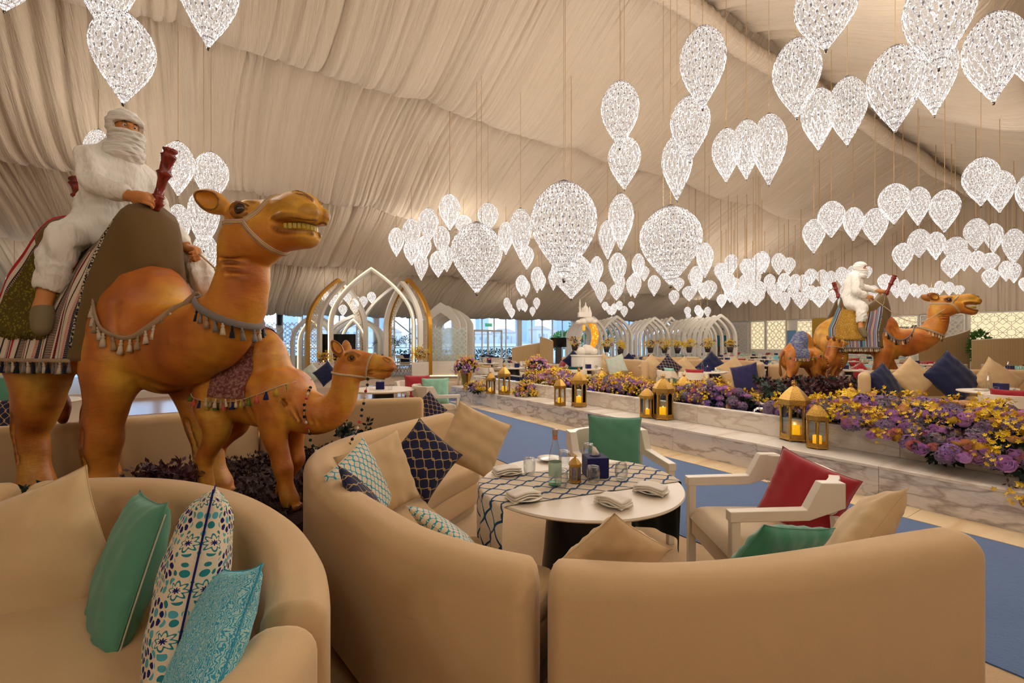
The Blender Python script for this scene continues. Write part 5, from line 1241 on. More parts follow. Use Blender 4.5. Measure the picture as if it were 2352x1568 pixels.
    for (x0, z0, x1, z1) in ((.57, 2.66, .755, 3.14), (-.33, 2.64, -.44, 3.04)):
        a, b = Vector((x0, 0, z0)), Vector((x1, 0, z1)); d = b-a; L = d.length
        pr = [(.0, 0), (.026, 0), (.028, .05), (.042, .1), (.046, .14), (.03, .19), (.044, .23), (.03, .25), (.026, .36), (.03, .5), (.04, .57), (.05, .6), (.034, .64), (.036, .78), (.044, .86), (.05, .88), (.036, .91), (.034, .93), (.045, .96), (.044, .99), (.02, 1.015), (0, 1.02)]
        mb = MB(); mb.lathe([(r*1.18, z*L) for r, z in pr], 20, capb=False, capt=False); o = mb.build('saddle_post', M_POST, root)
        o.location = a; o.rotation_euler = d.to_track_quat('Z', 'Y').to_euler()
    # rein
    R = rider_pose
    hd = Vector(R['rein']); rp_ = [Vector((1.70, -.135, 2.45)), Vector((1.45, -.2, 2.2)), Vector((1.15, -.18, 2.12)), Vector((.8, -.15, 2.24)), hd]
    if 'reinpath' in R: rp_ = [Vector(p) for p in R['reinpath']]
    mb = MB(); mb.tube(crom([tuple(p) for p in rp_], 8), .008, 6); mb.build('rein', M_ROPE, root)
    build_rider(root, loc, yaw, rider_label, R)
    return root

M_HALT = (lambda k: k.fin(k.bsdf(k.ramp(k.sep(k.coord('UV'))[0], [(0, srgb(214, 190, 160)), (.18, srgb(160, 60, 60)), (.28, srgb(220, 200, 170)), (.42, srgb(178, 160, 40)), (.58, srgb(220, 200, 170)), (.72, srgb(160, 60, 60)), (.82, srgb(220, 196, 170))], 'CONSTANT'), .85, normal=k.bump(k.noise(k.coord(), 200, 2), .5, .004))))(N_('striped_halter_webbing'))
M_TRIM = (lambda k: k.fin(k.bsdf(k.mix(k.math('GREATER_THAN', k.noise(k.coord(), 75, 1), .5), srgb(36, 32, 34), srgb(206, 192, 164)), .85)))(N_('black_cream_braid_trim'))

def hand(fld, wrist, dirv, up, side, curl=.9, sc=1.):
    "five separate curled fingers; dirv = forearm direction, up = back of the hand, side=+1 thumb towards up x dir"
    w_ = Vector(wrist); d = Vector(dirv).normalized(); u = Vector(up); u = (u-d*u.dot(d)).normalized(); s_ = d.cross(u)*side
    pc = w_+d*.055*sc
    fld.chain([tuple(w_-d*.04*sc)+(.029*sc,), tuple(w_)+(.028*sc,), tuple(w_+d*.04*sc)+(.034*sc,), tuple(w_+d*.08*sc)+(.03*sc,)], .015)
    for i, (off, L, r) in enumerate(((-.033, .078, .0095), (-.011, .09, .0105), (.011, .085, .0105), (.032, .07, .0095))):
        b = w_+d*.082*sc+s_*off*sc; ang = 0; p = b; pts = [tuple(w_+d*.045*sc+s_*off*.8*sc)+(r*1.25*sc,), tuple(p)+(r*1.1*sc,)]
        for j, fr in enumerate((.45, .32, .23)):
            ang += curl*(.6, .95, .7)[j]; dd = d*math.cos(ang)-u*math.sin(ang); p = p+dd*L*fr*sc; pts.append(tuple(p)+(r*(1, .92, .8)[j]*sc,))
        for a, b2 in zip(pts, pts[1:]): fld.seg(a[:3], b2[:3], a[3], b2[3], .004)
    t0 = w_+d*.02*sc-s_*.03*sc; td = (d*.55-s_*.5-u*.65).normalized()
    fld.seg(t0, t0+td*.045*sc, .014*sc, .012*sc, .012); td2 = (d*.5+s_*.1-u*.8).normalized(); fld.seg(t0+td*.045*sc, t0+td*.045*sc+td2*.035*sc, .012*sc, .0095*sc, .004)

def build_rider(camel, loc, yaw, label, R):
    root = thing('person', label, 'person', loc, yaw, 'white robed camel riders')
    h = R.get('h', .008)
    dx = R.get('dx', .1); hc = Vector(R.get('head', (.10, 0, 3.37))); shR, shL = Vector((-.04+dx, -.19, 3.09)), Vector((-.04+dx, .19, 3.09)); pel = Vector((-.16+dx, 0, 2.53))
    elR, wrR, elL, wrL = [Vector(R[k]) for k in ('elR', 'wrR', 'elL', 'wrL')]
    kR, aR, tR = Vector(R['kR']), Vector(R['aR']), Vector(R['tR']); kL, aL, tL = Vector(R['kL']), Vector(R['aL']), Vector(R['tL'])
    hipR, hipL = pel+Vector((.0, -.11, -.02)), pel+Vector((0, .11, -.02))
    lo, hi = (-.5, -.75, 1.5), (1.1, .75, 3.66)
    # the figure: one continuous body
    S = Field(lo, hi, h)
    S.ell(hc, (.095, .078, .115), .02); S.ell(hc+Vector((.02, 0, -.05)), (.078, .06, .08), .03)
    tw = R.get('turn', 0.); fx = Vector((math.cos(tw), math.sin(tw), 0)); fy = Vector((-fx.y, fx.x, 0))
    S.seg(hc+fx*.098+Vector((0, 0, .012)), hc+fx*.112+Vector((0, 0, -.025)), .010, .015, .02)         # nose
    for s in (-1, 1):
        S.ell(hc+fx*.085+fy*.034*s+Vector((0, 0, .015)), (.02, .02, .013), .01, op='-')
        S.seg(hc+fx*.088+fy*.018*s+Vector((0, 0, .038)), hc+fx*.07+fy*.055*s+Vector((0, 0, .04)), .009, .008, .02)
        S.ell(hc+fy*.08*s+Vector((0, 0, -.005)), (.02, .012, .03), .01)
    S.seg(hc+fx*.09+Vector((0, 0, -.065)), hc+fx*.085+Vector((0, 0, -.1)), .02, .02, .03)
    S.chain([tuple(hc-Vector((.03, 0, .08)))+(.055,), (dx, 0, 3.16, .055), (dx-.03, 0, 3.06, .09), (dx-.06, 0, 2.9, .14), (dx-.1, 0, 2.7, .13), tuple(pel)+(.14,)], .05, asp=1.15)
    for sh, el, wr in ((shR, elR, wrR), (shL, elL, wrL)):
        S.chain([tuple(sh)+(.06,), tuple(sh.lerp(el, .5))+(.05,), tuple(el)+(.042,), tuple(el.lerp(wr, .5))+(.038,), tuple(wr)+(.028,)], .03)
    for hp, kn, an, to in ((hipR, kR, aR, tR), (hipL, kL, aL, tL)):
        S.chain([tuple(hp)+(.095,), tuple(kn)+(.065,), tuple(kn.lerp(an, .35))+(.06,), tuple(an)+(.046,), tuple(an.lerp(to, .3)+Vector((0, 0, -.01)))+(.048,)], .03)
    hand(S, wrR, R['hdR'], R['huR'], R.get('hsR', 1), R.get('cR', .9), 1.3)
    hand(S, wrL, R['hdL'], R['huL'], R.get('hsL', -1), R.get('cL', .9), 1.3)
    S.build('body', M_SKIN, root)
    # robe and trousers
    g = R.get('hr', .011); T = Field(lo, hi, g)
    T.chain([(dx, 0, 3.20, .09), (dx-.03, 0, 3.07, .13), (dx-.05, 0, 2.9, .17), (dx-.09, 0, 2.72, .165), (dx-.12, 0, 2.56, .19), (dx-.12, 0, 2.44, .19)], .07, asp=1.15)
    T.seg(shR, shL, .085, .085, .06)
    for sh, el, wr in ((shR, elR, wrR), (shL, elL, wrL)):
        e2 = el.lerp(wr, .86)
        T.chain([tuple(sh)+(.084,), tuple(sh.lerp(el, .5))+(.074,), tuple(el)+(.066,), tuple(el.lerp(wr, .5))+(.06,), tuple(e2)+(.054,)], .035)
        dd = (wr-el).normalized(); T.seg(e2+dd*.03, e2+dd*.13, .043, .045, .006, op='-')
    for hp, kn, an in ((hipR, kR, aR), (hipL, kL, aL)):
        an = kn.lerp(an, .72); T.chain([tuple(hp)+(.15,), tuple(hp.lerp(kn, .5))+(.115,), tuple(kn)+(.09,), tuple(kn.lerp(an, .5))+(.08,), tuple(an)+(.078,)], .06)
        dd = (an-kn).normalized(); T.seg(an+dd*.03, an+dd*.14, .068, .075, .006, op='-')
    T.disp(lambda x, y, z: .011*np.sin(22*z+17*x+5*np.sin(8*x+4*y))*np.sin(6*x-5*z+3)+.010*np.abs(np.sin(30*z-27*x+14*y+2*np.sin(9*z)))**3*np.sin(9*z+7*y+1))
    T.build('robe', M_ROBE, root)
    # head wrap with an eye slit
    W = Field(tuple(hc-Vector((.35, .32, .5))), tuple(hc+Vector((.35, .32, .32))), g*.75)
    W.ell(hc+Vector((-.015, 0, .04)), (.142, .124, .135), .02)
    for i, (z, r) in enumerate(((.085, .13), (.055, .138), (-.045, .142), (-.085, .14), (-.125, .132), (-.16, .12), (-.195, .11))):
        W.ell(hc+fx*(.012 if z < 0 else -.005)+Vector((0, 0, z)), (r, r*.88, .036), .012)
    W.ell(hc+Vector((-.04, 0, -.2)), (.14, .15, .08), .06)
    W.box(hc+fx*.135+Vector((0, 0, .012)), (.10, .1, .034), .015, .012, Matrix.Rotation(tw, 3, 'Z'), op='-')
    W.ell(hc, (.1, .083, .118), .004, op='-')
    W.disp(lambda x, y, z: .0035*np.sin(95*z+22*x+14*y+3*np.sin(20*y))+.002*np.sin(170*z-40*y))
    W.build('head_wrap', M_WRAP, root)
    for s in (-1, 1):
        c = hc+fx*.078+fy*.034*s+Vector((0, 0, .012))
        mb = MB(); mb.lathe([(0, -.0145)]+[(.0145*math.cos(a), .0145*math.sin(a)) for a in np.linspace(-1.4, 1.4, 7)]+[(0, .0145)], 14, c, capb=False, capt=False); e = mb.build('eye', M_EW, root)
        mb = MB(); mb.lathe([(0, -.0085)]+[(.0085*math.cos(a), .0085*math.sin(a)) for a in np.linspace(-1.4, 1.4, 5)]+[(0, .0085)], 12, c+fx*.0078-Vector((0, 0, .002)), capb=False, capt=False); mb.build('iris', M_EYE, e)
        mb = MB(); mb.tube([c+fx*.019+fy*(-.014*s)+Vector((0, 0, .02)), c+fx*.018+fy*.006*s+Vector((0, 0, .028)), c+fx*.004+fy*.026*s+Vector((0, 0, .02))], [.003, .0045, .002], 6); mb.build('eyebrow', M_BROW, root)
    for hp, an, to in ((0, aR, tR), (1, aL, tL)):
        f = Field(tuple(np.minimum(an, to)-.16), tuple(np.maximum(an, to)+.14), .008)
        dd = (to-an).normalized()
        f.chain([tuple(an+dd*.03+Vector((0, 0, -.03)))+(.062,), tuple(an.lerp(to, .6))+(.06,), tuple(to)+(.05,)], .02)
        f.build('slipper', M_SHOE, root)
    return root
M_EW = plain('eye_white', (224, 220, 210), .2); M_BROW = plain('eyebrow_black', (24, 16, 12), .8)
RP_NEAR = dict(head=(.22, 0, 3.365), turn=-.25, dx=.13, elR=(.20, -.23, 2.86), wrR=(.49, -.12, 2.745), hdR=(.85, .3, -.08), huR=(.1, -.8, .35), hsR=-1, cR=1.05,
    elL=(.12, .36, 2.74), wrL=(.47, .34, 2.42), hdL=(.8, .1, -.3), huL=(.2, .6, .5), hsL=1, cL=1.1,
    kR=(.12, -.37, 2.38), aR=(.04, -.45, 1.88), tR=(.10, -.49, 1.68), kL=(.40, .42, 2.34), aL=(.66, .48, 1.93), tL=(.76, .5, 1.78), rein=(.62, .35, 2.5),
    reinpath=[(1.42, .12, 2.36), (1.30, .14, 2.2), (1.1, .26, 2.05), (.95, .33, 2.08), (.8, .35, 2.22), (.58, .35, 2.38)], h=.008, hr=.011)
build_camel('camel', 'large painted camel statue with red striped saddle cloth, nearest to the curved sofas', (-3.463, 3.906, 0), -.327, .0125, .0075,
    (M_STR, M_BLO, M_BLO), .0, None, [0, 3, 0, 3], [1, 0, 2, 1, 3, 1], 'person in a white robe and head wrap riding the nearest camel', RP_NEAR)

RP_FAR = dict(head=(.10, 0, 3.34), turn=-.1, dx=0, elR=(-.06, -.34, 2.78), wrR=(.15, -.30, 2.64), hdR=(.9, .25, -.15), huR=(.1, -.6, .6), hsR=-1, cR=.9,
    elL=(.22, .3, 2.92), wrL=(.47, .12, 2.80), hdL=(.85, -.3, -.2), huL=(.3, .5, .6), hsL=1, cL=1.1,
    kR=(.04, -.38, 2.40), aR=(.0, -.46, 1.95), tR=(.07, -.5, 1.72), kL=(.04, .38, 2.40), aL=(.0, .48, 1.93), tL=(.07, .52, 1.74), rein=(.3, -.28, 2.62),
    reinpath=[(1.72, -.16, 2.43), (1.45, -.2, 2.2), (1.15, -.22, 2.03), (.8, -.26, 2.12), (.5, -.28, 2.38), (.27, -.28, 2.60)], h=.014, hr=.018)
build_camel('camel', 'painted camel statue with blue striped saddle cloth, beyond the flower-lined fountain', (8.305, 11.0, 0), -.432, .024, .015,
    (M_STB, M_BLY, M_BLY), .07, None, [0, 2, 1, 1], [0, 3, 0, 3], 'person in a white robe and head wrap riding the far camel beyond the fountain', RP_FAR)

# ------------------------------------------------------------------ camel calves
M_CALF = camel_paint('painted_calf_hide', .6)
M_MAROON = (lambda k: k.fin(k.bsdf(k.mix(k.ramp(k.noise(k.coord(), 45, 4, .7), [(.45, 0), (.6, 1)]), srgb(112, 50, 48), srgb(164, 120, 104)), .85, normal=k.bump(k.noise(k.coord(), 120, 2), .4, .005))))(N_('maroon_patterned_cloth'))
M_BLUEC = (lambda k: k.fin(k.bsdf(k.mix(k.ramp(k.noise(k.vscale(k.coord(), (1, 1, 3)), 16, 4, .7), [(.45, 0), (.6, 1)]), srgb(70, 84, 130), srgb(150, 146, 148)), .85)))(N_('blue_grey_patterned_cloth'))
M_PC = [plain('pom_'+n, c, .95) for n, c in (('green', (96, 120, 40)), ('coral', (214, 96, 80)), ('navy', (34, 40, 96)), ('yellow', (200, 170, 40)))]
M_PB = [plain('bead_'+n, c, .9) for n, c in (('dark_green', (20, 40, 36)), ('red', (190, 50, 66)), ('navy', (26, 28, 50)), ('white', (226, 214, 190)))]
def build_calf(label, loc, yaw, zs, h, hh, clothm, pose, clothr):
    root = thing('camel_calf', label, 'camel', loc, yaw, 'camel statues')
    Z = lambda z: .28+(z-.28)*zs
    B = Field((-.95, -.42, .2), (.85, .42, 1.9*zs+.1), h)
    z4 = lambda L: [(a[0], a[1], Z(a[2]))+tuple(a[3:]) for a in L]
    B.chain(z4([(-.45, 0, 1.26, .2), (-.2, 0, 1.23, .23), (.05, 0, 1.2, .225)]), .06)
    B.chain(z4([(-.42, 0, 1.42, .1), (-.24, 0, 1.56, .11), (-.2, 0, 1.66, .09), (-.08, 0, 1.5, .1)]), .14, asp=.9)
    for s in (-1, 1):
        B.ell((.06, s*.13, Z(1.17)), (.16, .1, .24), .07); B.ell((-.5, s*.12, Z(1.2)), (.17, .1, .22), .07)
    nk = z4(pose['neck']); B.chain(nk, .05)
    for s in (-1, 1):
        B.chain(z4([(.08, s*.27, 1.3, .006), (.14, s*.265, 1.15, .006), (.22, s*.225, 1.0, .006)]), .05, op='-')
        for j in range(6): B.seg((.16+j*.05, s*.2, Z(1.22-.02*j)), (.22+j*.05, s*.15, Z(1.05-.01*j)), .005, .004, .03, op='-')
        B.seg((-.12, s*.25, Z(1.25)), (-.06, s*.2, Z(1.0)), .008, .006, .05, op='-')
    for c in pose['legs']:
        B.chain(z4(c), .04); f = z4([c[-1]])[0]
        for s in (-1, 1): B.seg((f[0]-.02, f[1]+s*.022, .315), (f[0]+.055, f[1]+s*.025, .30), .033, .026, .012)
    for c in pose['legs']:
        k_ = z4([c[3]])[0]; B.ell((k_[0]+.02, k_[1], k_[2]), (.045, .045, .05), .03)
    B.chain(z4([(-.66, 0, 1.35, .03), (-.74, 0, 1.2, .022), (-.74, .02, .98, .022), (-.72, .03, .86, .03), (-.71, .03, .78, .012)]), .02)
    B.disp(lambda x, y, z: .003*np.sin(16*x+3*np.sin(9*z))*np.sin(13*z+4*y))
    hx, hz = pose['head']; o = Vector((hx, 0, Z(hz)))     # skull centre
    H = Field(tuple(o+Vector((-.42, -.24, -.55))), tuple(o+Vector((.5, .24, .25))), hh)
    p = lambda x, y, z: (o.x+x, y, o.z+z)
    H.ell(p(0, 0, 0), (.115, .085, .09), .03)
    H.chain([p(-.03, 0, -.07)+(.085,), p(.08, 0, -.07)+(.075,), p(.2, 0, -.05)+(.055,)], .03, asp=.85)
    H.chain([p(.02, 0, .015)+(.07,), p(.15, 0, -.0)+(.055,), p(.26, 0, -.02)+(.052,), p(.32, 0, -.03)+(.045,)], .03)
    H.chain(nk[-4:], .05)
    H.chain([nk[-1], p(-.04, 0, -.06)+(.085,)], .03, asp=.9)
    for s in (-1, 1):
        H.ell(p(.31, s*.02, -.055), (.06, .038, .035), .012)
        H.chain([p(.17, s*.045, -.075)+(.01,), p(.26, s*.055, -.082)+(.008,), p(.36, s*.02, -.082)+(.008,)], .012, op='-')
        H.ell(p(.045, s*.08, .03), (.036, .02, .032), .012); H.ell(p(.05, s*.096, .03), (.023, .017, .019), .007, op='-')
        H.chain([p(.0, s*.07, .055)+(.012,), p(.05, s*.078, .065)+(.014,), p(.1, s*.06, .045)+(.01,)], .015)
        H.chain([p(.29, s*.03, .022)+(.004,), p(.325, s*.036, .005)+(.008,)], .01, op='-')
        d = Vector((-.35, s*.35, .85)).normalized(); e0 = Vector(p(-.06, s*.06, .06)); n_ = Vector((.7, s*.7, .0)).normalized()
        H.chain([tuple(e0)+(.028,), tuple(e0+d*.045)+(.036,), tuple(e0+d*.085)+(.024,), tuple(e0+d*.115)+(.006,)], .015)
        H.chain([tuple(e0+d*.03+n_*.028)+(.018,), tuple(e0+d*.06+n_*.03)+(.026,), tuple(e0+d*.095+n_*.024)+(.014,)], .006, op='-')
    H.chain([p(.14, 0, -.10)+(.035,), p(.24, 0, -.105)+(.03,), p(.31, 0, -.10)+(.024,)], .015)
    v1, q1 = B.quads(); v2, q2 = H.quads(); c1 = v1[q1].mean(1); c2 = v2[q2].mean(1)
    zc = nk[-2][2]+.3*(nk[-1][2]-nk[-2][2])
    k1 = ~((c1[:, 2] > zc) & (c1[:, 0] > .35)); k2 = c2[:, 2] > zc-.02
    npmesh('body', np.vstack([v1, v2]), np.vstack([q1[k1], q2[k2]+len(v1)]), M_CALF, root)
    for s in (-1, 1):
        mb = MB(); mb.lathe([(0, -.02)]+[(.02*math.cos(a), .02*math.sin(a)) for a in np.linspace(-1.4, 1.4, 7)]+[(0, .02)], 14, p(.05, s*.081, .03), capb=False, capt=False); mb.build('eye', M_EYE, root)
    # rope halter and lead
    mb = MB()
    mb.tube(ring(H, p(.17, 0, -.03), (.25, 0, 1), (0, 1, 0), 30, .004), .008, 6, closed=True)
    mb.tube(ring(H, p(-.03, 0, -.10), (1, 0, -.12), (0, 1, 0), 30, .004), .009, 6, closed=True)
    mb.build('rope_halter', M_ROPE, root)
    # hump cloth
    f = clothr; M = 34; fld = B
    def cp(a, b):
        ang = (a-.5)*2*f['span']; t = f['t0']+(f['t1']-f['t0'])*b+f['lean']*(1-math.cos(ang))
        r = fld.ray((t, 0, Z(1.28)), (0, math.sin(ang), math.cos(ang)), .7, .012)
        return r
    mb = MB(); mb.grid(cp, M, 16); mb.build('hump_cloth', clothm, root)
    for s in (0, 1):
        e = [cp(s, b/12)+Vector((0, (-.006 if s == 0 else .006), -.005)) for b in range(13)]
        tassels(root, resample(e, .045), [0, 3], .9)
        gl = []
        for i in range(26):
            q = i/25; t = -.72+.93*q; z = Z(1.25)+.10*q-.10*math.sin(PI*q)
            gl.append(fld.ray((max(-.6, t), 0, z), (0 if t > -.6 else (t+.6)*2, (-1 if s == 0 else 1), 0), .5, .008) if fld.val((max(-.6, t), 0, z)) < 0 else Vector((t, 0, z)))
        mb = MB(); mb.tube(gl, .004, 5); mb.build('tassel_string', M_ROPE, root)
        for i, q in enumerate(resample(gl, .075)):
            mb = MB(); mb.lathe([(0, 0), (.008, -.006), (.007, -.016), (.014, -.03), (.022, -.062), (0, -.06)], 8, capb=False, capt=False)
            o2 = mb.build('pompom_tassel', M_PC[i % 4], root); o2.location = q
    b1 = [fld.ray((t, 0, Z(z)), (0, y, w_), .5, .006) for t, z, y, w_ in ((.27, 1.12, 0, 1), (.30, 1.1, -.6, .8), (.32, 1.06, -1, .2), (.34, 1.0, -1, -.3))]
    b1 += [b1[-1]+Vector((.03, -.01, -.1)), b1[-1]+Vector((.12, -.01, -.22)), b1[-1]+Vector((.24, .02, -.2)), b1[-1]+Vector((.38, .03, .0)), Vector(p(.16, -.08, -.24)), Vector(p(.17, -.06, -.12))]
    cc = crom([tuple(q) for q in b1], 6); mb = MB(); mb.tube(cc, .003, 5); mb.build('bead_string', M_ROPE, root)
    ball = None
    for i, q in enumerate(resample(cc, .048)):
        if ball is None or True:
            mb = MB(); mb.lathe([(0, -.013), (.009, -.009), (.013, 0), (.009, .009), (0, .013)], 8, capb=False, capt=False)
        o2 = mb.build('pompom', M_PB[[0, 2, 3, 1, 0][i % 5]], root); o2.location = q+Vector((0, random.uniform(-.008, .008), 0))
    return root
POSE_N = dict(neck=[(.05, 0, 1.16, .18), (.22, 0, 1.09, .155), (.38, 0, 1.06, .125), (.50, 0, 1.13, .10), (.565, 0, 1.27, .085), (.575, 0, 1.42, .08)], head=(.62, 1.53),
    legs=[[(.05, -.13, 1.05, .11), (.06, -.14, .88, .075), (.10, -.14, .74, .055), (.13, -.14, .62, .055), (.15, -.14, .48, .04), (.18, -.14, .37, .045), (.20, -.14, .33, .045)],
          [(.05, .13, 1.05, .11), (.04, .14, .88, .07), (.04, .14, .74, .05), (.05, .14, .62, .052), (-.0, .14, .5, .036), (-.06, .13, .38, .036), (-.06, .13, .335, .04)],
          [(-.48, -.12, 1.1, .13), (-.44, -.14, .92, .08), (-.52, -.14, .76, .055), (-.56, -.14, .66, .048), (-.54, -.14, .5, .036), (-.53, -.14, .38, .042), (-.51, -.14, .33, .045)],
          [(-.48, .12, 1.1, .13), (-.50, .14, .92, .08), (-.62, .14, .78, .05), (-.69, .14, .68, .045), (-.66, .14, .5, .034), (-.65, .14, .38, .04), (-.63, .14, .33, .045)]])
POSE_F = dict(neck=[(.05, 0, 1.18, .18), (.22, 0, 1.1, .155), (.36, 0, 1.07, .125), (.47, 0, 1.16, .10), (.54, 0, 1.3, .085), (.57, 0, 1.44, .08)], head=(.63, 1.56),
    legs=[[(.04, -.13, 1.05, .11), (.03, -.14, .88, .075), (.07, -.14, .74, .055), (.09, -.14, .62, .055), (.12, -.14, .48, .04), (.14, -.14, .37, .045), (.16, -.14, .33, .045)],
          [(.06, .13, 1.05, .11), (.14, .14, .88, .07), (.22, .14, .74, .05), (.28, .14, .62, .052), (.34, .14, .5, .038), (.42, .13, .38, .038), (.45, .13, .335, .04)],
          [(-.52, -.12, 1.1, .13), (-.56, -.14, .92, .09), (-.62, -.14, .76, .055), (-.66, -.14, .66, .048), (-.64, -.14, .5, .036), (-.63, -.14, .38, .042), (-.61, -.14, .33, .045)],
          [(-.48, .12, 1.1, .13), (-.40, .14, .92, .08), (-.46, .14, .78, .05), (-.54, .14, .68, .045), (-.5, .14, .5, .034), (-.49, .14, .38, .04), (-.47, .14, .33, .045)]])
build_calf('small painted camel calf with maroon hump cloth, behind the nearest camel', (-1.895, 3.712, 0), -.141, .92, .0095, .006, M_MAROON, POSE_N, dict(span=1.75, t0=-.42, t1=-.10, lean=-.02))
build_calf('small painted camel calf with blue hump cloth in front of the far camel', (6.94, 10.6, 0), .121, 1.0, .018, .012, M_BLUEC, POSE_F, dict(span=1.85, t0=-.52, t1=-.2, lean=-.02))
# ================================================================== arches and pavilions
M_ARW = plain('white_arch_lacquer', (236, 228, 214), .45); M_ARG = plain('gold_arch', (204, 146, 48), .35, .6); M_LED = emis('warm_led_strip', (255, 222, 160), 3.2)
def ogee_pts(w, h, sp, n=14, pt=.72, pw=2.05):
    "outline of a pointed arch from the left foot over the tip to the right foot"
    H = h-sp; L = []
    for i in range(n+1):
        a = i/n; z = sp+H*a; x = -w/2*(1-a**pw); L.append((x, z))
    L[-1] = (0, h); L = [(-w/2, 0)]+L; return L+[(-x, z) for x, z in L[-2::-1]]
def arch_bm(mb, w, h, sp, b, dpt, y=0, mi=0, n=14, pw=2.05):
    "band b wide (in the arch plane) and dpt deep along y"
    o_ = ogee_pts(w, h, sp, n, pw=pw); i_ = ogee_pts(w-2*b, h-b*1.25, sp, n, pw=pw); N = len(o_); vs = []
    for (x, z), (x2, z2) in zip(o_, i_): vs += [(x, y-dpt/2, z), (x2, y-dpt/2, z2), (x2, y+dpt/2, z2), (x, y+dpt/2, z)]
    fs = [(3, 2, 1, 0), tuple((N-1)*4+k for k in range(4))]
    for i in range(N-1):
        for k in range(4): fs.append((i*4+k, i*4+(k+1) % 4, (i+1)*4+(k+1) % 4, (i+1)*4+k))
    mb.add(vs, fs, mi)
def pavilion_arch(t, name, m, w, h, sp, b, d, loc=(0, 0, 0), rz=0, led=False, wide=False):
    mb = MB(); arch_bm(mb, w, h, sp, b, d, pw=2.7 if wide else 2.05); o = mb.build(name, m, t, smooth=False); o.location = loc; o.rotation_euler = (0, 0, rz)
    if led:
        mb = MB(); arch_bm(mb, w-.01, h-.005, sp, .035, .012, -d/2-.008, pw=2.7 if wide else 2.05); l = mb.build('led_strip', M_LED, o, smooth=False)
    return o
def lattice_panel(t, w, h, z0, loc, rz, cell=.32, clip=None):
    mb = MB(); star_lattice(mb, w, h, cell, .015, .02); o = mb.build('cut_lattice_panel', M_LATT, t, smooth=False); o.location = loc; o.rotation_euler = (0, 0, rz); o.location.z = z0; return o
# big LED pavilion
Yp = 18.; pv = thing('pavilion', 'tall pavilion of white and gold pointed arches with a glowing front arch', 'pavilion', P(855, 784+(EYE-.2)*F/Yp, Yp), .0, scale=.9)
pavilion_arch(pv, 'front_arch', M_ARW, 3.78, 4.75, 2.2, .13, .30, (0, 0, .04), 0, True)
pavilion_arch(pv, 'rear_arch', M_ARW, 3.5, 4.4, 2.0, .13, .25, (.1, 3.4, .04), 0)
def between(t, nm, m, p0, p1, h, b, d, sp=2.1):
    a = (p0-t.location)/.9; b_ = (p1-t.location)/.9; mid = (a+b_)/2; dv = b_-a; return pavilion_arch(t, nm, m, dv.xy.length, h, sp, b, d, (mid.x, mid.y, .04), math.atan2(dv.y, dv.x))
fl_ = lambda u, Y: P(u, 784+EYE*F/(Y*.9), Y*.9)
for (ga, gb, wa, wb) in ((fl_(704, 20.3), fl_(838, 23.0), fl_(731, 20.0), fl_(842, 22.4)), (fl_(893, 22.8), fl_(989, 20.4), fl_(885, 22.2), fl_(967, 20.0))):
    between(pv, 'gold_side_arch', M_ARG, ga, gb, 4.5, .11, .20); between(pv, 'white_side_arch', M_ARW, wa, wb, 4.3, .12, .22)
    dv = gb-ga; rz = math.atan2(dv.y, dv.x); w_ = dv.xy.length/.9; mid = ((ga+gb)/2-pv.location)/.9
    o1 = ogee_pts(w_-.25, 4.35, 2.1, 16); o2 = ogee_pts(w_-.95, 3.8, 2.1, 16); mb = MB(); seq = [(a_, b_) for a_, b_ in zip(o1, o2)]; full = []
    for k in range(len(seq)-1):
        (a1, b1), (a2, b2) = seq[k], seq[k+1]; m_ = 7 if k in (0, len(seq)-2) else 1
        for j in range(m_): full.append(tuple(tuple(Vector((x[0], 0, x[1])).lerp(Vector((y[0], 0, y[1])), (j+jj)/m_)) for x, y, jj in ((a1, a2, 0), (a1, a2, 1), (b1, b2, 1), (b1, b2, 0))))
    for a_, b_, c_, d_ in full:
        a_, b_, c_, d_ = map(Vector, (a_, b_, c_, d_))
        for p_, q_ in ((a_, c_), (b_, d_), (a_, d_), ((a_+b_)/2, (a_+d_)/2), ((a_+b_)/2, (b_+c_)/2), ((c_+d_)/2, (a_+d_)/2), ((c_+d_)/2, (b_+c_)/2)): mb.tube([p_, q_], .012, 4)
    o = mb.build('arch_lattice', M_LATT, pv, smooth=False); o.location = (mid.x, mid.y, .04); o.rotation_euler = (0, 0, rz)
for s, yy, rz in ():
    x = s*1.85+s*.35
    pavilion_arch(pv, 'white_side_arch', M_ARW, 2.9, 4.3, 2.1, .12, .22, (x-s*.30, yy, .04), rz)
    pavilion_arch(pv, 'gold_side_arch', M_ARG, 3.1, 4.45, 2.1, .10, .16, (x+s*.12, yy+.15, .04), rz)
    for dq in (-1.22, 1.22): lattice_panel(pv, .34, 4.0-.9, .1, (x+dq*math.cos(rz)-.17*math.cos(rz), yy+dq*math.sin(rz), 0), rz, .17)
    # curved lattice infill following the arch
    mb = MB(); o1 = ogee_pts(2.86, 4.25, 2.1, 16); o2 = ogee_pts(2.2, 3.75, 2.1, 16)
    for k in range(1, len(o1)-2):
        a, b, c, d = [Vector((p[0], 0, p[1])) for p in (o1[k], o1[k+1], o2[k+1], o2[k])]; m_ = (a+b+c+d)/4
        for p_, q_ in ((a, c), (b, d), (a, b), (c, d), ((a+b)/2, (a+d)/2), ((a+b)/2, (b+c)/2), ((c+d)/2, (a+d)/2), ((c+d)/2, (b+c)/2)): mb.tube([p_, q_], .012, 4)
    o = mb.build('arch_lattice', M_LATT, pv, smooth=False); o.location = (x+s*.12, yy+.15, .04); o.rotation_euler = (0, 0, rz)
for s in (-1, 1):
    mb = MB(); mb.box((s*2.15, -.15, .32), (.62, .62, .64)); mb.build('pedestal', M_ARW, pv, smooth=False, bevel=.02)
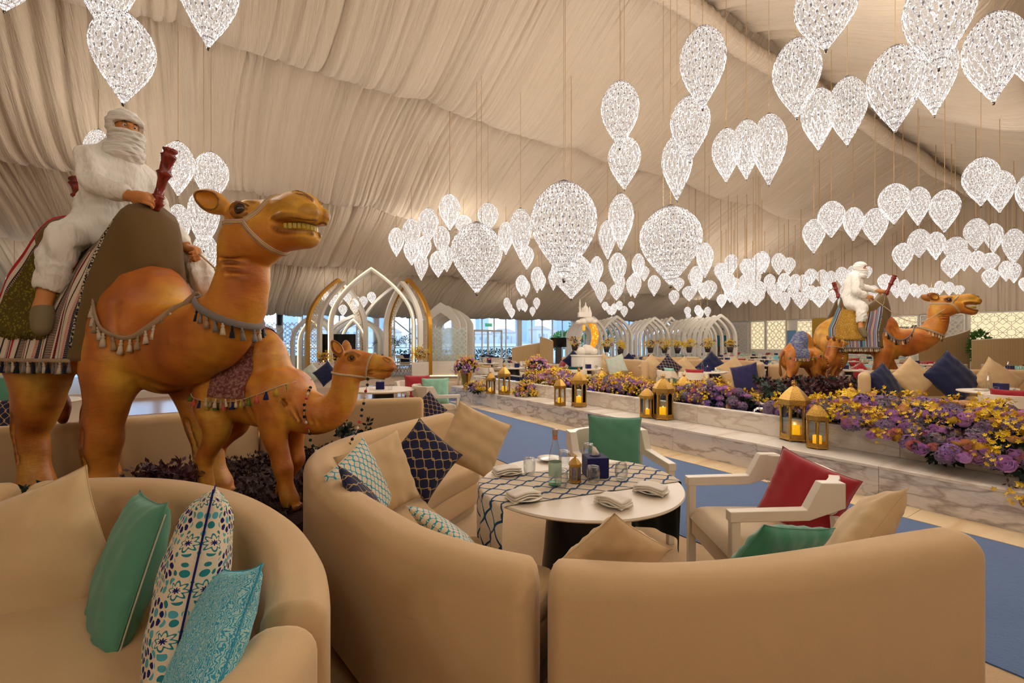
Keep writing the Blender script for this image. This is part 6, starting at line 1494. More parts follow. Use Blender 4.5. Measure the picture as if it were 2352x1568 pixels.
for (u, v, lab) in ((745, 829, 'yellow flower arrangement on the left pedestal of the pavilion'), (962, 818, 'yellow flower arrangement on the right pedestal of the pavilion')):
    p0 = P(u, v, 17.8); pts = [(p0+Vector((rnd.gauss(0, .17), rnd.gauss(0, .12), rnd.uniform(-.15, .3))), (rnd.gauss(0, .5), -.3, 1)) for _ in range(46)]
    bouquet(lab, pts, .12, 'pavilion flower arrangements', int(u), mix=[('orchid_spray', 6), ('rose', 2), ('leaf_sprig', 4)])
# platform and low counter
tag(slab(-9, 2.6, 16.3, 24.0, 0, .20, 'floor_lounge_platform', plain('platform_pale', (206, 192, 176), .5)), kind='structure')
ct = thing('counter', 'low white counter with a glowing line along its foot right of the pavilion', 'counter', P(1022, 866, 19.3), .1); mb = MB(); mb.box((0, .2, .5), (1.5, .4, .85)); mb.build('counter_body', M_ARW, ct, smooth=False, bevel=.01)
mb = MB(); mb.box((0, -.02, .06), (1.5, .02, .03)); mb.build('led_strip', M_LED, ct, smooth=False)
gp = thing('glass_screen', 'frosted patterned glass screen on the low counter', 'screen', P(1030, 826, 19.3), .1); mb = MB(); mb.box((0, 0, .65), (1.5, .012, 1.4)); kf = N_('frosted_glass'); t_1 = kf.n('BsdfTransparent'); d_1 = kf.n('BsdfDiffuse'); d_1.inputs[0].default_value = srgb(206, 220, 212); m_1 = kf.n('MixShader', i_0=.35); kf.t.links.new(t_1.outputs[0], m_1.inputs[1]); kf.t.links.new(d_1.outputs[0], m_1.inputs[2]); mb.build('pane', kf.fin(m_1.outputs[0]), gp, smooth=False)
mb = MB(); star_lattice(mb, 1.5, 1.4, .36, .008, .012); o = mb.build('etched_pattern', plain('etched_white', (220, 228, 218), .8), gp, smooth=False); o.location = (-.75, -.015, 0)
# white blade arches right of the pavilion
ba = thing('blade_arch', 'group of nested white blade-like pointed arches right of the pavilion', 'arch', P(1012, 784+EYE*F/20.8, 20.8), -.55, scale=.9)
for i in range(3): pavilion_arch(ba, 'blade', M_ARW, 2.5, 3.75-.12*i, 2.5, .42, .05, (.0, .55*i, 0), 0)
# tunnels of nested arches
def tunnel(u, vtop, wpx, Y, n, label, rz=None, led=False, dep=.45, b=.12, gap=0):
    h = EYE+(784-vtop)*Y/F; w = wpx*Y/F; t = thing('arch_tunnel', label, 'arch', P(u, 784+EYE*Y/Y*F/Y, Y), TANG*.55 if rz is None else rz, 'nested white arches')
    for i in range(n): pavilion_arch(t, 'arch_rib', M_ARW, w*(1-.03*i), h-.04*i, h*.50, b, dep*.34, (0, dep*i, 0), 0, led and i == 0, True)
    return t
tunnel(1362, 726, 74, 24, 5, 'nested white arches just right of the golden crescent'); tunnel(1416, 724, 86, 25, 5, 'nested white arches left of the green trees')
tunnel(1503, 727, 84, 26, 5, 'nested white arches right of the green trees, left of two'); tunnel(1541, 727, 66, 28, 5, 'nested white arches right of the green trees, right of two')
tunnel(1602, 725, 84, 26, 5, 'nested white arches in the far corner, left of two'); tunnel(1655, 721, 92, 24, 5, 'nested white arches in the far corner, right of two, framing a screen')
tunnel(717, 722, 94, 21, 3, 'nested white arches behind the left part of the pavilion', .05, dep=.7); tunnel(715, 732, 60, 20.4, 1, 'glowing arch outline behind the left gold arch', .05, True)
tunnel(812, 722, 124, 21, 3, 'nested white arches behind the black screen of the pavilion', .05, dep=.7); tunnel(812, 731, 58, 20.3, 1, 'glowing arch outline above the black screen', .05, True)
tunnel(8, 697, 108, 13.5, 2, 'white pointed arches at the left edge behind the camel', .5, dep=1.2, b=.09); tunnel(-45, 697, 108, 13.2, 2, 'white arches cut by the left frame edge', .5, dep=1.2, b=.09)
ls = thing('lattice_partition', 'white cut lattice partition between the calf and the pavilion', 'screen', P(640, 784+EYE*F/22, 22), .0)
o = lattice_panel(ls, 2.6, 1.6, .9, (-1.3, 0, 0), 0, .42); mb = MB(); mb.box((0, 0, .45), (2.7, .1, .9)); mb.build('base', M_ARW, ls, smooth=False)
# screens
def tv(u, v, w, h, Y, lab, c=(18, 18, 22)):
    t = thing('television', lab, 'television', P(u, v, Y), 0, 'televisions'); W_, H_ = w*Y/F, h*Y/F; mb = MB(); mb.box((0, 0, 0), (W_, .06, H_)); mb.build('casing', plain('tv_black', (16, 16, 18), .3), t, smooth=False, bevel=.01)
    mb = MB(); mb.box((0, -.033, 0), (W_*.96, .006, H_*.94)); mb.build('display', plain('tv_display', c, .08), t, smooth=False); mb = MB(); mb.box((0, .05, -H_*.5-(P(u, v, Y).z-H_/2)*.5), (.3, .06, P(u, v, Y).z-H_/2)); mb.build('stand', plain('tv_stand', (60, 56, 54), .5), t, smooth=False)
tv(776, 797, 82, 60, 19.2, 'large black television inside the pavilion'); tv(1283, 786, 36, 22, 22, 'black television left of the golden crescent'); tv(1656, 783, 24, 26, 25.6, 'teal-lit television inside the far corner arches', (40, 96, 110)); 
sp = thing('column_speaker', 'black column loudspeaker hanging by the windows left of the pavilion', 'speaker', P(643, 735, 22)); mb = MB(); mb.box((0, 0, 0), (.16, .18, .5)); mb.build('body', plain('speaker_black', (14, 14, 18), .5), sp, smooth=False, bevel=.01); mb = MB(); mb.box((0, -.092, 0), (.13, .006, .46)); mb.build('grille', plain('speaker_grille', (26, 26, 30), .8), sp, smooth=False)
# golden crescent with minarets
Yc = 15.; z0 = EYE-(815-784)*Yc/F
cm = thing('crescent_display', 'golden crescent moon display with white minarets and clouds on a white stand', 'decoration', P(1347, 784+EYE*F/Yc, Yc)); px = Yc/F
def loc_(u, v): return ((u-1347)*px, EYE-(v-784)*px)
mb = MB(); n = 36; vs = []
for i in range(n+1):
    a = -1.95+3.9*i/n+.12; R = 35*px; c0 = loc_(1343, 770); x, z = c0[0]+R*.90*math.cos(a), c0[1]+R*1.1*math.sin(a); th = 15*px*math.cos((i/n-.5)*PI)**.8+.004
    ix, iz = x-th*math.cos(a), z-th*math.sin(a)
    vs += [(x, -.06, z), (ix, -.06, iz), (ix, .06, iz), (x, .06, z)]
mb.add(vs, [(i*4+k, i*4+(k+1) % 4, (i+1)*4+(k+1) % 4, (i+1)*4+k) for i in range(n) for k in range(4)])
kk = N_('lit_gold_mesh'); vv = kk.n('TexVoronoi', i_Scale=14.); kk.set(vv.inputs['Vector'], kk.coord()); cc = kk.ramp(vv.outputs['Distance'], [(.15, srgb(255, 214, 90)), (.4, srgb(206, 136, 20))]); mb.build('crescent', kk.fin(kk.bsdf(cc, .4, Emission_Color=cc, Emission_Strength=.75)), cm)
M_PLAS = plain('white_plaster', (236, 226, 210), .6); mb = MB()
for (u, v, r) in ((1340, 738, 11), (1352, 735, 13), (1330, 740, 8), (1364, 738, 9), (1346, 730, 9)): x, z = loc_(u, v); mb.lathe([(0, -r*px*.6)]+[(r*px*math.cos(a), r*px*.75*math.sin(a)) for a in np.linspace(-.9, 1.4, 7)]+[(0, r*px*.75)], 14, (x, 0, z), capb=False, capt=False)
mb.build('cloud', M_PLAS, cm); mb = MB(); x, z = loc_(1343, 727); mb.box((x, 0, z+.06), (.42, .3, .16)); mb.lathe([(.11, 0), (.12, .07), (.09, .16), (.03, .22), (.008, .34)], 14, (x+.03, 0, z+.14)); mb.lathe([(.06, 0), (.06, .05), (.03, .1), (.006, .2)], 12, (x+.16, .0, z+.14)); mb.lathe([(.05, 0), (.05, .05), (.03, .09), (.006, .16)], 12, (x-.08, 0, z+.14)); mb.build('mosque_model', M_PLAS, cm, auto=40)
mb = MB(); x, z = loc_(1332, 722); mb.lathe([(.035, 0), (.03, .2), (.045, .21), (.045, .24), (.024, .25), (.022, .38), (.034, .39), (.034, .41), (.016, .42), (.014, .46), (.0, .54)], 12, (x, 0, z)); mb.build('minaret', M_PLAS, cm, auto=40)
mb = MB(); x, z = loc_(1341, 745); mb.tube([(x, 0, z+.1), (x, 0, z)], .004, 4); mb.lathe([(0, 0), (.02, -.01), (.05, -.05), (.055, -.17), (.04, -.2), (0, -.21)], 8, (x, 0, z), capb=False, capt=False); mb.build('hanging_lantern', plain('amber_lantern', (214, 130, 20), .4, Emission_Color=(1, .5, .05, 1), Emission_Strength=.6), cm)
mb = MB()
for (u, v, r) in ((1336, 806, 12), (1350, 803, 14), (1362, 807, 11), (1345, 797, 8)): x, z = loc_(u, v); mb.lathe([(0, -r*px*.6)]+[(r*px*math.cos(a), r*px*.8*math.sin(a)) for a in np.linspace(-.9, 1.4, 7)]+[(0, r*px*.8)], 14, (x, -.05, z), capb=False, capt=False)
mb.build('cloud_base', M_PLAS, cm); mb = MB(); mb.lathe([(.5, 0), (.5, z0-.04), (.53, z0-.03), (.53, z0), (0, z0)], 32); mb.build('stand', M_PLAS, cm, auto=40)
# ribbed wooden stage wall
M_RIB = (lambda k: k.fin(k.bsdf(k.mix(k.math('GREATER_THAN', k.math('FRACT', k.math('MULTIPLY', k.sep(k.coord('UV'))[0], 60.)), .5), srgb(196, 164, 116), srgb(172, 138, 92)), .6)))(N_('ribbed_tan_wall'))
def ribwall(label, pts):
    t = thing('curved_partition', label, 'partition', (0, 0, 0), 0, 'curved tan partitions'); mb = MB(); C_ = crom([tuple(P(u, v, Y)) for u, v, Y in pts], 8); n = len(C_)
    vs = []; uv = []
    for i, c in enumerate(C_): vs += [(c[0], c[1], 0), (c[0], c[1], c[2]), (c[0]+.1, c[1]+.12, c[2]), (c[0]+.1, c[1]+.12, 0)]; uv += [(i/n, 0)]*4
    fs = [(0, 1, 2, 3), tuple((n-1)*4+k for k in (3, 2, 1, 0))]+[(i*4+k, i*4+(k+1) % 4, (i+1)*4+(k+1) % 4, (i+1)*4+k) for i in range(n-1) for k in range(4)]; mb.add(vs, fs, 0, uv); mb.build('panel', M_RIB, t, smooth=False)
    mb = MB(); mb.tube([(c[0]+.05, c[1]+.06, c[2]+.015) for c in C_], .05, 6, flat=(.4, 1)); mb.build('top_rail', M_CHW, t); return t
ribwall('sloping tan partition behind the far camel neck', [(2110, 785, 20), (2150, 780, 20), (2200, 768, 20.2), (2228, 758, 20.3)]); ribwall('low tan partition at the right end of the far tables', [(2232, 782, 19.5), (2290, 779, 19), (2360, 777, 18.5), (2420, 776, 18)])
ribwall('tan partition with sloping top left of the golden crescent', [(1176, 799, 20), (1210, 793, 20), (1240, 788, 20)]); ribwall('upright tan partition end left of the black television', [(1240, 774, 19.4), (1266, 783, 19.2)])
bp = thing('potted_palm', 'green potted plant standing against the lattice screens at far right', 'plant', P(2250, 784+EYE*F/19.8, 19.8)); rnd2 = random.Random(4); mb = MB(); mb.lathe([(.2, 0), (.26, .4), (.26, .42), (0, .42)], 16); mb.build('pot', M_CHW, bp); mb = MB(); leafball(mb, (0, 0, 1.35), (.28, .28, .65), 260, .22, rnd2); o = mb.build('foliage', MF['dark_leaf'] if False else plain('palm_green', (70, 110, 40), .6), bp, smooth=False); o['kind'] = 'stuff'
bp2 = thing('potted_palm', 'blue-green palm standing inside the windows right of the small calf head', 'plant', P(902, 784+EYE*F/24, 24)); mb = MB(); mb.lathe([(.22, 0), (.28, .45), (0, .45)], 16); mb.build('pot', M_CHW, bp2)
for i in range(11):
    a = i*2.4; c = crom([(0, 0, .45), (.15*math.cos(a), .15*math.sin(a), 1.3), (.65*math.cos(a), .6*math.sin(a), 1.75+.2*math.sin(i)), (1.0*math.cos(a), .9*math.sin(a), 1.45)], 5); mb = MB(); mb.tube(c, .008, 4)
    for j in range(6, len(c)-1):
        for s in (-1, 1):
            p_ = Vector(c[j]); d_ = (Vector(c[j+1])-Vector(c[j-1])).normalized(); l_ = Vector((-d_.y, d_.x, -.5)).normalized()*s; mb.add([p_, p_+l_*.14+d_*.06, p_+l_*.3+d_*.16, p_+l_*.12+d_*.1], [(0, 1, 2, 3)])
    mb.build('frond', plain('palm_bluegreen', (70, 112, 100), .6) if i == 0 else bpy.data.materials['palm_bluegreen'], bp2, smooth=False)

# ------------------------------------------------------------------ rows of tables beyond the fountain
def simple_chair(label, group):
    t = thing('armchair', label, 'chair', (0, 0, 0), 0, group)
    mb = MB()
    for sx, sy in ((-.3, -.3), (-.3, .3), (.3, -.3), (.3, .3)): mb.box((sx, sy, .3), (.045, .045, .6))
    for sy in (-.32, .32):
        pr = [(-.33, .58), (-.33, .64), (.1, .65), (.18, .80), (.33, .80), (.30, .64)]; n = len(pr); mb.add([(x, sy+o_, z) for o_ in (-.03, .03) for x, z in pr], [tuple(range(n-1, -1, -1)), tuple(range(n, 2*n))]+[(i, (i+1) % n, n+(i+1) % n, n+i) for i in range(n)])
    N = 9; vs = []
    for i in range(N): a = -1.15+2.3*i/(N-1); x, y = .12+.29*math.cos(a), .34*math.sin(a)/math.sin(1.15); vs += [(x-.02, y*.96, .64), (x+.02, y, .64), (x+.03, y, .80), (x-.02, y*.95, .80)]
    mb.add(vs, [(i*4+k, i*4+(k+1) % 4, (i+1)*4+(k+1) % 4, (i+1)*4+k) for i in range(N-1) for k in range(4)]); mb.build('frame', M_CHW, t, smooth=False)
    mb = MB(); mb.box((0, 0, .36), (.62, .6, .2)); mb.build('seat', M_SEAT, t, smooth=False, bevel=.02); return t
def simple_table(label, group):
    t = thing('round_table', label, 'table', (0, 0, 0), 0, group); mb = MB(); mb.lathe([(0, .72), (.52, .72), (.55, .735), (.55, .75), (0, .75)], 28, capb=False, capt=False); mb.build('table_top', M_TOP, t, auto=30); mb = MB(); mb.lathe([(.24, 0), (.2, .4), (.18, .72)], 20); mb.build('pedestal', M_BASE, t, auto=40)
    return t
sc0 = simple_chair('cream armchair among the rows of tables beyond the camels', 'armchairs in the far rows'); sc0.location = (20, -9, 0)
st0 = simple_table('round cream table set for dining in the far rows', 'tables in the far rows'); st0.location = (21.5, -9, 0)
def small(name, label, cat, group, fn, m, partname='body'):
    t = thing(name, label, cat, (21.5, -9, .75), 0, group); mb = MB(); fn(mb); mb.build(partname, m, t, smooth=False); return t
bx = small('tissue_box', 'navy tissue box on a table in the far rows', 'tissue box', 'tissue boxes in the far rows', lambda mb: mb.box((0, 0, .065), (.14, .14, .13)), M_NB, 'box'); mb = MB(); mb.add([(-.02, 0, .13), (.02, 0, .13), (.01, .01, .19)], [(0, 1, 2)]); mb.build('tissue', M_NAP, bx)
gs0 = small('tumbler', 'clear glass on a table in the far rows', 'glass', 'glasses in the far rows', lambda mb: mb.lathe([(.036, 0), (.04, .05), (.032, .1), (0, .1)], 8), M_CG, 'glass_body')
np0 = small('napkin', 'folded white napkin on a plate in the far rows', 'napkin', 'napkins in the far rows', lambda mb: mb.box((0, 0, .015), (.11, .17, .03)), M_NAP, 'fold')
bo0 = small('water_bottle', 'clear water bottle on a table in the far rows', 'bottle', 'bottles in the far rows', lambda mb: mb.lathe([(.036, 0), (.036, .17), (.015, .26), (.015, .32), (0, .32)], 10), M_CG, 'glass_body')
CFAR = {}; ORD2 = 'first second third fourth fifth sixth seventh eighth ninth'.split()
def fcush(mat, loc, size, normal, roll, v=2):
    lab = {'red': 'crimson', 'mint': 'mint green', 'aqua': 'aqua blue', 'navy': 'navy', 'white': 'grey-green patterned', 'darkgreen': 'dark green', 'beige': 'beige', 'purple': 'deep purple', 'green': 'green'}[mat]
    return cushion(mat, loc, size, normal, roll, '%s cushion on a seat in the far rows of tables' % lab, 'cushions in the far rows', v)
rnd = random.Random(9)
ROWN = ['nearest', 'second', 'third', 'fourth', 'fifth', 'last']; SIDE = ['window', 'fountain', 'near', 'gable']
def dining_set(p, nch=4, rz=None, cols=('red', 'mint', 'aqua', 'white'), items=True, first=False, where=None):
    global st0, sc0
    rz = rnd.uniform(0, 1.5) if rz is None else rz; where = where or 'in the far rows'; t = dup(st0, p, 0, 'round cream table %s' % where)
    for i in range(nch):
        a = rz+i*2*PI/nch; d = Vector((math.cos(a), math.sin(a), 0)); c = dup(sc0, p+d*.88, a, 'cream armchair, %s side of table %s' % (SIDE[i], where))
        if rnd.random() < .75: fcush(rnd.choice(cols), p+d*.97+Vector((0, 0, .64)), rnd.uniform(.42, .5), -d+Vector((0, 0, .35)), rnd.choice([0, 0, 5, 40]))
    if items:
        b = dup(bx, p+Vector((.05, .1, .75)), .3, 'navy tissue box on the table %s' % where)
        for i in range(4):
            a = rz+.3+i*PI/2; dup(np0, p+Vector((.36*math.cos(a), .36*math.sin(a), .755)), a); 
            if i < 3: dup(gs0, p+Vector((.25*math.cos(a+.5), .25*math.sin(a+.5), .752)), 0)
        if rnd.random() < .7: dup(bo0, p+Vector((-.08, .02, .752)), 0)
for i in range(6):
    for j in range(9):
        s = 15.6+i*3.0+(.8 if j % 2 else 0); q_ = -5.2+j*2.75
        if s > 31.5: continue
        p = TP(s+rnd.uniform(-.1, .1), q_+rnd.uniform(-.1, .1)); k = p.x/p.y if p.y > 1 else 9
        if abs(k) > 1.25 or p.y < 12.5: continue
        if (p-Vector((8.3, 11, 0))).length < 2.6: continue
        if p.x > 17.5 and p.y > 16.0 and p.y < 21.5: continue
        if 17 < p.x < 20 and 15 < p.y < 22: continue
        dining_set(p, 4 if i < 4 else 3, items=i < 5, rz=math.atan2(TM_.y, TM_.x), where='%s from the right in the %s far row' % (ORD2[j], ROWN[i]))
for (u, Y, wh) in ((1120, 17.5, 'right of the first gold vase'), (1235, 17, 'right of the second gold vase'), (1170, 20.5, 'before the glazed door'), (1395, 21, 'right of the golden crescent'), (1125, 23.5, 'nearest the glazed door')): dining_set(P(u, 784+EYE*F/Y, Y), 4, items=True, where=wh, cols=('navy', 'mint', 'white', 'red'))
# nearer tables beyond the flowers, with their cushions
def near_set(u, Y, chairs, lab):
    p = P(u, 784+EYE*F/Y, Y); t = dup(st0, p, 0, 'round cream table '+lab, 'tables beyond the flowers'); dup(bx, p+Vector((.1, .1, .75)), .2, 'navy tissue box on the table '+lab, 'tissue boxes beyond the flowers'); dup(bo0, p+Vector((.0, .2, .75)), 0, 'clear water bottle on the table '+lab, 'bottles beyond the flowers')
    for i, (x, y) in enumerate(((-.3, -.2), (-.15, .1), (.3, -.25), (.35, .15))): dup(gs0, p+Vector((x, y, .752)), 0, 'clear glass on the table '+lab, 'glasses beyond the flowers'); dup(np0, p+Vector((x*1.25, y*1.6, .755)), i, 'folded napkin on the table '+lab, 'napkins beyond the flowers')
    for j, (a, mat, cl) in enumerate(chairs):
        d = Vector((math.cos(a), math.sin(a), 0)); c = dup(ch0, p+d*1.0, a, '%s-backed-on cream armchair %s' % (cl, lab) if False else 'cream armchair with a %s cushion %s' % (cl, lab), 'armchairs beyond the flowers'); cushion(mat, p+d*1.08+Vector((0, 0, .66)), .46, -d+Vector((0, 0, .3)), 0, '%s cushion on an armchair %s' % (cl, lab), 'cushions beyond the flowers')
near_set(2300, 7.6, [(-2.3, 'red', 'crimson'), (-.9, 'darkgreen', 'dark green')], 'behind the big flower mass at right')
near_set(1620, 12.6, [(-2.2, 'red', 'crimson'), (-2.9, 'mint', 'mint green')], 'behind the right half of the flower row')
near_set(1345, 14.0, [(-2.0, 'darkgreen', 'dark green'), (-2.9, 'red', 'crimson')], 'behind the middle of the flower row')
near_set(1180, 14.6, [(-2.4, 'beige', 'beige'), (-.8, 'beige', 'beige')], 'behind the second gold vase')
def pc(mat, u, v, Y, size, nrm, roll, lab, vv=0): cushion(mat, P(u, v, Y), size, nrm, roll, lab, 'big cushions beyond the flowers', vv)
pc('navy', 2030, 880, 8.7, .62, (.2, -1, .3), 28, 'navy cushion leaning at the left end of the right-hand far sofa')
pc('beige', 2098, 868, 9.1, .66, (-.1, -1, .35), 40, 'beige cushion between two navy ones on the far right sofa'); pc('navy', 2188, 868, 9.0, .85, (.0, -1, .35), 38, 'large navy cushion standing on its corner on the far right sofa'); pc('beige', 2290, 876, 8.9, .72, (-.1, -1, .3), 48, 'beige cushion at the right end of the far right sofa')
pc('purple', 1712, 868, 12.0, .72, (-.8, -.6, .1), 14, 'deep purple cushion leaning on the sofa end left of the far calf'); pc('beige', 1683, 855, 13.6, .75, (-.2, -1, .3), 30, 'beige cushion beside the deep purple one'); pc('navy', 1638, 846, 13.9, .82, (0, -1, .35), 42, 'navy cushion standing on its corner behind the middle table')
pc('beige', 1572, 846, 13.9, .6, (0, -1, .4), 35, 'beige cushion right of the patterned navy one'); pc('navyogee', 1537, 843, 13.6, .58, (.1, -1, .3), 45, 'navy lattice cushion standing beyond the flower row'); pc('beige', 1497, 844, 13.9, .65, (.1, -1, .3), 40, 'beige cushion left of the patterned navy one')
pc('white', 1415, 838, 14.3, .6, (-.4, -1, .3), 20, 'pale patterned cushion at the end of the small sofa'); pc('beige', 1385, 838, 14.9, .62, (0, -1, .3), 40, 'beige cushion beside the pale patterned one'); pc('navy', 1317, 828, 15.4, .55, (0, -1, .35), 44, 'navy cushion standing beyond the left lantern pair'); pc('navy', 1445, 822, 17, .3, (0, -1, .3), 44, 'small navy cushion behind the small sofa')
# seats left of the fountain
for (u, Y, a, mat, cl, lab) in ((1000, 8.3, -2.6, 'mint', 'mint green', 'left of the fountain corner'), (958, 9.0, 2.2, 'red', 'crimson', 'behind the calf head')):
    p = P(u, 784+EYE*F/Y, Y); dup(ch0, p, a, 'cream armchair with a %s cushion %s' % (cl, lab), 'armchairs left of the fountain'); cushion(mat, p+Vector((0, 0, .68)), .5, (0.2, -1, .3), 0, '%s cushion on the armchair %s' % (cl, lab), 'cushions left of the fountain')
cushion('navyogee', P(985, 940, 6.7), .4, (.4, -1, .3), 40, 'navy lattice cushion beside the sofa end near the fountain corner', 'cushions left of the fountain')
cushion('navy', P(748, 858, 9.5), .4, (0, -1, .3), 42, 'navy cushion seen above the calf back', 'cushions left of the fountain'); cushion('white', P(712, 860, 10), .4, (0, -1, .3), 42, 'pale patterned cushion seen above the calf back', 'cushions left of the fountain')
tb5 = P(880, 784+EYE*F/8.0, 8.0); dup(st0, tb5, 0, 'round cream table behind the small calf head', 'tables left of the fountain'); dup(bx, tb5+Vector((-.05, 0, .75)), .2, 'navy tissue box on the table behind the calf head', 'tissue boxes left'); dup(gs0, tb5+Vector((.15, -.1, .752)), 0, 'clear glass beside the tissue box behind the calf head', 'glasses left')
for (u, Y, a) in ((-5, 5.6, .6), (30, 6.6, 2.6)):
    p = P(u, 784+EYE*F/Y, Y); dup(ch0, p, a, 'cream armchair at the left edge behind the sofa' if Y < 6 else 'farther cream armchair at the left edge', 'armchairs at the left edge')
cushion('green', P(5, 905, 5.7), .46, (.3, -1, .2), 0, 'green cushion on the armchair at the left edge', 'cushions at the left edge'); cushion('navyogee', P(12, 958, 5.2), .42, (.3, -1, .2), 0, 'navy lattice cushion at the left edge', 'cushions at the left edge')
p = P(70, 784+EYE*F/6.4, 6.4); dup(st0, p, 0, 'round cream table at the left behind the camel leg', 'tables at the left'); dup(np0, p+Vector((.1, -.2, .755)), .4, 'folded napkin on the table behind the camel leg', 'napkins left')
p0 = P(22, 842, 9); pts = [(p0+Vector((rnd.gauss(0, .15), rnd.gauss(0, .1), rnd.uniform(-.15, .2))), (0, -.3, 1)) for _ in range(36)]; bouquet('yellow flower arrangement at the left edge behind the striped cloth', pts, .1, 'pavilion flower arrangements', 5, mix=[('orchid_spray', 5), ('leaf_sprig', 3), ('hydrangea', 1)])
# lounge group inside the pavilion
for (u, Y, a) in ((885, 21.5, -1.2), (930, 22.5, 3.6), (860, 23, -1.6)):
    p = P(u, 784+(EYE-.12)*F/Y, Y); c = dup(sc0, p, a, 'cream armchair with navy upholstery in the pavilion lounge', 'pavilion lounge chairs'); cushion('navy', p+Vector((0, 0, .62)), .5, (0, -1, .2), 0, 'navy back cushion of a pavilion lounge chair', 'pavilion lounge cushions')
ctb = thing('coffee_table', 'round gold wire coffee table in the pavilion lounge', 'table', P(916, 784+(EYE-.12)*F/21, 21)); mb = MB(); mb.lathe([(0, .4), (.72, .4), (.72, .43), (0, .43)], 32); mb.build('table_top', M_MARW, ctb, auto=40); mb = MB()
for i in range(24): a = i*2*PI/24; mb.tube([(.6*math.cos(a), .6*math.sin(a), 0), (.6*math.cos(a+.4), .6*math.sin(a+.4), .4)], .01, 4)
o = mb.build('wire_legs', M_GOLDP, ctb); o['kind'] = 'stuff'
for (u, v, lab) in ((1455, 792, 'first'), (1420, 800, 'second')): pass
for (u, v, Y, r, lab) in ((1080, 792, 19, .28, 'dark leafy flower pot right of the black television'), (1395, 798, 20, .3, 'yellow flower pot under the arches left of the green trees'), (1424, 799, 20, .2, 'small yellow flower pot at the foot of the left arches'), (1493, 797, 21, .26, 'yellow flower pot left of the middle arches'), (1525, 799, 21, .3, 'yellow flower pot between the middle arches'), (1556, 798, 21, .2, 'yellow flower pot right of the middle arches'), (1583, 796, 21, .22, 'yellow flower pot left in the corner arches'), (1625, 797, 21, .28, 'yellow flower pot between the corner arches'), (1676, 797, 21, .22, 'yellow flower pot right in the corner arches')):
    if u == 1080: u = 1322
    p0 = P(u, v, Y); pts = [(p0+Vector((rnd.gauss(0, r*.5), rnd.gauss(0, r*.4), rnd.uniform(-r*.3, r))), (rnd.gauss(0, .5), -.2, 1)) for _ in range(26)]; t, c = bouquet(lab, pts, .13, 'far flower pots', int(u), mix=[('orchid_spray', 6), ('leaf_sprig', 5)]); ld = MB(); ld.box((0, 0, (-.36-p0.z)/2-.17), (.45, .4, p0.z-.36)); ld.build('planter_ledge', M_ARW, t, smooth=False); mb = MB(); mb.lathe([(.1, -.35), (.15, -.1), (0, -.1)], 12); mb.build('pot', plain('dark_pot', (50, 34, 30), .5) if 'dark_pot' not in bpy.data.materials else bpy.data.materials['dark_pot'], t)

# ------------------------------------------------------------------ planted beds under the camels
M_SOIL = (lambda k: k.fin(k.bsdf(k.mix(k.noise(k.coord(), 30, 4), srgb(40, 20, 16), srgb(74, 42, 30)), .95, normal=k.bump(k.noise(k.coord(), 40, 4), .8, .03))))(N_('dark_planter_soil')); M_BED = plain('dark_leaf_bed', (50, 26, 20), .7)
def bed(label, outline, leaves, sprigs, sd, lm, scale=1.):
    rnd = random.Random(sd); c = sum((Vector((x, y, 0)) for x, y in outline), Vector())/len(outline); t = thing('planted_bed', label, 'plant bed', c)
    mb = MB(); mb.prism([(x-c.x, y-c.y) for x, y in outline], 0, .275); mb.build('soil', M_SOIL, t, smooth=False); xs = [p[0] for p in outline]; ys = [p[1] for p in outline]
    def inside(x, y):
        r = False; n = len(outline)
        for i in range(n):
            (x1, y1), (x2, y2) = outline[i], outline[(i+1) % n]
            if (y1 > y) != (y2 > y) and x < (x2-x1)*(y-y1)/(y2-y1)+x1: r = not r
        return r
    mb = MB(); k = 0
    while k < leaves:
        x, y = rnd.uniform(min(xs), max(xs)), rnd.uniform(min(ys), max(ys))
        if not inside(x, y): continue
        leafball(mb, (x-c.x, y-c.y, .29), (.05, .05, .03), 5, .055*scale, rnd, .5); k += 1
    o = mb.build('ground_leaves', M_BED, t, smooth=False); o['kind'] = 'stuff'
    for (x, y, h_, n_, m_) in sprigs:
        mb = MB()
        for s in range(n_):
            a = rnd.uniform(0, 2*PI); le = rnd.uniform(.08, .22)*scale; c_ = crom([(x-c.x, y-c.y, .27), (x-c.x+le*.4*math.cos(a), y-c.y+le*.4*math.sin(a), .27+h_*.6), (x-c.x+le*math.cos(a), y-c.y+le*math.sin(a), .27+h_*rnd.uniform(.8, 1.1))], 6); mb.tube(c_, .003, 4)
            for j in range(3, len(c_)): leafball(mb, c_[j], (.02, .02, .02), 3, .06*scale, rnd, .2)
        o = mb.build('leafy_sprig', m_, t, smooth=False); o['kind'] = 'stuff'
ML1, ML2 = MF['burgundy_leaf'], MF['dark_leaf']
bed('dark planted bed under the nearest camel and its calf', [(-4.6, 2.75), (-2.4, 2.70), (-1.6, 2.62), (-1.5, 3.6), (-1.3, 4.35), (-.85, 5.15), (-1.2, 6.1), (-2.2, 5.75), (-2.9, 5.2), (-3.4, 4.6), (-4.1, 4.05), (-4.9, 3.85)], 1500,
    [(-1.22-.35, 4.6, .5, 9, ML2), (-1.45, 4.3, .36, 7, ML1), (-3.0, 3.9, .26, 7, ML1), (-2.6, 3.6, .3, 6, ML1), (-3.6, 3.3, .2, 6, ML2), (-4.2, 3.4, .2, 6, ML1), (-1.6, 4.9, .35, 6, ML2), (-2.1, 3.2, .12, 6, ML1), (-3.0, 3.1, .1, 5, ML1)], 3, ML1)
bq = [P(u, 800, Y).xy for u, Y in ((1752, 8.9), (1830, 8.3), (1960, 7.35), (2005, 8.0), (2030, 10.0), (2130, 11.2), (2100, 12.2), (1900, 12.0), (1760, 11.6))]
sp_ = []
rr2 = random.Random(8)
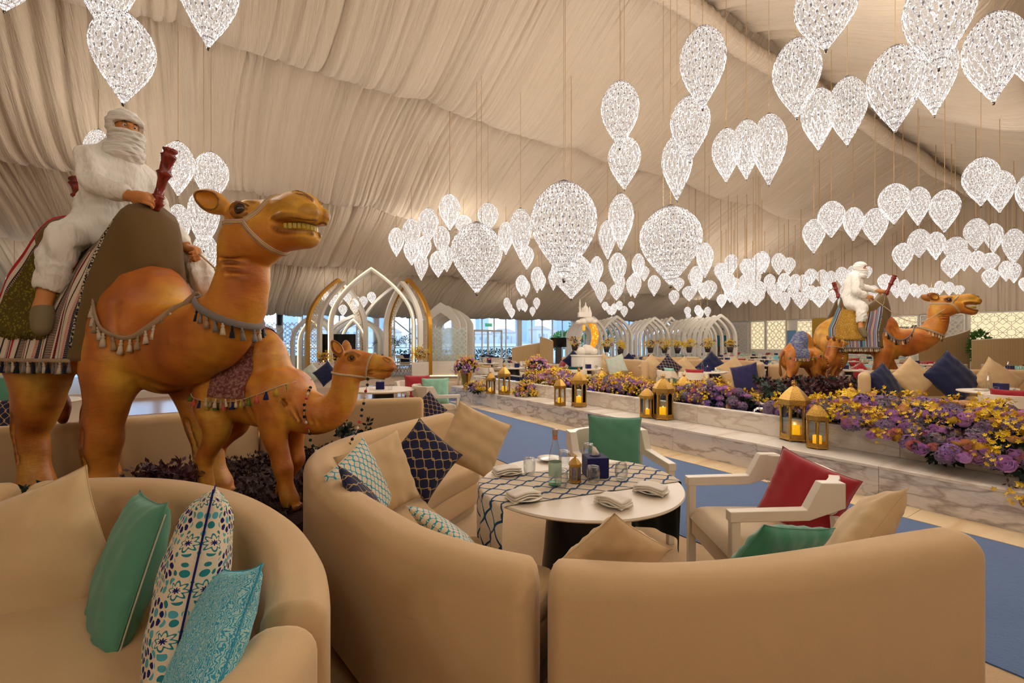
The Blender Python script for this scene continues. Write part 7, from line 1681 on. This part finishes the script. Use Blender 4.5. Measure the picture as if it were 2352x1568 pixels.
for _ in range(34): u, Y = rr2.uniform(1765, 1985), rr2.uniform(8.4, 10.2); p = P(u, 800, Y); sp_.append((p.x, p.y, rr2.uniform(.22, .55), 9, rr2.choice([ML1, ML1, ML2])))
bed('dark red planted bed under the far camel and its calf', [tuple(b) for b in bq], 900, sp_, 5, ML1, 1.7)
# ================================================================== crystal balloon lamps
def balloon_profile(t):
    "radius and height (0 tip .. 1 crown) of a balloon 1 wide"
    z = -math.cos(PI*t); u = (z+1)/2; b = max(0., math.sin(PI*u**1.42)); ex = .58+.16*(1-u)
    return .5*b**ex, z
def lamp_mesh(name, cells, rows, H, tw, detail=2, flat=1.):
    "lace of crystal beads: ogee strands that cross to leave almond openings; width 1, height H"
    mb = MB()
    def pos(a, t, off=0.):
        r, z = balloon_profile(t); z = (z*.5-.02*math.exp(-t*14))*H
        if t < .5: z -= .0
        return Vector(((r+off)*math.cos(a), (r+off)*math.sin(a), z))
    st = rows*detail*2
    def strand(fn, w0):
        pts = []; 
        for i in range(st+1):
            t = .02+.955*i/st; a = fn(i/st); pts.append((a, t))
        vs = []
        for (a, t) in pts:
            p = pos(a, t); n = Vector((math.cos(a), math.sin(a), .15)).normalized(); e = 1e-3
            c = Vector((-math.sin(a), math.cos(a), 0)); rr_ = max(p.xy.length*2, .12); w_ = w0*(.45+.55*rr_)
            vs += [p-c*w_, p+n*w_*1.1, p+c*w_]
        fs = []
        for i in range(len(pts)-1):
            b = i*3; fs += [(b, b+1, b+4, b+3), (b+1, b+2, b+5, b+4)]
        mb.add(vs, fs)
    for k in range(cells):
        a0 = 2*PI*k/cells; dA = PI/cells
        for sg in (1, -1):
            strand(lambda x: a0+sg*dA*(.5-.5*math.cos(2*PI*x*rows/2)) , tw)
            strand(lambda x: a0+sg*(dA*.28+dA*.44*(.5-.5*math.cos(2*PI*x*rows/2))) , tw*.8)
            if detail > 1: strand(lambda x: a0+sg*(dA*.72*(.5-.5*math.cos(2*PI*x*rows/2))+dA*.06) , tw*.7)
    me = mb.mesh(name, smooth=False); return me
def crystal():
    k = N_('lit_crystal_beads'); co = k.coord(); v = k.n('TexVoronoi', i_Scale=52.); k.set(v.inputs['Vector'], co); v2 = k.n('TexVoronoi', i_Scale=6.5); k.set(v2.inputs['Vector'], co)
    tw = k.ramp(k.sep(v.outputs['Color'])[0], [(.0, .34), (.35, .70), (.7, 1.0), (.93, 2.0), (1, 6)]); near = k.ramp(v2.outputs['Distance'], [(0, 3.2), (.22, 1.0), (1, .85)])
    col = k.mix(k.sep(v.outputs['Color'])[1], srgb(255, 238, 220), srgb(250, 244, 250))
    e = k.n('Emission'); k.set(e.inputs[0], col); k.set(e.inputs[1], k.math('MULTIPLY', k.math('MULTIPLY', tw, near), .72))
    g = k.n('BsdfGlossy'); g.inputs['Roughness'].default_value = .2; g.inputs[0].default_value = (.25, .25, .25, 1); a = k.n('AddShader'); k.t.links.new(e.outputs[0], a.inputs[0]); k.t.links.new(g.outputs[0], a.inputs[1])
    k.m.cycles.emission_sampling = 'NONE'; return k.fin(a.outputs[0])
M_CRY = crystal(); M_BULB = emis('bulb_white', (255, 240, 220), 26., False); M_CAP = plain('lamp_chrome_cap', (120, 112, 104), .25, 1.); M_CORD = plain('tan_hanging_cord', (186, 150, 106), .8)
M_GEM = (lambda k: k.fin(k.bsdf(srgb(90, 78, 74), .08, .9, Emission_Color=(.5, .42, .4, 1), Emission_Strength=.3)))(N_('dark_almond_crystal'))
def glowm():  # inner shell added as scattered lamp glow that fills the lace openings
    k = N_('crystal_glow_net'); co = k.coord(); v = k.n('TexVoronoi', i_Scale=15.); k.set(v.inputs['Vector'], k.vscale(co, (1, 1, .55))); d = v.outputs['Distance']
    rings = k.math('MULTIPLY', k.math('ADD', k.math('SINE', k.math('MULTIPLY', d, 34.)), 1.), .5); v2 = k.n('TexVoronoi', i_Scale=85.); k.set(v2.inputs['Vector'], co)
    al = k.math('ADD', k.math('MULTIPLY', rings, .50), .16); e = k.n('Emission'); k.set(e.inputs[0], srgb(255, 240, 226)); k.set(e.inputs[1], k.math('ADD', k.math('MULTIPLY', k.sep(v2.outputs['Color'])[0], .55), .42))
    t = k.n('BsdfTransparent'); m = k.n('MixShader'); k.set(m.inputs[0], al); k.t.links.new(t.outputs[0], m.inputs[1]); k.t.links.new(e.outputs[0], m.inputs[2]); k.m.cycles.emission_sampling = 'NONE'; return k.fin(m.outputs[0])
M_NET = glowm()
def net_mesh(H):
    mb = MB(); mb.grid(lambda a, b: Vector((balloon_profile(.03+.95*b)[0]*.95*math.cos(2*PI*a), balloon_profile(.03+.95*b)[0]*.95*math.sin(2*PI*a), balloon_profile(.03+.95*b)[1]*.5*H)), 20, 14, closeu=True); return mb.mesh('crystal_glow_net')
def gems_mesh(name, cells, rows, H, sz):
    mb = MB()
    for k in range(cells):
        for j in range(1, rows):
            t = .02+.955*j/rows*1.0; a = 2*PI*(k+(.5 if j % 2 else 0))/cells; r, z = balloon_profile(t)
            if r < .06: continue
            p = Vector((r*math.cos(a), r*math.sin(a), z*.5*H)); c = Vector((-math.sin(a), math.cos(a), 0)); n = Vector((math.cos(a), math.sin(a), 0)); up = Vector((0, 0, 1)); w_ = sz*(.4+r)
            mb.add([p-up*w_*2.2, p+c*w_, p+up*w_*2.2, p-c*w_, p+n*w_*.5], [(0, 1, 4), (1, 2, 4), (2, 3, 4), (3, 0, 4)])
    return mb.mesh(name, smooth=False)
def bulbs_mesh(name, H, n, r, sd):
    mb = MB(); rnd = random.Random(sd)
    for i in range(n):
        t = .22+.62*(i+.5)/n; R, z = balloon_profile(t); a = i*2.4+rnd.uniform(-.3, .3); c = Vector((R*.72*math.cos(a), R*.72*math.sin(a), z*.5*H))
        mb.add([c+Vector(v)*r for v in ((1, 0, 0), (-1, 0, 0), (0, 1, 0), (0, -1, 0), (0, 0, 1), (0, 0, -1))], [(0, 2, 4), (2, 1, 4), (1, 3, 4), (3, 0, 4), (2, 0, 5), (1, 2, 5), (3, 1, 5), (0, 3, 5)])
    return mb.mesh(name, smooth=False)
LM = {}
for key, (cells, rows, tw, det, nb, br) in dict(L=(20, 16, .0082, 2, 44, .010), M=(17, 12, .0105, 2, 28, .013), S=(13, 8, .019, 1, 16, .018), G=(32, 22, .0056, 2, 90, .006)).items():
    for hk, H in (('t', 1.85), ('r', 1.45)):
        a = lamp_mesh('bead_lace', cells, rows, H, tw, det); b = gems_mesh('almond_crystals', cells, rows, H, .028 if key != 'G' else .018); c = bulbs_mesh('bulbs', H, nb, br, 3); 
        mb = MB(); mb.lathe([(0, .5*H+.02), (.05, .5*H+.02), (.075, .5*H-.012), (.05, .5*H-.02)], 12, capb=False, capt=False); mb.lathe([(0, -.5*H-.035), (.022, -.5*H-.02), (.03, -.5*H+.03), (.0, -.5*H+.035)], 8, capb=False, capt=False); d = mb.mesh('cap')
        n_ = net_mesh(H)
        for me, m in ((a, M_CRY), (b, M_GEM), (c, M_BULB), (d, M_CAP), (n_, M_NET)): me.materials.append(m)
        LM[key+hk] = (a, b, c, d, n_, H)
LCOUNT = [0]
def lamp(cx, vt, vb, wpx, W=None, label=None, group='crystal balloon lamps', light=True, Y=None):
    W = W or .55; k = (cx-1176)/F
    if Y is None:
        Y = W*F*math.sqrt(1+k*k*.75)/wpx; Y = min(Y, 21.5/(.836-.549*k), 31.3/(.836*k+.549) if k > -.6 else 99)
        for _ in range(40):
            p = P(cx, vt, Y)
            if p.z < roof(max(-12, min(24.6, p.dot(TM_))))-(.95 if W < .8 else .6) or Y < 1.9: break
            Y *= .97
        W = wpx*Y/F/math.sqrt(1+k*k*.75)
    hpx = vb-vt; big = wpx > 88 and group[:5] == 'giant'; key = 'G' if big else ('L' if wpx > 85 else 'M' if wpx > 48 else 'S')
    ratio = hpx*Y/F/W; hk = 't' if ratio > 1.62 else 'r'; a, b, c, d, n_, H = LM[key+hk]
    p = P(cx, (vt+vb)/2, Y); rf = roof(max(-12, min(24.6, p.dot(TM_))))
    L_ = thing('balloon_lamp', label, 'lamp', p, random.uniform(0, 6), group)
    sz = max(.8, min(1.25, ratio/H))
    L_.scale = (W, W, W*sz)
    for nm, me in (('bead_lace', a), ('almond_crystals', b), ('bulbs', c), ('cap', d), ('crystal_glow_net', n_)):
        if nm == 'almond_crystals' and wpx < 40: continue
        o = bpy.data.objects.new(nm, me); COL.objects.link(o); o.parent = L_
        if nm in ('almond_crystals', 'bulbs'): o['kind'] = 'stuff'
    top = (rf+.05-p.z)/(W*sz); r = max(.0025, .0006*Y)/W
    mb = MB(); mb.tube([(0, 0, .5*H), (0, 0, max(top, .6*H))], r, 4); mb.build('cord', M_CORD, L_, smooth=False)
    if big:
        mb = MB(); mb.tube([(.12, .05, .5*H), (.12, .05, max(top, .6*H))], r, 4); mb.build('cord', M_CORD, L_, smooth=False)
    LCOUNT[0] += 1
    if light:
        l = bpy.data.lights.new('lamp_light', 'POINT'); l.energy = LAMP_GAIN*(70 if big else 22*min(1.3, max(.45, (W/.5)**2)))*(1 if wpx > 30 else 1.2); l.shadow_soft_size = W*.4; l.color = (1., .94, .87)
        o = bpy.data.objects.new('lamp_light', l); COL.objects.link(o); o.parent = L_; o.scale = (1/W,)*3
    return L_
D_ = {}
LAMPS = [
 (10, -130, 28, 140, 'balloon lamp in the very top left corner, mostly cut off'), (240, -170, 82, 155, 'balloon lamp cut by the top edge, nearly touching the lamp above the rider'), (283, 30, 241, 150, 'balloon lamp hanging right above the head of the nearest rider'),
 (478, -130, 113, 143, 'balloon lamp at the top, hanging alone above the camel head'), (226, 290, 425, 66, 'balloon lamp half hidden behind the head of the nearest rider'),
 (409, 325, 452, 76, 'balloon lamp just right of the red saddle post, uppermost of its pair'), (485, 350, 470, 80, 'round balloon lamp above the ear of the nearest camel'), (411, 448, 594, 54, 'slim balloon lamp hanging below the one at the red saddle post'),
 (468, 425, 585, 72, 'tall balloon lamp just left of the nearest camel ear'), (472, 530, 655, 58, 'lowest balloon lamp between the nearest camel neck and its saddle'),
 (33, 628, 667, 37, 'small balloon lamp at far left, left one of two'), (68, 632, 671, 36, 'small balloon lamp at far left, right one of two'),
 (1424, 188, 343, 87, 'topmost balloon lamp of the vertical chain of three'), (1434, 313, 437, 74, 'middle balloon lamp of the vertical chain of three'), (1426, 438, 582, 58, 'lowest balloon lamp of the vertical chain of three'),
 (1614, 63, 253, 105, 'uppermost balloon lamp of the slanting trio left of the ridge'), (1585, 221, 373, 90, 'middle balloon lamp of the slanting trio left of the ridge'), (1555, 309, 462, 70, 'lowest balloon lamp of the slanting trio left of the ridge'),
 (1668, 295, 420, 66, 'left balloon lamp of the tight row of three'), (1714, 275, 414, 68, 'middle balloon lamp of the tight row of three'), (1766, 262, 427, 80, 'right balloon lamp of the tight row of three'),
 (1897, -60, 118, 145, 'large balloon lamp cut by the top edge, left of two at the top right'), (2156, -70, 161, 165, 'largest balloon lamp cut by the top edge at the top right'), (1830, 90, 273, 110, 'balloon lamp hanging just under the ridge band, leftmost of its cluster'),
 (1880, 203, 347, 80, 'low balloon lamp in the ridge cluster, left of its pair'), (1946, 177, 336, 90, 'balloon lamp in the ridge cluster, right of the low one'), (2056, 107, 305, 130, 'broad balloon lamp below the one cut by the top edge'),
 (2146, 85, 268, 105, 'balloon lamp half hidden behind the largest top right lamp'), (2282, 30, 238, 145, 'big balloon lamp at upper right, next to the frame edge'), (2385, 40, 215, 130, 'balloon lamp cut by the right edge high up'),
 (2253, 362, 475, 85, 'round balloon lamp where the ridge band meets the gable, left of two'), (2296, 391, 490, 68, 'balloon lamp where the ridge band meets the gable, right of two'), (2368, 395, 505, 70, 'balloon lamp cut by the right edge beside the ridge end')]
for (a, b, c, d_, lab) in LAMPS: lamp(a, b, c, d_, .55, lab, 'large balloon lamps overhead')
lamp(1295, 418, 645, 150, 1.25, 'giant balloon lamp, tallest of the three giants in the middle', 'giant balloon lamps')
lamp(1312, 580, 688, 92, .98, 'giant balloon lamp tip showing under the tallest giant', 'giant balloon lamps')
lamp(1095, 512, 676, 118, 1.2, 'giant balloon lamp on the left side of the middle cluster', 'giant balloon lamps')
lamp(1540, 474, 658, 142, 1.25, 'giant round balloon lamp right of the tallest giant', 'giant balloon lamps')
ORD = 'leftmost,second,third,fourth,fifth,sixth,seventh,eighth,ninth,tenth,eleventh,twelfth,thirteenth,fourteenth,fifteenth,sixteenth,seventeenth,eighteenth,nineteenth,twentieth'.split(',')
def many(lst, label, group, W=.55, lightevery=1, x0=0, y0=0, s=1.):
    base = label; xs = sorted(range(len(lst)), key=lambda i: lst[i][0]); rk = {j: r for r, j in enumerate(xs)}; N = len(lst)
    for i, (x, t, b, w_) in enumerate(lst):
        r = rk[i]; label = base.replace('balloon lamp', 'balloon lamp, %s,' % ('%s from the left' % ORD[r] if 0 < r < min(20, (N+1)//2+1) else 'leftmost' if r == 0 else 'rightmost' if r == N-1 else '%s from the right' % ORD[N-1-r]), 1)
        lamp(x0+x/s, y0+t/s, y0+b/s, w_/s, W, label, group, light=(i % lightevery == 0))
many([(158, 450, 628, 92), (248, 397, 600, 108), (250, 520, 680, 95), (350, 335, 545, 118), (325, 500, 650, 85), (307, 600, 770, 82), (478, 250, 470, 125), (430, 440, 630, 95), (408, 590, 752, 100), (460, 560, 720, 80), (560, 375, 500, 100), (708, 303, 480, 120), (815, 415, 617, 90), (903, 328, 655, 135), (940, 560, 705, 85), (1425, 400, 650, 105), (1210, 640, 800, 90), (1100, 700, 830, 60)],
     'mid-sized balloon lamp around the giant lamps', 'balloon lamps around the giants', .55, 2, 850, 350, 2.613)
many([(910, 735, 865, 72), (935, 765, 872, 50), (1003, 685, 845, 75), (1030, 730, 830, 50), (820, 870, 950, 40), (835, 900, 975, 36), (850, 930, 998, 38), (895, 880, 955, 36), (915, 875, 950, 40), (930, 900, 960, 34), (1000, 870, 945, 42), (975, 925, 985, 36),
      (1360, 620, 800, 78), (1345, 700, 830, 65), (1385, 775, 905, 70), (1485, 600, 810, 105), (1500, 730, 860, 62), (1478, 790, 890, 75), (1410, 895, 950, 38), (1435, 920, 975, 36), (1465, 905, 975, 38), (1495, 890, 950, 40), (1525, 920, 990, 45), (1567, 893, 940, 38), (1450, 940, 980, 32)],
     'small balloon lamp in the bunch below the giants', 'small balloon lamps below the giants', .5, 3, 850, 350, 2.613)
many([(1610, 605, 770, 75), (1590, 720, 876, 75), (1645, 680, 775, 60), (1565, 740, 870, 55), (1705, 735, 865, 75), (1955, 680, 845, 80), (2010, 535, 760, 100), (1850, 750, 835, 70), (1824, 825, 915, 62), (1950, 700, 820, 80), (1915, 800, 895, 82), (2035, 765, 885, 90), (2000, 780, 880, 60), (2168, 610, 720, 78), (2105, 660, 780, 80), (2150, 720, 870, 85), (2190, 750, 870, 80), (2205, 820, 935, 85), (2110, 850, 935, 58), (2250, 730, 840, 70), (2262, 635, 760, 85), (2340, 600, 720, 90), (2300, 690, 830, 90), (2330, 770, 900, 90), (2245, 790, 880, 60), (2310, 840, 920, 70), (1905, 925, 985, 40), (1967, 915, 985, 42), (2025, 925, 990, 40), (1910, 960, 1005, 32), (1985, 935, 1000, 34)],
     'small balloon lamp in the cloud right of the giants', 'balloon lamps right of the giants', .5, 3, 850, 350, 2.613)
many([(465, 595, 910, 200), (622, 435, 770, 238), (820, 490, 798, 180), (1015, 498, 838, 228), (1185, 278, 650, 280), (1400, 305, 662, 215), (1640, 335, 722, 275)], 'balloon lamp in the stepped row above the far rider', 'stepped row of balloon lamps', .55, 1, 1750, 350, 3.907)
many([(1265, 810, 1065, 185), (1410, 685, 950, 200), (1560, 710, 968, 170), (1735, 755, 1000, 210), (1700, 920, 1133, 180), (1815, 860, 1068, 140), (1930, 880, 1078, 150), (2045, 900, 1080, 170), (2050, 1040, 1217, 150), (1920, 590, 885, 215), (2080, 635, 908, 170), (2260, 680, 1015, 200), (2190, 970, 1160, 130), (2260, 985, 1175, 130), (2350, 1120, 1250, 90)], 'balloon lamp in the group above the far camel head', 'balloon lamps above the far camel head', .55, 2, 1750, 350, 3.907)
many([(25, 885, 1090, 90), (150, 900, 1100, 125), (240, 940, 1100, 120), (70, 1090, 1240, 100), (200, 1080, 1250, 110), (130, 1240, 1360, 100), (205, 1250, 1418, 95), (300, 1090, 1260, 110), (370, 1095, 1270, 110), (350, 1250, 1408, 130), (440, 1040, 1190, 110), (540, 1050, 1200, 100), (515, 1200, 1395, 150), (620, 1060, 1230, 95), (640, 1230, 1355, 95), (715, 1025, 1200, 110), (740, 1190, 1330, 80), (810, 1015, 1160, 90), (950, 1020, 1130, 80), (1000, 1190, 1320, 90), (1100, 1090, 1250, 120), (1170, 1100, 1260, 110), (1275, 1135, 1345, 110), (1210, 1210, 1310, 80), (1365, 1175, 1300, 90), (1445, 1180, 1300, 90), (1400, 1220, 1310, 70), (1520, 1210, 1335, 90), (1595, 1150, 1280, 90), (1680, 1160, 1290, 90), (1765, 1190, 1290, 100), (440, 1190, 1330, 100), (580, 1150, 1260, 90), (280, 1180, 1320, 100), (90, 1180, 1310, 90), (160, 1150, 1280, 90)],
     'small balloon lamp in the band behind the far rider', 'far band of balloon lamps', .55, 4, 1750, 350, 3.907)
many([(100, 45, 210, 100), (335, 20, 200, 115), (215, 75, 235, 95), (25, 110, 260, 95), (280, 120, 300, 100), (60, 190, 330, 95), (200, 235, 350, 75), (120, 225, 370, 95), (150, 320, 460, 90), (90, 280, 420, 90), (25, 350, 460, 66), (290, 310, 445, 130), (265, 220, 350, 90), (210, 330, 430, 70)], 'small balloon lamp in the bunch left of the far rider', 'bunch of balloon lamps left of the far band', .55, 3, 1650, 570, 3.35)
many([(570, 420, 525, 75), (650, 490, 590, 80), (690, 455, 565, 85), (775, 430, 535, 80), (735, 545, 650, 78), (840, 520, 630, 85), (858, 470, 580, 75), (920, 470, 580, 75), (993, 430, 537, 78)], 'balloon lamp seen through the pavilion arches', 'balloon lamps behind the pavilion', .5, 2, 600, 560, 3.92)
# unseen lamps added behind the camera to balance the light
for i in range(10):
    s, q_, z_ = -9+(i % 5)*3.6, -7+(i//5)*5.0, 4.4+.4*(i % 3)
    a, b, c, d, n_, H = LM['St']; L_ = thing('balloon_lamp', 'unseen balloon lamp added behind the camera for light balance', 'lamp', TP(s, q_, z_), 0, 'added balloon lamps behind the camera'); L_.scale = (.6,)*3
    for nm, me in (('bead_lace', a), ('cap', d)): o = bpy.data.objects.new(nm, me); COL.objects.link(o); o.parent = L_
    mb = MB(); mb.tube([(0, 0, .9), (0, 0, (roof(q_)-.2-z_)/.6)], .01, 4); mb.build('cord', M_CORD, L_)
    l = bpy.data.lights.new('lamp_light', 'POINT'); l.energy = LAMP_GAIN*60; l.shadow_soft_size = .3; l.color = (1., .94, .87); o = bpy.data.objects.new('lamp_light', l); COL.objects.link(o); o.parent = L_; o.scale = (1/.6,)*3
